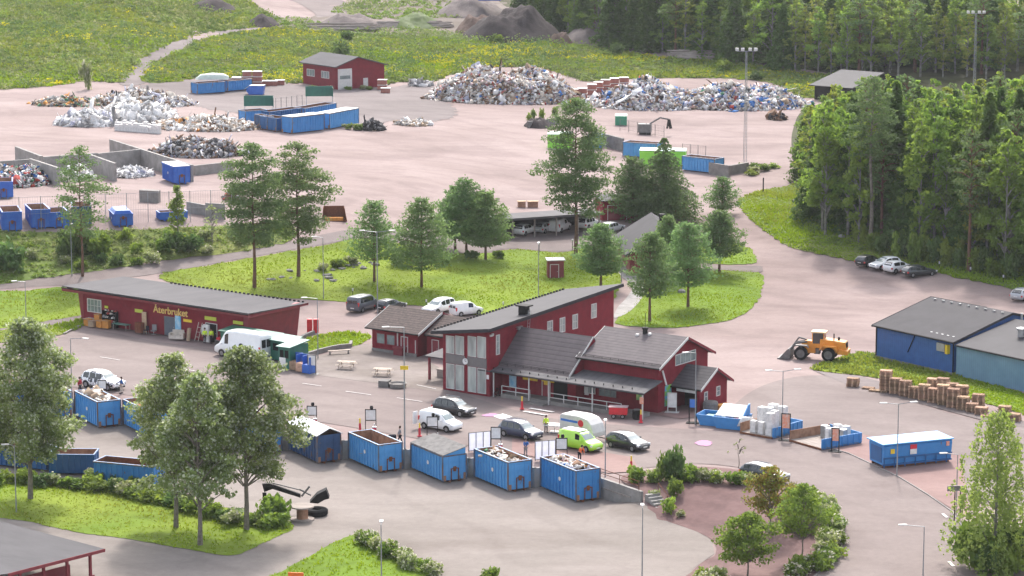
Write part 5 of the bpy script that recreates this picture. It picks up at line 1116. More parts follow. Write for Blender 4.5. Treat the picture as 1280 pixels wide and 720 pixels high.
# far and left yard
GY = 'blue containers scattered over the far yard'
def yc(p0,p1,W,Hh,m,label,**k):
    k.setdefault('hook',False); k.setdefault('corner',True); t,l = ctn_side(p0,p1,W,Hh,m,label,group=GY,name='blue_container',**k); return t,l
yc((247,118),(281,116.5),2.6,2.4,'blue_cont','blue container with a pale boat hull on top, far left yard',inner='rust')
yc((285,115),(315,112.5),2.6,2.3,'blue_cont','blue container in front of the red crates, far left yard')
yc((307,156),(334,154.5),2.6,2.6,'blue_cont','long blue container below the left green screen',inner='rust')
yc((337,156),(377,151.5),2.6,2.5,'blue_cont_deep','middle blue container of the long far row',inner='rust')
yc((381,151),(420,145),2.6,2.5,'blue_cont','last blue container of the long far row below the right green screen',inner='rust')
yc((334.5,163),(342,162.6),5.2,2.5,'blue_cont_dark','dark blue container seen end on, leftmost of the closed pair',inner='rust')
yc((345.5,165),(361,163.8),5.2,2.5,'blue_cont_deep','rusty blue container between the dark one and the white lidded one',inner='rust')
yc((365.5,167.5),(405,163.5),2.8,3.1,'blue_cont','blue container with a white lid and rusty foot',lid='flat')
yc((412,162),(448,155.5),2.8,3.0,'blue_cont_light','blue container with white lid and round sticker, right of its pair',lid='flat')
yc((735,186),(751,187),2.6,2.6,'blue_cont','blue container right behind the tall pine in the yard')
yc((779,195),(820,199),2.6,2.7,'blue_cont_light','blue ribbed container right of the grey yard wall')
yc((853,213),(893,218),2.6,2.6,'blue_cont_light','light blue ribbed container behind the wide pine branches')
GE = 'blue containers seen end on in the left yard'
def endc(px, py, w_px, L, Hh, m, label, ang=-62, lid=None, inner='rust_pale', sc=1.):
    p = tg(px,py); return container((p.x,p.y,p.z+.04), R(ang+90), L, 2.6, Hh, m, label, lid=lid, inner=inner, group=GE, hook=True, corner=False, sc=sc)
endc(217.5,231,0,6.2,2.8,'royal_blue','blue container with grey lid in front of the concrete bays',-66,'flat')
endc(4,290,0,6.,2.8,'royal_blue','blue container with pale rubbish at the left edge, first of the end on row',-75)
endc(40,287,0,6.,2.8,'royal_blue','blue container with brown rubbish, second of the end on row',-72)
endc(63,286,0,5.,2.3,'royal_blue','smaller blue container behind the slim pine trunk',-72)
endc(91,283,0,5.,2.8,'blue_cont_dark','dark blue container behind the slim pine crown',-80)
endc(143,284.5,0,5.,1.9,'royal_blue','container covered by a bright blue tarpaulin above the slope',-74,'tarp')
endc(-6,249,0,5.,2.6,'royal_blue','blue container at the left edge beside the heap of mixed rubbish',-80)
p = tg(200,277); container((p.x,p.y,p.z+.04),R(20),2.,4.,1.3,'royal_blue','low blue skip beside the poplar tree',name='blue_skip',cat='skip',hook=False,corner=False,logo=False)
# green plastic and lime containers in the right yard
def rbox(name, px, py, w, d, h, rz, m, label, cat, lid=None, bevel=.05):
    p = tg(px,py); t = thing(name,(p.x,p.y,p.z+.03),rz,label,cat); b = MB(); b.box(-w/2,0,0,w/2,d,h); b.build('body',m,t,bevel=bevel)
    if lid: b = MB(); b.slab([(-w/2-.05,-.05,h+.1),(w/2+.05,-.05,h+.1),(w/2+.05,d+.05,h+.35),(-w/2-.05,d+.05,h+.35)],.09); b.build('lid',lid,t)
    return t
rbox('lime_container', 700,186, 4.5,2.4,2.5, R(-4),'lime_plastic','lime green container with pale lid left of the tall pine trunk','container','green_top')
rbox('lime_container', 828,208, 8.,2.4,2.6, R(-8),'lime_plastic','lime green container behind the top of the wide pine','container','green_top')
rbox('green_bin', 776,157, 2.2,1.8,1.7, R(-5),'green_bin','green bin box on the grey wall in the right yard','bin','green_bin')
# green screens on the far row
for (px,py,w,label) in ((322,152,5.6,'dark green screen over the left end of the long far container'),(398,139,5.4,'dark green screen over the right end of the long far row')):
    p = tg(px,py); t = thing('green_screen',(p.x,p.y+3.,p.z),R(-12+16),label,'screen','green screens'); b = MB(); b.box(-w/2,0,2.6,w/2,.1,4.6); b.box(w/2-.12,-1.5,2.6,w/2,0,4.4); b.build('panel','green_cont',t); b = MB()
    for x in (-w/2+.1,w/2-.2): b.box(x,.1,0,x+.12,.22,4.6)
    b.build('frame','steel',t)
def frame_fence(name, p0, p1, h, label, n=5, base=0., m='grey_steel'):
    a = tg(*p0); b = tg(*p1); t = thing(name, tuple(a), 0, label, 'fence'); d = b-a
    for i in range(n): q = d*i/(n-1); k = MB(); k.tube(q+Vector((0,0,base-.3)), q+Vector((0,0,base+h)), .05, n=5); k.build('post', m, t)
    k = MB()
    for z in (.3,h*.5,h-.1): k.tube(Vector((0,0,base+z)), d+Vector((0,0,base+z)), .018, n=4)
    nn = int(d.length/.35)
    for i in range(nn): q = d*i/nn; k.tube(q+Vector((0,0,base+.2)), q+Vector((0,0,base+h-.1)), .008, n=3, caps=False)
    k.build('wire_mesh', m, t); return t
frame_fence('wire_fence',(345,150),(378,146),4.2,'tall wire fence between the two green screens',6)
frame_fence('wire_fence',(775,163),(830,172),2.2,'wire fence above the blue ribbed container',6)
frame_fence('wire_fence',(853,205),(882,208),3.6,'tall wire cage fence beside the light blue container',4)
frame_fence('wire_fence',(-30,292),(290,279),5.0,'tall thin wire fence along the left yard edge',13,m='grey_pole')
# far left skip and boat, crates
p = tg(319,119); t = thing('blue_skip',(p.x,p.y,p.z+.03),R(-6),'small blue skip with white lid right of the far containers','skip'); b = MB(); b.side([(-1.9,.9),(-1.3,.1),(1.5,.1),(1.8,1.9),(-1.1,1.9)],'Y',0,2.); b.build('body','royal_blue',t); b = MB(); b.slab([(-2.3,-.1,1.2),(-1.2,-.1,1.95),(-1.2,2.1,1.95),(-2.3,2.1,1.2)],.06); b.slab([(-1.2,-.1,1.95),(1.8,-.1,1.98),(1.8,2.1,1.98),(-1.2,2.1,1.95)],.06); b.build('lid','white_paint',t)
p = tg(265,114); t = thing('boat_hull',(p.x,p.y+1.2,p.z+2.5),R(2),'pale upturned boat hull lying on the far blue container','boat'); b = MB()
pr = [(-3.6,.1,.0),(-2.4,1.0,.9),(0,1.25,1.2),(2.4,1.0,1.0),(3.4,.3,.5)]
vs = []
for x,w,h in pr: vs += [(x,-w,0),(x,-w*.7,h*.7),(x,0,h),(x,w*.7,h*.7),(x,w,0)]
b.add(vs,[(i*5+j,(i+1)*5+j,(i+1)*5+j+1,i*5+j+1) for i in range(4) for j in range(4)]+[(0,1,2,3,4),(24,23,22,21,20)]); b.build('hull','hull',t,smooth=True); b = MB(); b.box(-3.4,-1.2,-.15,3.3,1.2,0); b.build('deck','white_paint',t)
def crates(spots, label, group):
    first = None
    for i,(px,py,z) in enumerate(spots):
        p = tg(px,py)
        if first is None:
            t = thing('stacked_crate',(0,0,0),0,label,'crate',group); b = MB(); b.box(-.9,-.7,0,.9,.7,.95)
            for x in (-.92,-.3,.3,.88): b.box(x-.03,-.74,0,x+.07,-.7,.95)
            b.build('box','crate_red',t); b = MB(); b.box(-1.,-.8,.95,1.,.8,1.07); b.build('lid','white_paint',t); first = t; o = t
        else: o = copy_tree(first)
        o['label'] = label; o['group'] = group; o.location = (p.x,p.y,p.z+z*1.08); o.rotation_euler.z = random.uniform(-.15,.15)
crates([(296,109,0),(309,108,0),(309,108,1),(309,108,2),(322,108,0),(322,108,1),(322,108,2),(332,107,0),(341,107,0),(350,106,0),(296,109,1)], 'red brown crate with white lid in the group behind the far blue containers', 'red crates behind the far containers')
crates([(695,125,0),(706,125,0),(695,125,1),(717,124,0),(706,125,1),(728,123,0),(717,124,1),(728,123,1),(740,118,0),(740,118,1),(748,115,0),(748,115,1),(757,112,1),(757,112,0),(768,110,1),(768,110,0),(780,109,0),(780,109,1)], 'brown crate with white lid between the two big rubbish heaps', 'brown crates between the rubbish heaps')
crates([(478,112,0),(478,112,1),(482,116,0)], 'crate with white top beside the far garage', 'crates beside the garage')

# ---- flat beds and skips with appliances, right of the porch
def tray(px0, px1, D, label, name='open_tray', h=1.15, front=True):
    "low blue tray: near edge between two pixels, three blue walls"
    a = tg(*px0); b = tg(*px1); d = b-a; W = Vector((d.x,d.y)).length; ang = math.atan2(d.y,d.x); t = thing(name,(a.x,a.y,a.z+.04),ang,label,'container')
    m = MB(); m.box(0,0,.08,W,D,.2); m.build('floor','wood_grey',t)
    m = MB(); m.box(0,0,.05,.08,D,h); m.build('left_wall','rust_pale',t)
    m = MB(); m.box(W-.08,0,.05,W,D,h); m.box(.08,D-.08,.05,W-.08,D,h); 
    for y in np.arange(.4,D,.8): m.box(W,y,.05,W+.07,y+.1,h)
    m.build('wall','blue_cont',t); m = MB(); m.box(0,-.08,.0,W,0,.2); m.build('sill','rust',t); return t,W
t1,w1 = tray((925,542),(966,549.5),5.4,'low blue tray crowded with tall white refrigerators')
t2,w2 = tray((987,552),(1027,563.5),5.6,'low blue tray with a few white appliances at its back')
m = MB(); m.side([(-.0,.2),(-.9,.75),(-.75,.75),(0,.3)],'Y',0,1)
_fr = {}
def fridge(t, x, y, w, d, h, label, m='r_white', rz=0., base='refrigerator', cat='refrigerator', z=.2):
    o = t.matrix_world if False else None
    ca_,sa_ = math.cos(t.rotation_euler.z), math.sin(t.rotation_euler.z); loc = (t.location.x+x*ca_-y*sa_, t.location.y+x*sa_+y*ca_, t.location.z+z)
    e = thing(base, loc, t.rotation_euler.z+rz, label, cat, 'white goods on the trays')
    b = MB(); b.box(0,.03,0,w,d,h); b.build('cabinet', m, e); b = MB(); b.box(.01,0,.03,w-.01,.028,h*.62); b.build('door', m, e); b = MB(); b.box(.01,0,h*.64,w-.01,.028,h-.02); b.build('door', m, e); b = MB(); b.box(.06,-.04,h*.3,.09,0,h*.5); b.box(.06,-.04,h*.7,.09,0,h*.82); b.build('handle','steel',e)
for i,(x,y,w,d,h,l) in enumerate([(.9,.5,.65,.65,1.25,'low white freezer at the near left corner of the crowded tray'),(2.0,.4,.65,.65,1.3,'low white freezer second from the left at the front of the crowded tray'),
  (3.1,.3,.72,.75,2.4,'tall white refrigerator at the front right of the crowded tray'),(3.9,.35,.72,.75,2.35,'tall white refrigerator last at the front of the crowded tray'),(.9,1.8,.8,.8,2.5,'broad white cabinet left in the second row of the crowded tray'),
  (1.8,1.7,.8,.8,2.6,'tall white cabinet in the middle of the second row'),(2.7,1.6,.7,.7,2.4,'white refrigerator right in the second row'),(4.2,1.6,.7,.7,2.3,'white refrigerator by the right wall of the crowded tray'),
  (1.4,3.0,.9,.8,2.7,'tallest white refrigerator at the back of the crowded tray'),(2.6,3.1,.8,.8,2.6,'white refrigerator back centre of the crowded tray'),(3.6,3.0,.8,.8,2.4,'white refrigerator back right of the crowded tray'),(4.3,3.9,.7,.7,2.1,'white appliance at the far right corner of the crowded tray')]):
    if x+w < w1: fridge(t1,x,y,w*1.05,d,h,l,rz=random.uniform(-.06,.06))
for i,(x,y,w,d,h,l) in enumerate([(1.1,3.3,.75,.7,1.3,'white washing machine leftmost in the emptier tray'),(2.1,3.0,.7,.7,1.25,'white washing machine second in the emptier tray'),(2.9,3.1,.7,.7,1.4,'white stove in the middle of the emptier tray'),(3.7,3.4,.75,.7,1.35,'white washing machine by the right wall of the emptier tray'),(1.9,4.3,.75,.7,1.45,'white appliance at the back left of the emptier tray'),(3.2,4.3,.75,.7,1.5,'white appliance at the back right of the emptier tray')]):
    fridge(t2,x,y,w,d,h,l,m='r_white' if i%3 else 'steel',rz=random.uniform(-.2,.2),base='washing_machine',cat='appliance')
def skip(px, py, W, D, h, rz, label, lid=None, m='blue_cont'):
    p = tg(px,py); t = thing('blue_skip',(p.x,p.y,p.z+.04),rz,label,'skip'); w = W/2
    b = MB(); th = .06
    out = [(-w-.5,h),(-w,0),(w,0),(w+.3,h)]; 
    def q(pts,y0,y1): b.side(pts,'Y',y0,y1)
    q(out,0,th); q(out,D-th,D); q([(-w-.5,h),(-w,0),(-w+th,0.02),(-w-.5+th,h)],th,D-th); q([(w+.3,h),(w+.3-th,h),(w-th,.02),(w,0)],th,D-th); b.box(-w+th,th,.0,w-th,D-th,.06)
    for y in (-.04,D): b.box(-w-.5,y,h-.1,w+.3,y+.04,h)
    b.build('body',m,t)
    if lid: b = MB(); b.slab([(-w-.4,D*.25,h+.02),(w+.1,D*.25,h+.02),(w-.1,D*.9,h+.95),(-w-.2,D*.9,h+.95)],.06); b.build('lid','white_paint',t); b = MB(); b.side([(D*.2,h),(D*.95,h),(D*.95,h+1.15),(D*.8,h+1.1)],'X',w-.02,w+.1); b.build('side_panel',m,t)
    return t
s1 = skip(889,533,2.6,2.6,1.15,R(-25),'blue skip with green inside beside the porch')
b = MB(); b.box(-1.2,.1,.5,1.2,2.4,.8); tag(b.build('green_load','green_top',None,tuple(s1.location),s1.rotation_euler.z),'pale green material lying in the left skip','rubbish')
s2 = skip(910,537,2.7,3.,1.25,R(-25),'blue skip with tilted white lid left of the refrigerators',lid=True)
load(thing('anchor_tmp',tuple(s2.location),s2.rotation_euler.z),2.0,2.2,1.1,40,[('r_red',3),('r_white',2),('r_dark',1)],'red and white sacks in the skip with the white lid',11,.2,.15,.4)
for o in list(COL.objects):
    if o.name.startswith('anchor_tmp'): bpy.data.objects.remove(o)
# closed container right
a = tg(1104,587); b_ = tg(1189,578); d = b_-a; ang = math.atan2(d.y,d.x); Lq = Vector((d.x,d.y)).length
RC = thing('closed_container',(a.x,a.y,a.z+.05),ang,'long low blue closed container with small coloured signs beside the kerb','container')
b = MB(); D_ = 2.9; RC.scale = (1,1,1.18)
b.side([(.12,.3),(-.1,1.9),(.15,2.15),(D_-.15,2.15),(D_+.1,1.9),(D_-.12,.3)],'X',0,Lq); b.build('body','blue_cont',RC)
b = MB(); b.slab([(-.25,-.25,2.2),(Lq+.1,-.25,2.2),(Lq+.1,D_+.2,2.24),(-.25,D_+.2,2.24)],.09); b.build('lid','blue_cont_light',RC)
b = MB(); b.box(-.05,-.14,.85,Lq,-.04+.0,.98); b.box(-.05,-.06,.25,Lq,.1,.4)
for x in np.arange(0,Lq,1.2): b.box(x,-.12,.1,x+.1,-.04,.9)
b.build('side_beam','blue_cont_deep',RC); b = MB(); b.box(.1,.3,.0,Lq-.1,.5,.28); b.box(.1,D_-.5,.0,Lq-.1,D_-.3,.28); b.build('skid','rust',RC)
f = Face((0,-.09,0),(1,0,0),RC); f.panel('sign',3.0,1.55,.75,.4,'sign_red',.06); f.panel('sign',3.0,1.1,.75,.45,'sign_white',.06); f.panel('sign',.75,1.3,.45,.4,'sign_yellow',.06); f.panel('sign',Lq-.7,1.55,.35,.4,'sign_orange',.06)
f = Face((0,D_,0),(0,-1,0),RC)
b = MB(); b.box(-.06,.35,.5,-.003,D_-.35,1.8); b.build('end_door','blue_cont_deep',RC)
# sign stands
def stand(px, py, w, h, board, rz, label, name='information_sign', bz=.45, frame='black_metal'):
    p = tg(px,py); t = thing(name,(p.x,p.y,p.z+.06),rz,label,'sign'); b = MB()
    for x in (-w/2,w/2): b.box(x-.05,-.05,0,x+.05,.05,h)
    b.box(-w/2,-.05,h-.1,w/2,.05,h-.003); b.box(-w/2-.3,-.4,-.02,w/2+.3,.4,.04); b.build('frame',frame,t); b = MB(); b.box(-w/2+.06,-.035,h*bz,w/2-.06,.035,h-.12); b.build('board',board,t); return t
stand(982,551,.9,2.9,'sign_orange',R(-12),'orange sign stand in a black frame between the two trays')
stand(1044,565,.75,2.5,'sign_orange',R(-12),'orange and white sign stand right of the emptier tray')
stand(866,529,.8,2.7,'sign_blue',R(-12),'blue and white sign stand in front of the porch',bz=.62)
stand(840,516,.95,2.2,'sign_white',R(-12),'white information stand beside the porch entrance',frame='white_paint',bz=.25)
stand(390,468,1.0,2.3,'sign_white',R(-20),'grey sign frame right of the blue paper bins',frame='grey_steel')
b = MB(); b.box(-1.3,0,0,.9,.8,.95); p = tg(855,511)
# rubbish heaps
def heap(name, px, py, wpx, h, dm, n, mats, label, seed, smin=.26, smax=.82, cat='rubbish heap', base='r_tan', rz=0., power=.7, lump=.25):
    p = tg(px,py); k = F/(p.y*math.cos(P)+H*.17); rx = wpx/k/2; rg = np.random.default_rng(seed)
    ph = rg.uniform(0,6,6)
    def hgt(u,v):
        r = np.sqrt(u*u+v*v); e = 1+lump*(np.sin(u*5+ph[0])*.6+np.sin(u*9+v*4+ph[1])*.5+np.cos(v*6+ph[2])*.4)
        return np.where(r < 1, (1-np.minimum(r,1)**1.6)**power*h*e, 0)
    t = thing(name,(p.x,p.y+dm*.55,0),rz,label,cat); cs,sn = math.cos(rz),math.sin(rz); cx_,cy_ = p.x,p.y+dm*.55
    N = 34; g = np.linspace(-1,1,N+1); U,V_ = np.meshgrid(g,g,indexing='ij'); X = U.ravel()*rx; Y = V_.ravel()*dm
    Z = TN(cx_+X*cs-Y*sn, cy_+X*sn+Y*cs)+np.where(np.hypot(U,V_).ravel()<1, hgt(U.ravel(),V_.ravel())-.05, -.4)
    idx = np.arange((N+1)**2).reshape(N+1,N+1); Fq = np.stack([idx[:-1,:-1],idx[1:,:-1],idx[1:,1:],idx[:-1,1:]],-1).reshape(-1,4)
    me = npmesh('core', np.stack([X,Y,Z],1), Fq, base); o = bpy.data.objects.new('core',me); COL.objects.link(o); o.parent = t
    def fn(rg_,n_):
        a = rg_.uniform(0,2*math.pi,n_); r = np.sqrt(rg_.random(n_))*(1.03+.12*(rg_.random(n_) < .12)); u = r*np.cos(a); v = r*np.sin(a); X = u*rx; Y = v*dm
        return np.stack([X,Y,TN(cx_+X*cs-Y*sn, cy_+X*sn+Y*cs)+hgt(u,v)+rg_.uniform(-.1,.25,n_)],1)
    d = debris('debris',(0,0,0),fn,int(n*1.9),smin,smax,mats,None,None,None,0,seed,.62,.2); d.parent = t
    return t
MW = [('r_white',9),('r_cream',4),('r_grey',2),('r_dark',1.2),('r_brown',2),('r_pink',2),('r_lilac',3),('r_tan',1.5),('r_red',.6),('r_blue',1)]
heap('rubbish_heap', 632,127, 188, 6.0, 9.5, 5200, [('r_white',8),('r_cream',5),('r_grey',2),('r_dark',1.3),('r_brown',3.4),('r_tan',3),('r_red',1),('r_pink',2.4),('r_lilac',1.6),('r_blue',.8),('r_orange',.3)],'tallest mixed rubbish heap in the middle of the far yard',21)
heap('rubbish_heap', 812,135, 140, 4.1, 9, 3600, MW+[('r_blue',.8)],'left part of the long pale rubbish heap',22)
heap('rubbish_heap', 925,135, 170, 3.6, 9, 3600, MW+[('r_blue',2.2),('r_green',.4)],'right part of the long pale rubbish heap with blue plastic',23)
heap('rubbish_heap', 175,132, 120, 2.0, 7, 1900, [('r_cream',4),('r_tan',2),('r_brown',2.4),('r_grey',3),('r_white',5),('r_dark',1.5),('r_lilac',3)],'brown and grey rubbish heap in the far left yard',24)
heap('rubbish_heap', 255,162, 130, 1.3, 7, 1900, [('r_cream',5),('r_tan',2.6),('r_brown',2.4),('r_white',6),('r_grey',2),('r_dark',1.),('r_orange',.35)],'low heap of cream and brown boards right of the white appliances',25,rz=R(-4))
heap('rubbish_heap', 85,132, 90, .9, 5, 400, [('r_cream',2),('r_grey',3),('r_dark',2),('r_green',1.5),('r_orange',1.2),('r_tan',2)],'thin scatter of rubbish with orange and green pieces at the far left',26)
heap('scrap_heap', 246,195, 108, 2.2, 6, 1700, [('r_dark',3),('r_grey',5),('r_brown',2.5),('r_lilac',2),('r_tan',.6),('r_white',.7)],'dark grey scrap metal heap behind the low block wall',27,.25,.8,'scrap heap')
heap('rubbish_heap', 20,232, 80, 2.2, 6, 1200, [('r_white',4),('r_dark',2.5),('r_blue',1.5),('r_green',1.5),('r_red',1.4),('r_grey',3),('r_cream',2)],'heap of mixed coloured rubbish in the leftmost bay',28,.25,.75)
heap('rubbish_heap', 92,226, 44, 1.3, 4, 400, [('r_white',6),('r_cream',3),('r_grey',1)],'white rubbish behind the slim pine in the middle bay',29,.25,.7)
heap('rubbish_heap', 162,221, 50, .8, 4, 420, [('r_white',6),('r_lilac',2),('r_grey',1.5)],'low white plastic rubbish in the right bay',30,.25,.7)
heap('rubbish_heap', 466,163, 26, 1.2, 2.2, 160, [('r_dark',6),('r_grey',1)],'small pile of black bags right of the white lidded containers',31,.4,.9)
heap('rubbish_heap', 515,157, 44, .5, 3, 150, [('r_cream',4),('r_tan',3),('r_white',3),('r_grey',2)],'thin scatter of pale rubbish in the middle of the yard',32,.25,.8)
heap('rubbish_heap', 525,108, 26, .6, 2, 60, [('r_grey',3),('r_white',2)],'few grey sheets left of the tallest heap',33,.4,1.2)
heap('rubbish_heap', 973,150, 22, .8, 2, 70, [('r_dark',3),('r_brown',2)],'little dark scrap pile near the forest corner of the yard',34,.3,.8)
heap('rubbish_heap', 290,251, 20, 1.0, 2, 90, [('r_brown',4),('r_red',1),('r_grey',1)],'small brown pile beside the tall pine at the yard edge',35,.3,.7)
# white appliances in the far yard: low front rows stand one by one, behind them a heap
heap('appliance_heap', 108,157, 82, 1.6, 5, 650, [('r_white',8),('r_grey',3),('r_lilac',.8)],'left heap of white appliances in the far yard',36,.6,1.1,'appliance heap','r_white')
heap('appliance_heap', 168,152, 96, 2.6, 8, 900, [('r_white',9),('r_grey',2),('r_cream',1)],'right heap of white appliances in the far yard',37,.6,1.15,'appliance heap','r_white')
wm = None
for i in range(34):
    px = 146+ (i%17)*3.3+random.uniform(-.6,.6); py = 160+(i//17)*3.2+(i%17)*.25
    p = tg(px,py)
    if wm is None:
        wm = thing('washing_machine',(0,0,0),0,'white appliance standing in the front rows of the far appliance heap','appliance','white appliances in rows')
        b = MB(); b.box(-.35,-.35,0,.35,.35,1.25); b.build('cabinet','white_paint',wm); b = MB(); b.box(-.3,-.37,.1,.3,-.352,1.15); b.build('door','r_white',wm); o = wm
    else: o = copy_tree(wm)
    s = random.choice((.9,1,1.25)); o.location = tuple(p); o.rotation_euler.z = R(random.uniform(-35,5)); o.scale = (1,1,s)
# logs and timber
def logpile(name, px, py, n, L, rz, label, m='wood_grey', hh=3):
    p = tg(px,py); t = thing(name,(p.x,p.y,p.z),rz,label,'log pile'); b = MB()
    for i in range(int(n*1.9)):
        y = random.uniform(-2.4,2.4); z = random.uniform(.1,1.7)*(1-abs(y)/3); x = random.uniform(-2.5,2.5); b.tube((x-L/2,y,z),(x+L/2,y+random.uniform(-.6,.6),z+random.uniform(-.2,.2)),random.uniform(.14,.24),n=6)
    o = b.build('logs',m,t); o['kind'] = 'stuff'
logpile('log_pile', 868,72, 60, 8, R(-12),'pile of long pale logs below the forest edge')
logpile('timber_pile', 515,34, 46, 16, R(3),'long pile of grey timber below the soil heaps','wood_grey')
logpile('timber_pile', 430,37, 26, 14, R(2),'low strip of grey timber behind the yellow flowers','wood_grey')
p = tg(612,21); b = MB(); b.box(-3,-1.5,0,3,1.5,1.2); tag(b.build('tarpaulin_bale',['royal_blue'],None,(p.x,p.y,p.z+4.2),0,bevel=.3),'blue and white wrapped bundle on top of the dark heap','bundle')

# ================================================================== PALLETS
def pallet_mesh():
    b = MB()
    for y in (0,.33,.66): b.box(0,y,0,1.2,y+.12,.022)
    for x in (0,.53,1.06):
        for y in (0,.33,.66): b.box(x,y,.022,x+.14,y+.12,.1)
        b.box(x,0,.1,x+.14,.78,.122)
    for i in range(5): b.box(0,i*.165,.122,1.2,i*.165+.115,.144)
    return b.mesh('pallet','wood_pallet')
PM = pallet_mesh(); npal = 0
def stack(px, py, n, label, rz=R(-20), s=1.12):
    global npal
    p = tg(px,py)
    for k in range(max(1,n-2+random.choice((-2,-1,0,1)) if n > 3 else n)):
        o = inst('pallet', PM, None, (p.x+random.uniform(-.05,.05), p.y+random.uniform(-.05,.05), p.z+.08+k*.144*s), rz+random.uniform(-.06,.06), s); npal += 1
        tag(o, label, 'pallet', 'wooden pallets stacked along the grass')
words = ['first','second','third','fourth','fifth','sixth','seventh','eighth','ninth','tenth','eleventh']
row = [(1101,490,16),(1113,493,15),(1125,496,14),(1137,498.5,12),(1149,501,13),(1161,504,14),(1173,507,15),(1185,510,14),(1197,513,13),(1209,516,9),(1220,519,6)]
for i,(x,y,n) in enumerate(row): stack(x-2,y,n,f'wooden pallet in the {words[i]} front stack from the left of the long row')
for i,(x,y,n) in enumerate([(1158,497,17),(1170,500,16),(1182,503,15),(1194,506,14),(1214,510,12)]): stack(x,y,n,f'wooden pallet in the {words[i]} stack of the rear row behind the long pallet row')
stack(1058,484,8,'wooden pallet in the lone low stack left of the long row')
stack(1247,523,10,'wooden pallet in the stack at the right end behind the birch top'); stack(1259,527,8,'wooden pallet in the rightmost low stack')
for px,py in ((1077,487),(1086,490),(1094,491)): stack(px,py,1,'flat pallet lying between the lone stack and the long row')
stack(1226,522,1,'flat pale pallet leaning at the right foot of the long row'); 

# ================================================================== LAMPS, MASTS, BOLLARDS
def lamp(px, py, top, arms, label, r=.07, name='street_lamp', group='street lamps', arml=1.6, z=None):
    p = tg(px,py); h = Zat(p.y,top)-p.z; t = thing(name, tuple(p), 0, label, 'street lamp', group)
    b = MB(); b.tube((0,0,0),(0,0,h),r,r*.6,n=7); b.build('pole','grey_pole',t)
    for a in arms:
        d = Vector((math.cos(R(a)),math.sin(R(a)),0)); b = MB(); b.tube((0,0,h-.02),d*arml+Vector((0,0,h+.12)),.035,n=5); ar = b.build('arm','grey_pole',t)
        b = MB(); c = d*arml+Vector((0,0,h+.1)); s = Vector((-d.y,d.x,0)); b.obox(c-s*.16,d,.75,s,.32,Vector((0,0,1)),.11); b.build('lamp_head','white_paint',ar,bevel=.03)
    return t
lamp(91,534,423,[-25],'street lamp with one arm behind the left container')
lamp(20.5,641,557,[190],'short street lamp in front of the left hedge',arml=.5)
lamp(506,566,409,[200],'tall street lamp with a yellow sign by the picnic terrace',r=.09)
p = tg(506,566); b = MB(); b.box(-.42,-.12,0,.42,-.085,.42); tag(b.build('yellow_sign','sign_yellow',None,(p.x,p.y,Zat(p.y,462)),0),'small yellow sign on the tall lamp post','sign')
lamp(397.5,449,373,[190],'street lamp at the right end of the reuse shop',arml=1.2)
lamp(404.5,374,297,[185],'street lamp on the lawn near the tall pine',arml=.8)
lamp(472,392,290,[170,10],'tall street lamp with two arms behind the old building',r=.09)
lamp(673,392,306,[90],'thin lamp pole behind the office roof',arml=.3)
lamp(777,352,321,[180],'street lamp beside the path to the grey roofed house')
lamp(977.5,546,464,[190,10],'street lamp with two arms behind the refrigerators',arml=1.2)
lamp(1121,596,505,[190,10],'street lamp with two arms beside the closed container',arml=1.2)
lamp(869,531,441,[205],'street lamp in front of the porch gable',arml=.9)
lamp(802.5,737,635,[90],'lamp pole right of the wall end in the foreground',arml=.2)
lamp(477,742,656,[90],'short lamp pole in the foreground grass',arml=.3)
lamp(1153,748,658,[182],'street lamp in the curved road at the bottom right',arml=1.5)
lamp(1195,645,568,[185],'street lamp arm showing left of the hanging birch',arml=1.)
lamp(756.5,597,528,[90],'thin pole at the corner of the ramp wall',arml=.1)
lamp(90,345,282,[90],'thin white lamp pole on the left slope',arml=.2)
lamp(33,410,352,[200],'street lamp on the grass at the far left',arml=1.)
def mast(px, py, top, label, arm=1.6):
    p = tg(px,py); h = Zat(p.y,top)-p.z; t = thing('light_mast', tuple(p), 0, label, 'light mast', 'light masts'); b = MB()
    for x,y in ((-.3,-.3),(.3,-.3),(0,.35)): b.tube((x,y,0),(x*.4,y*.4,h),.04,n=4)
    for i in range(int(h/1.2)):
        z = i*1.2; f = 1-.6*z/h; b.tube((-.3*f,-.3*f,z),(.3*f,-.3*f,z+1.2),.018,n=3); b.tube((.3*f,-.3*f,z),(0,.35*f,z+1.2),.018,n=3)
    b.build('lattice_pole','grey_pole',t); b = MB(); b.tube((-arm,0,h),(arm,0,h),.06,n=5); b.build('crossbar','grey_pole',t)
    for x in (-arm,-arm*.4,arm*.4,arm): b = MB(); b.box(x-.28,-.25,h+.05,x+.28,.2,h+.55); b.build('floodlight','white_paint',t)
mast(931,206,64,'tall light mast with four floodlights between the yard and the forest road')
mast(1217,128,17,'tall light mast standing between the forest trees')
def simplepole(px,py,top,label,r=.05,name='pole',cat='pole',m='grey_pole'):
    p = tg(px,py); h = Zat(p.y,top)-p.z; b = MB(); b.tube((0,0,0),(0,0,h),r,n=5); return tag(b.build(name,m,None,tuple(p)),label,cat)
bol = None
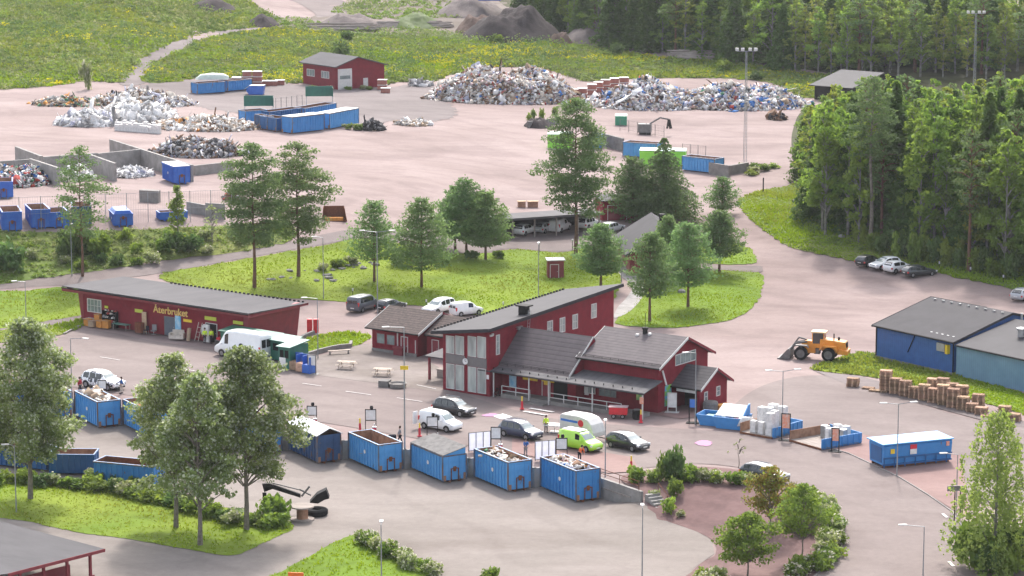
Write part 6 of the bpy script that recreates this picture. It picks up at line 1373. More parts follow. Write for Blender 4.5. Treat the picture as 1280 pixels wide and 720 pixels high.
for i,(px,py,l) in enumerate([(450,540,'behind the nearly empty container'),(524.5,546,'behind the white van'),(652.5,512,'beside the crossing stripes'),(801,529,'at the right end of the ramp'),(789,588,'in front of the black crossover car')]):
    p = tg(px,py)
    if bol is None:
        bol = thing('traffic_bollard',(0,0,0),0,'x','bollard','red bollards with yellow tops'); b = MB(); b.lathe([(.22,0),(.2,.08),(.12,.12),(.1,.75),(.06,.8)],10); b.build('post','sign_red',bol); b = MB(); b.box(-.07,-.03,.78,.07,.03,1.25); b.build('marker_blade','sign_yellow',bol); bol.scale = (1.15,)*3; o = bol
    else: o = copy_tree(bol)
    o['label'] = 'red traffic bollard with yellow top '+l; o.location = (p.x,p.y,p.z+.06)
for i,(px,py,l) in enumerate([(1174,336,'first white marker post from the left along the forest edge'),(1213,343,'second white marker post along the forest edge'),(1254,353,'white marker post near the silver car'),(684,382,'white marker post behind the office roof'),(533,384,'white marker post beside the white pickup'),(629,387,'white marker post behind the roof of the old building'),(441,370,'white marker post behind the grey van')]):
    p = tg(px,py); t = thing('marker_post',tuple(p),0,l,'marker post','white marker posts'); b = MB(); b.tube((0,0,0),(0,0,.7),.04,n=5); b.build('post','black_metal',t); b = MB(); b.box(-.1,-.05,.7,.1,.05,1.05); b.build('reflector','white_paint',t)
for px,py,l in ((674,316,'short dark garden lamp on the lawn edge below the carport'),(715.5,313,'short dark garden lamp beside the tall pine trunk')):
    p = tg(px,py); t = thing('garden_lamp',tuple(p),0,l,'lamp'); b = MB(); b.tube((0,0,0),(0,0,1.3),.04,n=5); b.build('post','black_metal',t); b = MB(); b.lathe([(.1,0),(.16,.1),(.16,.3),(.05,.4)],8,(0,0,1.3)); b.build('lamp_shade','white_paint',t)
t = stand(954,240,.1,2.3,'black_metal',0,'small dark sign box on a pole beside the right road'); 
p = tg(1196,652); t = thing('direction_sign',tuple(p),R(5),'dark sign board on two posts beside the hanging birch','sign'); b = MB()
for x in (-.25,.3): b.tube((x,0,0),(x,0,3.2),.06,n=5)
b.build('post','black_metal',t); b = MB(); b.box(-1.,-.08,3.,.5,.02,3.5); b.build('board','grey_steel',t)
p = tg(370,727); b = MB(); b.box(-.7,-.1,.4,.7,.0,.85); b.box(-.05,0,0,.05,.08,.8); tag(b.build('orange_sign','hi_vis_orange',None,tuple(p),R(-8)),'small orange sign in the foreground grass','sign')
# gate panels and black frames along the ramp top
def pstand(px, py, label, w=1.1, h=2.0, knob=True):
    p = tg(px,py); t = thing('sorting_sign',(p.x,p.y,p.z+.02),R(0),label,'sign','sorting sign frames on the ramp'); b = MB()
    for x in (-w/2,w/2-.08): b.box(x,0,0,x+.08,.08,h)
    for z in (h*.45,h-.1): b.box(-w/2+.08,0.002,z,w/2-.08,.078,z+.09)
    b.build('frame','black_metal',t); b = MB(); b.box(-w/2+.09,.02,h*.45+.1,w/2-.09,.05,h-.11); b.build('board','sign_white',t)
    if knob: b = MB(); b.lathe([(.14,0),(.2,.15),(.14,.35)],8,(.1,.04,h+.003)); b.build('speaker','black_metal',t)
pstand(390,530,'black sign frame behind the metal roofed container'); pstand(463.5,538,'black sign frame behind the nearly empty container',1.2,2.3)
pstand(540.5,545,'black sign frame beside the lidded container',1.2,2.1); pstand(620,562,'black sign frame right of the white gate panel',1.1,2.4,False); pstand(702,575,'black sign frame right of the second white gate panel',1.2,2.3)
pstand(128,497,'black sign frame in front of the mottled off road car',1.0,2.0,False)
def gate(px, py, w, rz, label):
    p = tg(px,py); t = thing('gate_panel',(p.x,p.y,p.z+.05),rz,label,'gate','white folding gates on the ramp'); b = MB()
    for i in range(4): x = i*w/3; b.box(x-.04,-.03,0,x+.04,.03,2.1)
    for z in (.1,2.02): b.box(0,-.028,z,w,.028,z+.07)
    b.build('frame','grey_steel',t); b = MB(); b.box(.04,-.015,.15,w-.04,.015,2.0); b.build('panel','plastic_sheet',t)
gate(586,566,2.4,R(22),'white folding gate at the head of the container second from the right'); gate(669,577,2.2,R(20),'white folding gate at the head of the rightmost container')
# picnic tables
def picnic(px, py, rz, label):
    p = tg(px,py); t = thing('picnic_table',(p.x,p.y,p.z+.07),rz,label,'picnic table','picnic tables',1.1); b = MB()
    for i in range(5): b.box(-1.0,-.38+i*.155,.73,1.0,-.25+i*.155,.77)
    b.build('table_top','wood_bench',t)
    for s in (-1,1): b = MB(); b.box(-1.,s*.72-.14,.43,1.,s*.72+.14,.47); b.build('seat','wood_bench',t)
    for x in (-.7,.62):
        b = MB(); b.tube((x,-.3,.72),(x,-.75,0),.05,n=4); b.tube((x,.3,.72),(x,.75,0),.05,n=4); b.box(x-.03,-.8,.36,x+.05,.8,.43); b.build('leg','wood_bench',t)
picnic(433,461,R(-14),'left picnic table on the pale terrace'); picnic(478.5,470,R(-10),'right picnic table on the pale terrace')
p = tg(424,443); t = thing('bench',(p.x,p.y,p.z+.05),R(18),'pale bench against the low curved wall','bench'); b = MB(); b.box(-1.4,-.2,.4,1.4,.2,.48); b.build('seat','wood_bench',t)
for x in (-1.2,1.1): b = MB(); b.box(x,-.18,0,x+.1,.18,.4); b.build('leg','concrete',t)
p = tg(490,484); t = thing('stone_planter',(p.x,p.y,p.z+.06),R(-15),'round grey planter with dark box beside the right picnic table','planter'); b = MB(); b.lathe([(.9,0),(1.05,.5),(.9,.5),(.8,.3)],18,(.7,0,0)); b.build('ring','concrete',t); b = MB(); b.box(-1.5,-.5,0,-.3,.7,.7); b.build('box','concrete_dark',t)
# shop goods
def sp(u, v, z=0.):
    c,s = math.cos(ra),math.sin(ra); return (rc[0]+u*c-v*s, rc[1]+u*s+v*c, z+.05)
def good(name, u, v, parts, label, cat, rz=0.):
    t = thing(name, sp(u,v), ra+rz, label, cat)
    for nm,m,boxes in parts:
        b = MB()
        for q in boxes:
            if len(q) == 6: b.box(*q)
            else: b.tube(q[0],q[1],q[2],n=10)
        b.build(nm,m,t)
sb = []
cols = ['r_white','r_blue','r_red','r_tan','r_grey','r_green']
good('display_shelf',4.2,-.7,[('frame','black_metal',[(0,0,0,.06,.5,2.1),(2.3,0,0,2.36,.5,2.1),(1.15,0,0,1.2,.5,2.1)]+[(0.06,.02,z,2.3,.48,z+.05) for z in (.15,.62,1.1,1.6)]),('back_board','dark_void',[(0.,.5,0,2.36,.53,2.1)])],'tall dark shelf crowded with small goods against the red wall','shelf')
k = 0
def goods_on_shelf():
    g = [('r_white',.2),('r_cream',.2),('r_grey',.2),('r_red',.1),('r_dark',.2)]
    def fn(rg,n): return np.stack([4.3+rg.random(n)*2.1, np.full(n,-.5), rg.choice([.3,.78,1.26,1.76,2.15],n)],1)
    debris('shelf_goods', (rc[0],rc[1],.05), fn, 60, .15,.3, g, 'small white and dark goods standing on the tall dark shelf', 'goods', None, ra, 51, .2, 0)
goods_on_shelf()
for i,(u,v,w,h,m,l) in enumerate([(1.9,-1.7,.9,.9,'r_orange','leftmost orange cardboard box'),(2.9,-1.9,.8,.8,'r_tan','tan cardboard box in front of the shelf'),(3.9,-1.5,1.,.9,'r_orange','orange cardboard box below the shelf'),(5.0,-1.5,.9,1.,'r_orange','orange cardboard box right of the shelf foot'),(3.0,-.9,.8,1.5,'r_orange','stacked orange box behind the others'),(1.1,-.9,1.5,.75,'r_cream','low cream box below the white window')]):
    good('cardboard_box',u,v,[('box',m,[(0,0,0,w,w*.8,h)]),('flap','r_tan',[(0,-.12,h-.02,w,0,h+.02)])],l+' by the reuse shop','box',random.uniform(-.2,.2))
good('display_table',6.6,-1.3,[('table_top','green_top',[(0,0,.7,2.4,.9,.76)]),('leg','wood_grey',[(.05,.05,0,.12,.12,.7)]),('leg','wood_grey',[(2.25,.05,0,2.32,.12,.7)]),('leg','wood_grey',[(2.25,.75,0,2.32,.82,.7)])],'long pale green table of goods against the shop wall','table')
good('brown_cabinet',10.4,-1.2,[('body','wood_brown',[(0,0,0,1.1,.6,1.3)]),('door','wood_brown',[(.05,-.04,.1,.52,0,1.2)]),('door','wood_brown',[(.58,-.04,.1,1.05,0,1.2)])],'brown wooden cabinet beside the leaning plank','cabinet')
good('leaning_plank',10.9,-.5,[('board','wood_pale',[(0,.1,0,.75,.2,2.6)])],'tall pale wooden board leaning on the red wall','board')
good('black_chairs',12.,-1.3,[('seat','fabric_dark',[(0,0,.45,.5,.5,.52)]),('backrest','fabric_dark',[(0,.45,.52,.5,.5,1.)]),('leg','steel',[(.02,.02,0,.06,.06,.45),(.44,.02,0,.48,.06,.45),(.02,.44,0,.06,.48,.45),(.44,.44,0,.48,.48,.45)])],'black chair left of the grey shop door','chair')
good('office_chair',13.1,-1.2,[('seat','fabric_grey',[(0,0,.45,.6,.55,.55)]),('backrest','fabric_grey',[(0,.5,.55,.6,.58,1.25)]),('stem','steel',[((.3,.3,0),(.3,.3,.45),.04)]),('base','steel',[(0,.25,0,.6,.33,.06)])],'grey office chair closest to the grey shop door','chair',.3)
good('armchair',17.2,-2.,[('seat','r_cream',[(0,0,.1,1.5,.9,.5)]),('armrest','r_cream',[(-.2,0,.1,0,.9,.8)]),('armrest','r_cream',[(1.5,0,.1,1.7,.9,.8)]),('backrest','r_cream',[(0,.9,.1,1.5,1.1,1.1)])],'cream armchair with rounded back in front of the grey door','armchair',.4)
good('carpet_roll',19.6,-1.3,[('roll','r_tan',[((0,0,0),(.05,.2,1.6),.25)]),('core','wood_brown',[((0,0,1.6),(0,.0,1.63),.1)])],'upright tan carpet roll right of the armchair','carpet')
good('step_ladder',21.6-1.4,-.8,[('rail','r_cream',[((0,0,0),(.3,.5,2.3),.04),((.6,0,0),(.9,.5,2.3),.04)]),('rung','r_cream',[((.08,.12,.5),(.68,.12,.5),.03),((.16,.25,1.1),(.76,.25,1.1),.03),((.24,.38,1.7),(.84,.38,1.7),.03)])],'pale ladder leaning on the wall between banner and mattress','ladder')
good('mattress',22.-1.1+.6,-.7,[('mattress','r_white',[(0,.1,0,.9,.35,2.2)])],'white mattress standing left of the dark shop door','mattress')
good('goods_trolley',24.2,-1.5,[('deck','grey_steel',[(0,0,.6,1.9,.9,.7)]),('leg','grey_steel',[(0,0,0,.08,.9,.6),(1.8,0,0,1.88,.9,.6)]),('crate','plastic_red',[(.2,.1,.7,.8,.7,1.)])],'grey trolley with a red crate beside the dark shop door','trolley')
# green collection units and paper bins
def gunit(px0, px1, D, h, label, m='green_cont', top='green_top'):
    a = tg(*px0); b = tg(*px1); d = b-a; W = Vector((d.x,d.y)).length; t = thing('green_container',(a.x,a.y,a.z+.04),math.atan2(d.y,d.x),label,'container','green recycling containers'); q = MB()
    q.box(0,0,.1,W,D,h); q.build('body',m,t); q = MB(); q.slab([(-.15,-.3,h+.05),(W+.15,-.3,h+.05),(W+.15,D+.15,h+.35),(-.15,D+.15,h+.35)],.1); q.build('lid',top,t)
    q = MB(); q.box(W*.15,-.03,h*.5,W*.45,0,h*.85); q.box(W*.55,-.03,h*.5,W*.85,0,h*.85); q.build('hatch','dark_void',t); return t
gunit((276,437),(338,447),2.2,2.35,'long dark green container behind the large white van','green_cont','green_cont')
gunit((338,450),(361,454),2.2,2.5,'green container with pale lid right of the large white van')
g_ = gunit((348,461),(363,463),3.6,2.7,'nearest green container with pale lid and poster'); f = Face((0,0,0),(1,0,0),g_); f.panel('poster',.2,.3,.9,1.1,'sign_white',.06)
bb_ = None
for i,(px,py,l) in enumerate([(366,464,'first'),(374,466,'second'),(382,468,'third')]):
    p = tg(px,py); t = thing('paper_bin',(p.x,p.y,p.z+.04),R(-30),f'blue cage bin, {l} from the left beside the green containers','bin','blue paper bins'); q = MB(); q.box(-.5,0,.1,.5,1.3,1.1,0); q.build('crate','wood_pallet' if i < 2 else 'royal_blue',t); q = MB(); q.box(-.55,1.3,0,.5,1.38,2.0); q.box(.5,0,0,.56,1.38,2.0); q.build('back_panel','royal_blue',t)
# red cylinders pair
for i,(px,l) in enumerate(((387,'left'),(395,'right'))):
    p = tg(px,415.5); q = MB(); q.box(-.33,-.33,0,.33,.33,1.75); q.box(-.345,-.345,1.1,.345,.345,1.2); tag(q.build('fuel_cabinet','plastic_red',None,tuple(p),.1,bevel=.08),f'{l} one of two bright red cabinets at the end of the reuse shop','cabinet')
# items by ramp and porch
p = tg(773,523); t = thing('red_cart',(p.x,p.y,p.z+.05),R(-8),'bright red cart box in front of the ramp railing','cart'); q = MB(); q.box(-1.,-.5,.45,1.,.5,1.25); q.build('box','plastic_red',t,bevel=.05); q = MB(); q.box(-1.05,-.55,1.25,1.05,.55,1.33); q.build('lid','r_pink',t); wheels(t,(-.5,.5),.45,.25,.1)
p = tg(796,524); t = thing('barrel',(p.x,p.y,p.z+.05),0,'dark barrel between the red cart and the last canopy post','barrel'); q = MB(); q.lathe([(.45,0),(.5,.2),(.5,.8),(.45,1.)],12); q.build('body','black_metal',t); q = MB(); q.lathe([(.4,1.),(.4,1.05)],12); q.build('lid','grey_steel',t)
p = tg(888,516); q = MB(); q.lathe([(.8,0),(.85,.3),(.85,1.1),(.75,1.3)],14); tag(q.build('grey_tank','grey_steel',None,tuple(p)),'dark grey round tank against the porch wall','tank')
p = tg(903,515); q = MB(); q.box(-.8,-.4,0,.8,.4,.9); tag(q.build('wooden_crate','r_orange',None,tuple(p),.6),'orange wooden crate behind the blue skips','crate')
p = tg(622,496); t = thing('bicycle',(p.x,p.y,p.z+.05),R(60),'bicycle leaning at the left end of the ramp','bicycle'); q = MB()
for x in (-.52,.52):
    q2 = MB(); 
    for i in range(14): a0 = i*2*math.pi/14; a1 = (i+1)*2*math.pi/14; q2.tube((x+.33*math.cos(a0),0,.34+.33*math.sin(a0)),(x+.33*math.cos(a1),0,.34+.33*math.sin(a1)),.03,n=4)
    q2.build('wheel','tyre',t)
q.path([(-.52,0,.34),(-.15,0,.85),(.42,0,.88),(.52,0,.34)],.025,4); q.path([(-.15,0,.85),(0,0,.3),(.42,0,.88)],.025,4); q.build('frame','black_metal',t); q = MB(); q.box(-.28,-.08,.9,-.05,.08,.97); q.build('saddle','black_metal',t); q = MB(); q.tube((.4,-.28,1.05),(.4,.28,1.05),.02); q.tube((.42,0,.88),(.4,0,1.05),.02); q.build('handlebar','black_metal',t)
# excavator arm, cable spool, tyre
p = tg(378,650); t = thing('cable_spool',(p.x,p.y,p.z+.03),0,'wooden cable spool standing beside the black excavator arm','cable spool',None,1.1); q = MB(); q.lathe([(1.05,0),(1.05,.12)],24); q.build('flange','wood_grey',t); q = MB(); q.lathe([(.5,.12),(.5,1.15)],18); q.build('drum','rust_pale',t); q = MB(); q.lathe([(1.05,1.15),(1.05,1.27)],24); q.build('flange','wood_grey',t)
p = tg(372,641); t = thing('excavator_arm',(p.x,p.y,p.z),R(2),'black excavator arm with bucket lying over tyres','excavator arm'); q = MB()
q.path([(-3.2,.2,0),(-3.2,.2,2.0)],[.12,.2],4); q.side([(-3.4,2.9),(-2.7,2.95),(.3,1.85),(.3,1.5),(-2.4,2.4),(-3.2,2.1)],'Y',0,.35); q.build('boom','black_metal',t)
q = MB(); q.tube((-2.4,.18,2.95),(.6,.18,2.15),.06); q.tube((.4,.18,1.6),(1.2,.18,2.6),.1); q.tube((.2,.18,2.3),(1.3,.18,1.7),.08); q.build('hydraulic_rod','grey_steel',t)
q = MB(); q.side([(1.2,1.1),(1.9,1.9),(2.8,2.35),(3.1,1.5),(2.6,1.35),(2.0,1.0)],'Y',-.4,.8); q.build('bucket','black_metal',t)
p = tg(396,644); t = thing('large_tyre',(p.x,p.y,p.z+.05),0,'large black tyre lying under the excavator bucket','tyre'); q = MB(); q.lathe([(.5,.05),(.95,0),(1.1,.15),(1.1,.5),(.95,.62),(.5,.6),(.45,.3)],20); q.build('tyre','tyre',t)
# lifting bucket rusty in the yard edge
p = tg(418,277); t = thing('rusty_skip',(p.x,p.y,p.z),R(4),'rusty brown open box skip at the end of the left road','skip'); w = 3.4
q = MB(); q.side([(-w,0),(w,0),(w*.8,2.4),(-w*.85,2.4)],'Y',2.2,2.3); q.side([(-w,0),(-w+.1,0),(-w*.85+.1,2.4),(-w*.85,2.4)],'Y',0,2.2); q.side([(w-.1,0),(w,0),(w*.8,2.4),(w*.8-.1,2.4)],'Y',0,2.2); q.box(-w,0,0,w,2.2,.1); q.build('box','rust',t); t.scale = (.55,1,.85)
q = MB(); q.box(-2.4,.3,.1,2.4,1.4,.6); q.build('load','r_orange',t)
p = tg(808,168); t = thing('material_handler',(p.x,p.y,p.z),R(-10),'grey scrap grab machine behind the right yard fence','grab machine'); q = MB(); q.box(-1.5,-.8,.4,.9,.8,2.0); q.build('body','grey_steel',t); q = MB(); q.path([(.6,0,2.),(2.6,0,3.2),(4.2,0,2.9)],.15,5); q.build('arm','grey_steel',t); q = MB(); q.path([(4.2,0,2.9),(4.6,0,1.2)],.3,5); q.path([(4.2,0,2.9),(3.9,0,1.2)],.2,5); q.build('grab','black_metal',t)
q = MB(); q.box(-1.3,-.5,-.0,.8,.5,.4); q.build('tracks','black_metal',t)
# stones
for i in range(26):
    px,py = [(random.uniform(322,420),random.uniform(338,352)),(random.uniform(425,470),random.uniform(328,338))][i%2]; p = tg(px,py); s = random.uniform(.35,.9)
    rg = np.random.default_rng(i); q = MB(); V = []; n = 8
    q.lathe([(.3,-.1),(.55,.1),(.5,.35),(.2,.5)],7); o = q.build('boulder','stone',None,tuple(p),random.uniform(0,6)); o.scale = (s*random.uniform(.9,1.7),s,s*.8); tag(o,'grey boulder in the rough grass beside the tall pine','boulder','grey boulders on the lawn')
    for v in o.data.vertices: v.co += Vector(rg.uniform(-.1,.1,3))
for px,py,l in ((838,628,'white stone in the bark bed near the stairs'),(1052,297,'pale boulder at the forest edge'),(995,252,'small pale boulder on the right verge'),(852,366,'dark stone on the island lawn')):
    p = tg(px,py); q = MB(); q.lathe([(.3,-.1),(.55,.1),(.5,.35),(.2,.5)],8); tag(q.build('boulder','stone' if 'dark' in l else 'concrete_pale',None,tuple(p)),l,'boulder')

# ================================================================== PEOPLE
def chain(name, verts, edges, radii, m, parent, sub=1):
    me = bpy.data.meshes.new(name); me.from_pydata(verts, edges, []); o = bpy.data.objects.new(name, me); COL.objects.link(o); o.parent = parent
    s = o.modifiers.new('skin','SKIN'); 
    lay = me.skin_vertices[0].data if me.skin_vertices else None
    if lay is None:
        bm_ = None
    for i,r in enumerate(radii): lay[i].radius = (r,r)
    lay[0].use_root = True
    u = o.modifiers.new('sub','SUBSURF'); u.levels = sub; u.render_levels = sub; me.materials.append(M[m]); s.use_smooth_shade = True; return o
def person(px, py, rz, top, legs, label, pose='stand', hair='hair', hat=None, z=None, sc=1.05, loc=None, bag=False):
    p = tg(px,py) if loc is None else Vector(loc); t = thing('person',(p.x,p.y,p.z+.03),rz,label,'person',None,sc)
    # x forward, z up; arms by pose
    st_ = .14 if pose == 'walk' else .03
    if pose == 'bend': hipx,tor = -.1, [( -.1,0,.95),(.05,0,1.12),(.25,0,1.25),(.33,0,1.33),(.40,0,1.42)]
    else: tor = [(0,0,.95),(0,0,1.12),(0,0,1.32),(0,0,1.46),(.02,0,1.56)]
    hx = tor[0][0]; sx = tor[2][0]; sz = tor[2][2]+.1
    arm = {'stand':[(.02,.26,-.28),(.10,.27,-.52)],'walk':[(.08,.26,-.27),(.2,.26,-.5)],'reach':[(.2,.24,-.2),(.42,.18,-.15)],'bend':[(.15,.2,-.25),(.3,.15,-.45)]}[pose]
    V = [tor[0],tor[1],tor[2],tor[3],(tor[4][0],0,tor[4][2]+.02),(tor[4][0]+.015,0,tor[4][2]+.14),(tor[4][0]+.125,0,tor[4][2]+.1)]; E = [(0,1),(1,2),(2,3),(3,4),(4,5),(5,6)]; Rr = [.15,.135,.16,.07,.085,.095,.02]
    body = {}
    for s in (-1,1):
        k = len(V); V += [(hx,s*.09,.88),(hx+s*st_+.02,s*.1,.48),(hx+s*st_*1.8-.02,s*.1,.08),(hx+s*st_*1.8+.16,s*.11,.035)]; E += [(0,k),(k,k+1),(k+1,k+2),(k+2,k+3)]; Rr += [.095,.062,.042,.035]
        k = len(V); e = arm[0]; h_ = arm[1]; V += [(sx,s*.19,sz),(sx+e[0],s*e[1],sz+e[2]),(sx+h_[0],s*h_[1],sz+h_[2]),(sx+h_[0]+.03,s*h_[1],sz+h_[2]-.08)]; E += [(2,k),(k,k+1),(k+1,k+2),(k+2,k+3)]; Rr += [.062,.042,.03,.036]
        for j in range(4): q = len(V); V += [(sx+h_[0]+.0+j*.02,s*h_[1],sz+h_[2]-.13),(sx+h_[0]+.01+j*.024,s*(h_[1]-.01),sz+h_[2]-.17+abs(j-1.5)*.012)]; E += [(k+3,q),(q,q+1)]; Rr += [.009,.007]
        q = len(V); V.append((sx+h_[0]+.09,s*(h_[1]-.02),sz+h_[2]-.1)); E.append((k+3,q)); Rr.append(.01)
    chain('body',V,E,Rr,'skin',t)
    # jacket over torso and arms
    Vj = [tor[0],tor[1],tor[2],tor[3]]; Ej = [(0,1),(1,2),(2,3)]; Rj = [.175,.16,.185,.085]
    for s in (-1,1):
        k = len(Vj); e = arm[0]; h_ = arm[1]; Vj += [(sx,s*.19,sz),(sx+e[0],s*e[1],sz+e[2]),(sx+h_[0]*.94,s*h_[1],sz+h_[2]*.94)]; Ej += [(2,k),(k,k+1),(k+1,k+2)]; Rj += [.078,.058,.046]
    chain('jacket',Vj,Ej,Rj,top,t)
    Vt = [(hx,0,.93)]; Et = []; Rt = [.155]
    for s in (-1,1): k = len(Vt); Vt += [(hx,s*.09,.86),(hx+s*st_+.02,s*.1,.48),(hx+s*st_*1.8-.02,s*.1,.1)]; Et += [(0,k),(k,k+1),(k+1,k+2)]; Rt += [.11,.076,.06]
    chain('trousers',Vt,Et,Rt,legs,t)
    hc_ = Vector((tor[4][0]-.015,0,tor[4][2]+.15)); q = MB(); q.lathe([(.1,-.08),(.115,.0),(.105,.07),(.06,.125),(.01,.14)],12,tuple(hc_-Vector((.012,0,0)))); q.build('hair',hat or hair,t,smooth=True)
    for s in (-1,1): q = MB(); c = Vector((tor[4][0]+.105,s*.035,tor[4][2]+.135)); q.lathe([(.004,-.012),(.012,0),(.004,.012)],6,tuple(c)); q.build('eye','black_metal',t)
    for s in (-1,1): q = MB(); q.box(hx+s*st_*1.8-.08,s*.1-.055,0,hx+s*st_*1.8+.2,s*.1+.055,.1); q.build('shoe','fabric_dark',t,bevel=.03)
    return t
person(682.5,541,R(100),'hi_vis','fabric_dark','person in a hi vis yellow jacket standing by the white table')
person(500,555,R(190),'fabric_grey','fabric_dark','person in grey carrying a large dark bag beside the tall lamp post','walk')
p = tg(496,556); q = MB(); q.box(-.55,-.2,0,.25,.25,.75); tag(q.build('dark_bag','fabric_dark',None,(p.x-.3,p.y,p.z+.35),.2,bevel=.1),'large dark bag held by the person in grey','bag')
person(725,577,R(-60),'hi_vis_orange','fabric_dark','person in an orange jacket bending over the rightmost container','bend')
person(657,571,R(-70),'fabric_blue','fabric_grey','person in blue beside the second container from the right','reach')
person(100,492,R(-40),'fabric_red','fabric_dark','person in a dark red top behind the mottled off road car')
person(152,492,R(160),'fabric_blue','r_cream','person in blue in front of the mottled off road car','reach')
l_ = sp(22.3,-1.2); person(0,0,R(-100),'hi_vis','fabric_dark','person in hi vis yellow, left one in the dark shop doorway',loc=l_)
l_ = sp(23.1,-.9); person(0,0,R(-110),'hi_vis','fabric_dark','person in hi vis yellow, right one in the dark shop doorway',loc=l_)
p = tg(100,497); q = MB(); q.lathe([(.25,0),(.3,.6)],10); tag(q.build('green_bucket','green_bin',None,tuple(p)),'green bucket beside the person in the dark red top','bucket')
p = tg(119,500); q = MB(); q.box(-.6,-.3,0,.6,.3,.5); tag(q.build('red_box','plastic_red',None,tuple(p)),'red box lying at the head of the left container','box')
# ================================================================== VEGETATION
def clumps(cl, per, size, rg, up=.35, shell=.6):
    "cl: list of (x,y,z,rx,ry,rz); per leaves per unit; returns V,F"
    C = []
    for x,y,z,rx,ry,rz in cl:
        n = max(4, int(per*(rx*ry*rz)**(2/3.))); b = ball(rg, n, shell if shell else .33); C.append(b*np.array([rx,ry,rz])+np.array([x,y,z]))
    return leaves(np.concatenate(C), size, rg, up)
def trunk_mesh(name, h, r, m, limbs=(), lean=0.):
    b = MB(); pts = [(lean*math.sin(i*1.3)*.4, lean*math.cos(i*1.7)*.3-.0, h*i/6-.25*(i == 0)) for i in range(7)]; b.path(pts, [r*(1.15 if i == 0 else 1-i/6.3) for i in range(7)], 7)
    for p0,p1,rr in limbs: mid = tuple((a+c)/2+(.15 if k == 2 else 0) for k,(a,c) in enumerate(zip(p0,p1))); b.path([p0,mid,p1],[rr,rr*.7,rr*.3],5)
    return b.mesh(name, m)
def merged(name, parts, mats):
    V = np.concatenate([p[0] for p in parts]); off = 0; Fs = []; mi = []
    for i,(v,f) in enumerate(parts): Fs.append(f+off); mi.append(np.full(len(f),i)); off += len(v)
    return npmesh(name, V, np.concatenate(Fs), mats, np.concatenate(mi))
def spruce(h, R_, seed, leaf, z0=.06, dens=1., size=.34):
    rg = np.random.default_rng(seed); C = []; z = h*z0; limbs = []
    while z < h*.985:
        f = (z/h-z0)/(1-z0); rad = R_*(1-f)**.8*rg.uniform(.82,1.12)+.12; nb = max(4,int(10*(1-f*.5))); a0 = rg.uniform(0,6)
        for k in range(nb):
            if rg.random() < .07: continue
            a = a0+k*2*math.pi/nb+rg.uniform(-.25,.25); rr = rad*rg.uniform(.75,1.15); n = int(dens*(5+rr*7)); s = rg.random(n)**.7
            w = (.10+.30*s*(1.25-s))*rr*.55; C.append(np.stack([np.cos(a)*rr*s-np.sin(a)*rg.normal(size=n)*w, np.sin(a)*rr*s+np.cos(a)*rg.normal(size=n)*w, z-s*s*rr*.22+rg.normal(size=n)*.09],1))
            if k%3 == 0 and f < .7: limbs.append(((0,0,z),(math.cos(a)*rr*.8,math.sin(a)*rr*.8,z-rr*.1),.04))
        z += max(.28, h*.028)*rg.uniform(.8,1.2)
    V,Fq = leaves(np.concatenate(C), size, rg, .55); return npmesh('crown',V,Fq,leaf), limbs
def ovoid(h, R_, z0, seed, leaf, n, size, point=.8, cr=.34, irr=.25, extra=None, up=.3, droop=0.):
    rg = np.random.default_rng(seed); cl = []; limbs = []
    for i in range(n):
        f = rg.random()**.85; z = h*(z0+(1-z0)*f); prof = math.sin(math.pi*min(1,max(.02,(f*.86+.13)))**point)**.75 if point < 1.5 else (1-f)**.6*min(1,(f+.12)*3)
        a = rg.uniform(0,2*math.pi); rad = R_*prof*math.sqrt(rg.uniform(.08,1))*rg.uniform(1-irr,1+irr*.6); c = R_*cr*rg.uniform(.6,1.15)*(.55+.5*prof)
        x,y = rad*math.cos(a), rad*math.sin(a); z = min(z,h-c*.5); cl.append((x,y,z,c,c,c*rg.uniform(.55,.8)))
        if i%2 == 0: limbs.append(((x*.08,y*.08,max(h*z0*.8,z-rad*.8)),(x*.85,y*.85,z),.05+.03*(1-f)))
    parts = [clumps(cl, 1, size, rg, up)]; return cl, limbs, rg
def leafy(h, R_, z0, seed, leaf, n, size, dens, second=None, **k):
    cl, limbs, rg = ovoid(h, R_, z0, seed, leaf, n, size, **k); parts = [clumps(cl, dens, size, rg, k.get('up',.3))]; mats = [leaf]
    if second: parts.append(clumps(cl, dens*second[1], size*.9, rg, .1, .25)); mats.append(second[0])
    return merged('crown', parts, mats), limbs
def pinetall(h, R_, z0, seed, leaf, n=46, dens=60, size=.26):
    rg = np.random.default_rng(seed); cl = []; limbs = []
    for i in range(n):
        f = (i+.5)/n; z = h*(z0+(1-z0)*f); prof = (1-f**2.2)**.7*min(1,.45+f*1.6); a = i*2.399+rg.uniform(-.5,.5); rr = R_*prof*rg.uniform(.35,1.1); L = rg.uniform(.7,1.25)*R_*.34*(.6+.5*prof)
        zz = z+rr*rg.uniform(-.12,.22); cl.append((rr*math.cos(a),rr*math.sin(a),min(zz,h-.3),L,L,L*.42)); 
        if rr > R_*.5: cl.append((rr*.55*math.cos(a+.2),rr*.55*math.sin(a+.2),zz+.1,L*.7,L*.7,L*.35))
        limbs.append(((0,0,z-.4),(rr*.9*math.cos(a),rr*.9*math.sin(a),zz-.1),.06))
    V,Fq = clumps(cl,dens,size,rg,.5); return npmesh('crown',V,Fq,leaf), limbs
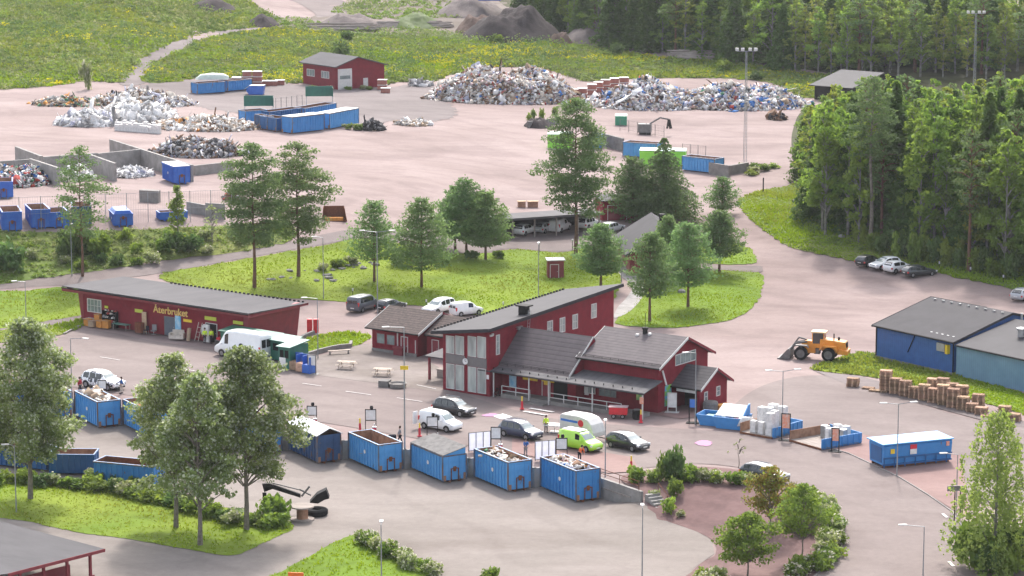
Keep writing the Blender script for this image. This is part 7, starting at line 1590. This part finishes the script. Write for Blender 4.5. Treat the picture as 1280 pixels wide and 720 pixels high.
def pineyoung(h, R_, z0, seed, leaf, dens=1., size=.24):
    rg = np.random.default_rng(seed); C = []; z = h*z0; limbs = []
    while z < h*.97:
        f = (z/h-z0)/(1-z0); rad = R_*(1-f)**.62*min(1,.72+f*1.5)*rg.uniform(.85,1.08)+.15; nb = 9; a0 = rg.uniform(0,6)
        for k in range(nb):
            if rg.random() < .1: continue
            a = a0+k*2*math.pi/nb+rg.uniform(-.3,.3); rr = rad*rg.uniform(.6,1.18); n = int(dens*(10+rr*20)); s = rg.random(n)**.6; w = .16+.16*s*rr
            C.append(np.stack([np.cos(a)*rr*s-np.sin(a)*rg.normal(size=n)*w, np.sin(a)*rr*s+np.cos(a)*rg.normal(size=n)*w, z+s**1.5*rr*.28+rg.normal(size=n)*.15],1))
            if k%2 == 0: limbs.append(((0,0,z),(math.cos(a)*rr*.8,math.sin(a)*rr*.8,z+rr*.2),.045))
        z += h*.05*rg.uniform(.85,1.15)
    V,Fq = leaves(np.concatenate(C), size, rg, .45); return npmesh('crown',V,Fq,leaf), limbs
def plant(name, p, crown, trunk, sc, rz, label, cat='tree', group=None, cn='crown', tn='trunk'):
    t = thing(name, tuple(p), rz, label, cat, group); t.scale = sc if isinstance(sc,tuple) else (sc,sc,sc)
    inst(cn, crown, t)
    if trunk: inst(tn, trunk, t)
    return t
# --- prototypes, each of height 10 (scaled when planted)
PR = {}
for i in range(3):
    c,l = spruce(10,2.3,100+i,'leaf_spruce',dens=2.0,size=.30); PR['spruce',i] = (c, trunk_mesh('trunk',9.6,.17,'bark_grey',l))
for i in range(3):
    c,l = leafy(10,2.0,.16,110+i,'leaf_forest' if i else 'leaf_forest_yellow',46,.24,150,point=2.,cr=.36); PR['birch',i] = (c, trunk_mesh('trunk',9.2,.12,'bark_birch',l))
c,l = leafy(10,1.7,.12,114,'leaf_forest_yellow',44,.24,150,point=2.,cr=.36); PR['birch',3] = (c, trunk_mesh('trunk',9.2,.12,'bark_birch',l))
for i in range(2):
    c,l = pinetall(10,1.9,.42,120+i,'leaf_pine',34,150,.2); PR['pine',i] = (c, trunk_mesh('trunk',9.4,.16,'bark_pine',l))
def forest_tree(kind, i, px, py, h, wid, label, group, name=None, world=None):
    p = tg(px,py) if world is None else Vector((world[0],world[1],T(*world)))
    c,t = PR[kind,i]; s = h/10; w = s*wid
    nm = name or {'spruce':'spruce_tree','birch':'birch_tree','pine':'pine_tree'}[kind]
    return plant(nm, p, c, t, (w,w,s), random.uniform(0,6.28), label, group=group)
# --- right forest
def poly_w(pp): return [tg(*q).to_2d() for q in pp]
FR = poly_w([(1002,262),(1012,290),(1040,306),(1075,315),(1110,322),(1160,332),(1210,341),(1330,362),(1400,330),(1400,232),(1260,222),(1120,215),(1040,205),(1004,200),(997,225)])
xs = [p.x for p in FR]; ys = [p.y for p in FR]; cand = []
y = min(ys)
while y < max(ys):
    x = min(xs)+random.uniform(0,2)
    while x < max(xs): 
        q = (x+random.uniform(-1.3,1.3), y+random.uniform(-1.3,1.3))
        if inpoly([q[0]],[q[1]],FR)[0]: cand.append(q)
        x += 3.9
    y += 3.9
cand.sort(key=lambda q: q[1]); cnt = {}
def PXY(x,y,z):
    d = y*math.cos(P)-(z-H)*math.sin(P); up = y*math.sin(P)+(z-H)*math.cos(P); return 640+F*x/d, 360-F*up/d
PINE = tg(1087,309)
for k,q in enumerate(cand):
    if abs(q[0]-PINE.x) < 3.4 and q[1] < PINE.y+2.2: continue
    z = T(*q); px,py = PXY(q[0],q[1],z)
    # tree-top outline of the photograph, as a height limit
    top = float(np.interp(px,[990,1010,1040,1080,1110,1150,1180,1220,1300],[150,128,108,96,88,98,104,95,90]))
    hmax = Zat(q[1], top)-z; h = min(random.uniform(14,21) if px > 1050 and y > 0 and PXY(q[0],q[1],z)[1] > 318 else random.uniform(16,25), max(8,hmax*random.uniform(.86,1.03)))
    if px < 1010: h = min(h, 17)
    r = random.random(); kind = 'birch' if r < .66 else 'spruce' if r < .9 else 'pine'; i = random.randrange({'birch':4,'spruce':3,'pine':2}[kind])
    if kind == 'birch' and i in (0,3) and random.random() < .5: i = 1
    forest_tree(kind, i, 0,0, h, {'birch':.95,'spruce':.95,'pine':1.}[kind]*random.uniform(.9,1.2)*(18/h)**.3, {'birch':'leafy green birch standing in the dense forest right of the curved road','spruce':'dark spruce standing in the dense forest right of the curved road','pine':'pine standing in the dense forest right of the curved road'}[kind], {'birch':'birches of the right forest','spruce':'spruces of the right forest','pine':'pines of the right forest'}[kind], world=q)
    cnt[kind] = cnt.get(kind,0)+1
p = PINE; ph_ = Zat(p.y,96)-p.z; c_,l_ = pinetall(ph_,4.2,.52,777,'leaf_pine',n=60,dens=70,size=.3); plant('pine_tree', p, c_, trunk_mesh('trunk',ph_*.97,.34,'bark_grey',l_,.5), 1., 0., 'tall pine with a long bare leaning trunk in front of the right forest edge'); 
# undergrowth bushes at the forest edge
# --- back forest
FB = [(645,16),(700,37),(760,57),(850,70),(930,80),(1000,90),(1060,98),(1330,104)]
W0 = [tg(a,b) for a,b in FB]; n2 = 0
cand = []
for row in range(9):
    for a,b in zip(W0[:-1],W0[1:]):
        L = (b-a).length; d = (b-a)/L; nrm = Vector((-d.y,d.x,0)); s = random.uniform(0,4.4)
        while s < L: q = a+d*s+nrm*(row*5.6+random.uniform(-1.4,1.4)); cand.append((q.x+random.uniform(-1,1),q.y,row)); s += 4.7+row*.35
for x,y,row in cand:
    if y > 900 or n2 >= 330: continue
    z = T(x,y); px,py = PXY(x,y,z)
    if px < 600 or px > 1330: continue
    h = random.uniform(15,23) if row else random.uniform(11,20)
    if px > 980: h = min(h, random.uniform(14,19)+row*.3)
    tpy = PXY(x,y,z+h)[1]
    if py < -6 or (row > 5 and py < 4): continue
    r = random.random(); kind = ('spruce' if r < .38 else 'birch' if r < .86 else 'pine') if px < 960 else ('birch' if r < .62 else 'spruce' if r < .85 else 'pine'); i = random.randrange({'birch':4,'spruce':3,'pine':2}[kind])
    if kind == 'birch' and i in (0,3) and px < 960 and random.random() < .7: i = 1
    forest_tree(kind, i, 0,0, h, random.uniform(1.0,1.4), {'birch':'leafy tree of the far forest behind the yard','spruce':'dark spruce of the far forest behind the yard','pine':'pine of the far forest behind the yard'}[kind], {'birch':'leafy trees of the far forest','spruce':'spruces of the far forest','pine':'pines of the far forest'}[kind], world=(x,y)); n2 += 1
print('forest', cnt, n2)
# --- single pines
def ptree(px, py, top, seed, rad, z0, label, kind='tall', leaf='leaf_pine', bark='bark_pine', r=.2, **k):
    p = tg(px,py); h = Zat(p.y,top)-p.z
    if kind == 'tall': c,l = pinetall(h,rad,z0,seed,leaf,**k)
    elif kind == 'young': c,l = pineyoung(h,rad,z0,seed,leaf,**k)
    elif kind == 'spruce': c,l = spruce(h,rad,seed,leaf,z0=z0,**k)
    return plant('pine_tree', p, c, trunk_mesh('trunk',h*.97,r,bark,l,.25 if kind == 'tall' else 0), 1., 0, label)
ptree(103,346,183,201,4.7,.30,'tall slim pine with a sparse crown behind the reuse shop',n=44,dens=75,size=.26)
ptree(318,360,178,202,5.3,.3,'left one of two tall dense pines behind the reuse shop',n=58,dens=135,size=.26,r=.26)
ptree(373,346,178,203,5.5,.27,'right one of two tall dense pines, beside the rusty open skip',n=58,dens=130,size=.26,r=.26)
ptree(719.5,318,122,204,5.9,.26,'tallest pine standing beside the carport',n=72,dens=130,size=.26,r=.28)
ptree(791,277,194,205,4.9,.1,'dark pine left of the wide spreading pine behind the grey roofed house','young',leaf='leaf_pine',dens=1.2,size=.26)
ptree(829,276,172,206,7.0,.08,'wide spreading pine behind the grey roofed house','spruce',leaf='leaf_pine',dens=3.,size=.26,r=.25)
ptree(468,352,247,207,4.7,.25,'pine with a loose crown standing in the grass behind the grey van','young',leaf='leaf_pine_young',dens=.85)
ptree(527,360,243,208,5.4,.2,'bushy pine with a broad crown behind the white pickup','young',leaf='leaf_pine_young',dens=1.325)
ptree(569,313,232,209,4.1,.2,'leftmost slim pine of the small group left of the carport','young',leaf='leaf_pine_young',dens=1.31)
ptree(583,320,221,210,5.3,.22,'tallest pine of the small group left of the carport','young',leaf='leaf_pine_young',dens=1.32)
ptree(607,325,236,211,5.0,.2,'right pine of the small group left of the carport','young',leaf='leaf_pine_young',dens=1.32)
ptree(751,361,277,212,4.2,.22,'young pine left of the path to the grey roofed house','young',leaf='leaf_pine_young',dens=1.31)
ptree(812,402,287,213,4.1,.28,'slender pale young pine in front on the island lawn','young',leaf='leaf_pine_young',dens=1.3)
ptree(835,352,267,214,3.4,.2,'slim young pine between the two larger island pines','young',leaf='leaf_pine_young',dens=1.3)
ptree(860,384,275,215,4.9,.25,'broad dark young pine in the middle of the island lawn','young',leaf='leaf_pine_young',dens=1.32)
ptree(899,340,262,216,4.2,.25,'young pine right of the others, beside the curved road','young',leaf='leaf_pine_young',dens=1.31)
ptree(903,268,221,217,3.5,.12,'small sparse pine at the roadside behind the others','young',leaf='leaf_pine_young',dens=.5)
# --- leafy singles
def ltree(name, px, py, top, rad, z0, seed, leaf, n, size, dens, label, bark='bark_grey', r=.15, second=None, off=(0,0), **k):
    p = tg(px,py); h = Zat(p.y,top)-p.z; c,l = leafy(h,rad,z0,seed,leaf,n,size,dens,second,**k)
    return plant(name, p, c, trunk_mesh('trunk',h*.9,r,bark,l,.2), 1., 0, label)
ap = ('leaf_aspen_pale',.34)
ltree('aspen_tree',38,624,399,5.0,.24,301,'leaf_aspen',170,.27,120,'large near tree at the left edge with a lamp post beside it',r=.27,second=ap,cr=.29,irr=.35)
ltree('aspen_tree',220,660,442,4.4,.24,302,'leaf_aspen',140,.27,95,'left one of the three near trees above the hedge',r=.24,second=ap,cr=.31,irr=.3)
ltree('aspen_tree',250,682,466,3.8,.26,303,'leaf_aspen',120,.27,95,'middle one of the three near trees, trunk nearest the track',r=.24,second=ap,cr=.31,irr=.3)
ltree('aspen_tree',308,663,434,5.4,.31,304,'leaf_aspen',165,.27,95,'right one of the three near trees, crown reaching the dark container',r=.26,second=ap,cr=.28,irr=.35)
ltree('poplar_tree',223,316,232,1.7,.2,305,'leaf_birch',70,.26,130,'narrow light green poplar on the slope above the left road',bark='bark_birch',point=2.,cr=.45)
ltree('small_tree',265,305,255,1.4,.2,306,'leaf_bush_pale',26,.25,40,'small pale sapling on the slope left of the tall pines',r=.07,cr=.4)
ltree('garden_tree',934,722,641,3.1,.3,307,'leaf_lime',110,.22,150,'bright light green garden tree at the bottom of the planted bed',r=.09,cr=.27)
ltree('garden_tree',962,668,583,2.7,.3,308,'leaf_rust',90,.22,110,'brownish green garden tree in the middle of the planted bed',r=.09,cr=.28,second=('leaf_lime',.35))
ltree('garden_tree',1002,700,604,2.5,.35,309,'leaf_bush',80,.22,110,'garden tree with a spreading green and yellow crown at the right of the bed',r=.08,cr=.3,second=('leaf_lime',.5))
ltree('bare_sapling',923,585,545,1.,.3,310,'leaf_bush_pale',9,.16,16,'thin nearly bare sapling by the road beside the dark estate car',r=.05,cr=.3)
# weeping birch at the right edge: hanging strands
def weeping(px, py, top, rad, seed, label):
    p = tg(px,py); h = Zat(p.y,top)-p.z; rg = np.random.default_rng(seed); C = []; limbs = []
    for i in range(400):
        f = rg.random()**1.05; z = h*(.14+.86*f); a = rg.uniform(0,6.28); rr = rad*((1-f)**.45+.04)*math.sqrt(rg.uniform(.04,1))*(1+.14*math.sin(a*3+f*6)+.14*rg.normal()); L = rg.uniform(.08,.2)*h*(1.15-f*.7); n = int(L*17)
        s = rg.random(n); x = rr*math.cos(a)*(1+.1*s)+rg.normal(size=n)*.16; y = rr*math.sin(a)*(1+.1*s)+rg.normal(size=n)*.16; C.append(np.stack([x,y,np.maximum(.6,z-s*L)],1))
        if i%9 == 0: limbs.append(((0,0,max(1,z-rr*.9)),(rr*.9*math.cos(a),rr*.9*math.sin(a),z),.05))
    V,Fq = leaves(np.concatenate(C), .24, rg, -.1); return plant('weeping_birch', p, npmesh('crown',V,Fq,'leaf_weep'), trunk_mesh('trunk',h*.92,.2,'bark_birch',limbs), 1., 0, label)
weeping(1243,712,511,4.1,401,'large hanging birch at the right edge of the picture')
# --- bushes: prototypes of radius 1
def bush_mesh(seed, leaf, second=None, dens=260, size=.2, n=12):
    rg = np.random.default_rng(seed); cl = [(rg.uniform(-.5,.5),rg.uniform(-.5,.5),rg.uniform(.2,.72),rg.uniform(.3,.5),rg.uniform(.3,.5),rg.uniform(.28,.42)) for _ in range(n)]
    parts = [clumps(cl,dens,size,rg,.4)]; mats = [leaf]
    if second: parts.append(clumps(cl,dens*second[1],size*.8,rg,.6,.15)); mats.append(second[0])
    return merged('bush', parts, mats)
BU = dict(green=[bush_mesh(i,'leaf_bush') for i in (1,2,3)], dark=[bush_mesh(i,'leaf_bush_dark') for i in (4,5)], pale=[bush_mesh(i,'leaf_bush_pale',('flower_white',.25)) for i in (6,7)], lime=[bush_mesh(i,'leaf_lime') for i in (8,9)], rust=[bush_mesh(11,'leaf_rust',('leaf_lime',.5))], flower=[bush_mesh(12,'leaf_bush',('flower_white',.5)),bush_mesh(13,'leaf_bush_pale',('flower_white',.5))])
def bush(px, py, r, h, kind, label, group=None, world=None):
    p = tg(px,py) if world is None else Vector((world[0],world[1],T(*world))); o = inst('bush', random.choice(BU[kind]), None, tuple(p), random.uniform(0,6.28), (r,r,h)); tag(o,label,'bush',group); return o
def hedge(pts, n, r, h, kinds, label, group, wob=.5):
    W_ = [tg(*q) for q in pts]; L = [0]
    for a,b in zip(W_[:-1],W_[1:]): L.append(L[-1]+(b-a).length)
    for i in range(n):
        s = L[-1]*(i+.5)/n; j = max(k for k in range(len(L)-1) if L[k] <= s); t = (s-L[j])/(L[j+1]-L[j]+1e-9); q = W_[j].lerp(W_[j+1],t); kd = kinds[i%len(kinds)]
        bush(0,0,r*random.uniform(.8,1.2),h*random.uniform(.75,1.2),kd,label.replace('@',{'green':'green','dark':'dark green','pale':'pale leaved','lime':'light green','rust':'rusty green','flower':'white flowering'}[kd]),group,world=(q.x+random.uniform(-wob,wob),q.y+random.uniform(-wob,wob)))
hedge([(-10,605),(60,606),(110,610),(150,616),(200,628),(250,644),(300,655),(350,662)],26,1.6,1.35,['green','lime','green','dark','pale','green'],'@ bush in the long hedge below the deep blue containers','bushes of the near hedge')
hedge([(100,600),(160,607),(215,622)],8,1.3,1.1,['pale','green','dark'],'@ bush of the rear row in the near hedge','bushes of the rear near hedge')
hedge([(782,606),(800,601),(820,602),(845,601),(870,602),(900,604),(935,607)],15,1.35,1.5,['lime','flower','green','green','pale'],'@ bush along the upper edge of the planted bed','bushes along the bed top')
bush(843,604,1.5,3.6,'dark','tall dark green bush standing out of the upper hedge'); bush(829,602,1.,3.,'green','tall thin green bush left of the tallest bush of the upper hedge')
bush(842,622,1.2,2.,'green','round green bush in the bark bed below the hedge'); bush(838,641,1.0,1.6,'lime','yellow green bush in the bark bed right of the stairs'); bush(819,622,.8,.8,'pale','low grey green bush beside the stairs'); bush(850,646,.7,.7,'pale','low scruffy bush right of the yellow green bush')
hedge([(1000,622),(1020,632),(1038,650),(1044,672),(1036,692),(1018,710),(995,722)],28,1.4,1.6,['flower','green','flower','pale','lime'],'@ bush along the right border of the planted bed','bushes along the bed border')
hedge([(978,640),(1008,672),(1004,650)],5,1.3,1.9,['lime','rust','lime'],'@ bush under the right garden tree','bushes under the garden tree')
hedge([(880,722),(900,728),(870,735)],4,1.2,1.2,['lime','flower'],'@ bush at the bottom edge of the planted bed','bushes at the bed bottom')
hedge([(440,682),(458,678),(476,690),(494,700),(512,708),(530,716),(545,722)],11,1.2,1.3,['flower','green','flower','pale'],'@ bush on the foreground grass beside the short lamp pole','bushes of the foreground grass')
hedge([(600,728),(612,724)],2,.9,1.,['green'],'@ bush at the very bottom edge of the lower yard','bushes at the bottom edge')
hedge([(1215,708),(1240,716),(1262,712),(1285,705),(1230,724),(1270,724)],8,1.8,3.4,['dark','green'],'@ bush below the hanging birch','bushes below the hanging birch')
bush(340,652,2.3,2.6,'green','large green bush right of the rightmost of the three near trunks'); bush(1212,712,2.6,4.4,'green','large green bush below the left side of the hanging birch')
bush(222,317,2.6,3.0,'dark','large dark bush beside the poplar tree'); bush(240,316,2.2,2.6,'dark','dark bush right of the poplar tree'); bush(205,314,1.6,2.,'green','green bush left of the poplar tree')
bush(7,338,3.4,4.6,'dark','large dark bush at the left edge beside the road')
hedge([(75,322),(95,316),(115,318),(128,322)],5,2.4,4.2,['dark','green','green'],'@ bush beneath the tall slim pine','bushes beneath the slim pine')
hedge([(80,338),(120,334),(200,330),(60,330)],6,1.4,1.5,['green','dark','pale'],'@ low bush on the left slope','low bushes on the left slope')
hedge([(1082,310),(1105,318),(1150,328),(1188,334),(1215,339),(1250,346),(1275,352)],12,1.9,3.6,['green','dark','lime','dark'],'@ bush at the foot of the right forest','bushes at the forest foot')
bush(1077,302,1.6,4.,'lime','light green bush beside the leaning pine trunk'); bush(1150,326,2.2,4.5,'lime','largest light green bush at the foot of the forest')
hedge([(647,324),(610,320),(540,335)],3,1.3,1.3,['green','dark'],'@ bush between the lawn pines','bushes between the lawn pines'); bush(502,332,2.2,2.6,'green','round green bush between the two lawn pines')
hedge([(395,338),(440,330),(425,336)],4,1.2,1.2,['pale','green'],'@ bush among the boulders','bushes among the boulders')
hedge([(20,318),(70,312),(140,305),(200,302),(250,300),(300,297),(340,292),(280,308),(160,320),(40,330)],17,1.5,1.7,['green','pale','dark','lime','green'],'@ bush among the weeds of the left slope','bushes among the slope weeds',2.5)
hedge([(655,151),(667,150),(684,149),(697,149)],4,.8,2.1,['lime','green'],'@ young shrub on the low dark wall','shrubs on the low dark wall')
hedge([(905,218),(922,213),(940,212),(958,213),(970,210),(930,220)],9,1.7,1.1,['green','pale','lime'],'@ low bush around the foot of the light mast','bushes round the mast')
bush(425,73,3.2,4.2,'dark','dark round bush on the grass bank behind the garage'); bush(108,112,1.6,6.,'pale','thin dry shrub beside the left rubbish heap')
hedge([(383,113),(396,113),(470,112),(455,113)],5,1.1,.9,['green','pale'],'@ low bush at the garage wall','bushes at the garage'); hedge([(430,161),(445,162),(452,163)],4,1.,1.1,['pale','green'],'@ low bush beside the black bags','bushes beside the black bags')
hedge([(345,49),(700,58),(1000,104),(860,92)],5,2.2,2.6,['dark','green'],'@ bush on the far grass bank','bushes of the far bank')

# --- grass, weeds and undergrowth: masses nobody could count
def scatter(polys, dens, cap):
    out = []
    for B in polys:
        xs = [b.x for b in B]; ys = [b.y for b in B]; A = (max(xs)-min(xs))*(max(ys)-min(ys)); n = int(A*dens); X = rng.uniform(min(xs),max(xs),n); Y = rng.uniform(min(ys),max(ys),n); k = inpoly(X,Y,B); out.append(np.stack([X[k],Y[k]],1))
    P_ = np.concatenate(out); 
    if len(P_) > cap: P_ = P_[rng.choice(len(P_),cap,replace=False)]
    return P_
def fnoise(X,Y,s): return (np.sin(X/s+1.3*np.sin(Y/s*.7+1))+np.sin(Y/s*1.3+X/s*.6+2*np.sin(X/s*.45))+np.sin((X-Y)/s*.37+4))/3
def grass(name, polys, dens, size, mats, label, cap=60000, tuft=3, hs=1., mask=None, thr=None):
    P_ = scatter(polys, dens, cap)
    if mask: P_ = P_[mask(P_[:,0],P_[:,1])]
    Z = TN(P_[:,0],P_[:,1]); n = len(P_); C = np.repeat(np.column_stack([P_,Z]),tuft,0)+rng.normal(size=(n*tuft,3))*np.array([size*.5,size*.5,0]); m = len(C)
    a = rng.uniform(0,math.pi,m); w = size*rng.uniform(.25,.6,m); h = size*hs*rng.uniform(.5,1.3,m)*np.repeat(.55+.65*(fnoise(P_[:,0],P_[:,1],3.)>0),tuft); dx,dy = np.cos(a)*w,np.sin(a)*w; lx,ly = rng.normal(size=(2,m))*size*.3
    V = np.stack([np.stack([C[:,0]-dx,C[:,1]-dy,C[:,2]+.03],1),np.stack([C[:,0]+dx,C[:,1]+dy,C[:,2]+.03],1),np.stack([C[:,0]+dx*.5+lx,C[:,1]+dy*.5+ly,C[:,2]+.08+h],1),np.stack([C[:,0]-dx*.6+lx,C[:,1]-dy*.6+ly,C[:,2]+.08+h*.8],1)],1).reshape(-1,3)
    sel = (fnoise(C[:,0],C[:,1],7.)+rng.normal(size=m)*.25 > .28).astype(int) if len(mats) > 1 else np.zeros(m,int)
    if len(mats) > 2: sel[(fnoise(C[:,0]+40,C[:,1],11.)+rng.normal(size=m)*.2 > .45)] = 2
    me = npmesh(name, V, np.arange(4*m).reshape(-1,4), mats, sel); o = bpy.data.objects.new(name, me); COL.objects.link(o); tag(o,label,kind='stuff'); return o
lawns = [B for n_ in ('lawn',) for B in BS[n_]]
grass('grass', lawns, 4.5, .13, ['grass_blade','grass_dry'], 'bright green uneven lawn grass', 70000, 3, 1.)
grass('verge_grass', BS['grass_verge'], 8, .24, ['grass_blade','grass_dry','weed'], 'rough grass of the verges', 24000, 3)
def undergrowth(name, polys, dens, cap, rad, per, size, mats, label, flower=None, seed=5):
    P_ = scatter(polys, dens, cap); n = len(P_); Z = TN(P_[:,0],P_[:,1]); r = rad*rng.uniform(.5,1.5,n)*(1+.5*fnoise(P_[:,0],P_[:,1],9.))
    C = np.repeat(np.column_stack([P_,Z+r*.25]),per,0)+ball(rng,n*per,.4)*np.repeat(r,per)[:,None]*np.array([1.3,1.3,.7]); C[:,2] = np.maximum(C[:,2],np.repeat(Z,per)+.05)
    V,Fq = leaves(C,size,rng,.5); s = fnoise(P_[:,0],P_[:,1],6.)+rng.normal(size=n)*.35; mi = np.digitize(s,[-.3,.25]) if len(mats) >= 3 else (s > 0).astype(int)
    if flower: fl = (fnoise(P_[:,0]*1.2+20,P_[:,1]*1.6,8.)+rng.normal(size=n)*.22) > flower; mi[fl] = len(mats)-1
    me = npmesh(name, V, Fq, mats, np.repeat(mi,per)); o = bpy.data.objects.new(name, me); COL.objects.link(o); tag(o,label,kind='stuff')
undergrowth('slope_weeds', BS['grass_slope'], 1.1, 2600, .55, 26, .26, ['weed','weed_pale','leaf_bush','grass_blade'], 'weeds and shrubs covering the slope above the left road')
undergrowth('hill_weeds', [BS['hillside'][0]], .5, 4600, .75, 20, .42, ['weed','weed_pale','leaf_bush','flower_yellow'], 'tall weeds covering the upper left hillside', .74)
undergrowth('bank_weeds', [BS['hillside'][1]], .8, 5600, .62, 20, .38, ['weed','weed_pale','grass_blade','flower_yellow'], 'weeds with yellow flowers on the far grass bank', .30)
grass('hill_grass', BS['hillside'], 1.6, .6, ['grass_dry','weed','grass_blade'], 'grass of the far hillsides', 26000, 3, .8)
TOPZ = [[tg(*q).to_2d() for q in pl] for pl in ([(410,14),(440,24),(520,24),(600,22),(600,14),(560,2),(500,-6),(440,2)],[(345,40),(350,28),(400,28),(450,34),(540,38),(600,44),(640,50),(600,54),(460,46),(400,42)],[(335,34),(345,20),(385,24),(395,32),(360,36)])]
undergrowth('top_weeds', TOPZ, .6, 900, .9, 22, .42, ['weed','weed_pale','leaf_bush','grass_blade'], 'weeds between the earth heaps at the top edge')
undergrowth('hill_shrubs', BS['hillside'], .11, 1300, 1.5, 46, .42, ['leaf_bush','weed','leaf_bush_dark'], 'low dark shrubs scattered over the hillsides')
_gb = [Vector(b) for b in GB]

undergrowth('forest_undergrowth', [FR], .35, 900, .8, 22, .35, ['leaf_bush_dark','leaf_bush','weed'], 'undergrowth below the right forest')
# ================================================================== HAZE
hm = bpy.data.materials.new('haze_air'); hm.use_nodes = True; hn = hm.node_tree; hn.nodes.remove(hn.nodes['Principled BSDF'])
pv_ = hn.nodes.new('ShaderNodeVolumePrincipled'); pv_.inputs['Color'].default_value = (.93,.95,1,1); pv_.inputs['Density'].default_value = .00005; pv_.inputs['Anisotropy'].default_value = .2
hn.links.new(pv_.outputs[0], hn.nodes['Material Output'].inputs['Volume']); M['haze_air'] = hm
hb = MB(); hb.box(-6100,-700,-9,6100,9100,74); tag(hb.build('haze','haze_air'),'faint pale summer haze over the whole valley',kind='stuff')
# ================================================================== CAMERA AND LIGHT
cam = bpy.data.cameras.new('camera'); co = bpy.data.objects.new('camera', cam); COL.objects.link(co)
cam.sensor_width = 36; cam.lens = F/1280*36; cam.clip_start = 1; cam.clip_end = 20000
co.location = (0,0,H); co.rotation_euler = (math.pi/2-P,0,0); SC.camera = co
SUN_EL, SUN_AZ = 45, 4      # the sun stands behind the scene, a little to the right
sd = Vector((math.sin(R(SUN_AZ))*math.cos(R(SUN_EL)), math.cos(R(SUN_AZ))*math.cos(R(SUN_EL)), math.sin(R(SUN_EL))))
sl = bpy.data.lights.new('sun','SUN'); sl.energy = 1.6; sl.angle = R(4.); sl.color = (1,.95,.89)
so = bpy.data.objects.new('sun', sl); COL.objects.link(so); so.rotation_euler = sd.to_track_quat('Z','Y').to_euler(); so.location = (0,300,200)
wd = bpy.data.worlds.new('World'); SC.world = wd; wd.use_nodes = True; nt = wd.node_tree
sk = nt.nodes.new('ShaderNodeTexSky'); sk.sky_type = 'NISHITA'; sk.sun_disc = False; sk.sun_elevation = R(SUN_EL); sk.sun_rotation = R(SUN_AZ); sk.air_density = 1.; sk.dust_density = 3.5; sk.ozone_density = 1.
hs_ = nt.nodes.new('ShaderNodeHueSaturation'); hs_.inputs['Saturation'].default_value = .45; nt.links.new(sk.outputs[0], hs_.inputs['Color']); nt.links.new(hs_.outputs[0], nt.nodes['Background'].inputs[0]); nt.nodes['Background'].inputs[1].default_value = .15
SC.view_settings.view_transform = 'Standard'; SC.view_settings.look = 'None'; SC.view_settings.gamma = 1; SC.view_settings.exposure = 1.5
SC.cycles.use_denoising = True; SC.cycles.max_bounces = 6; SC.cycles.transparent_max_bounces = 6
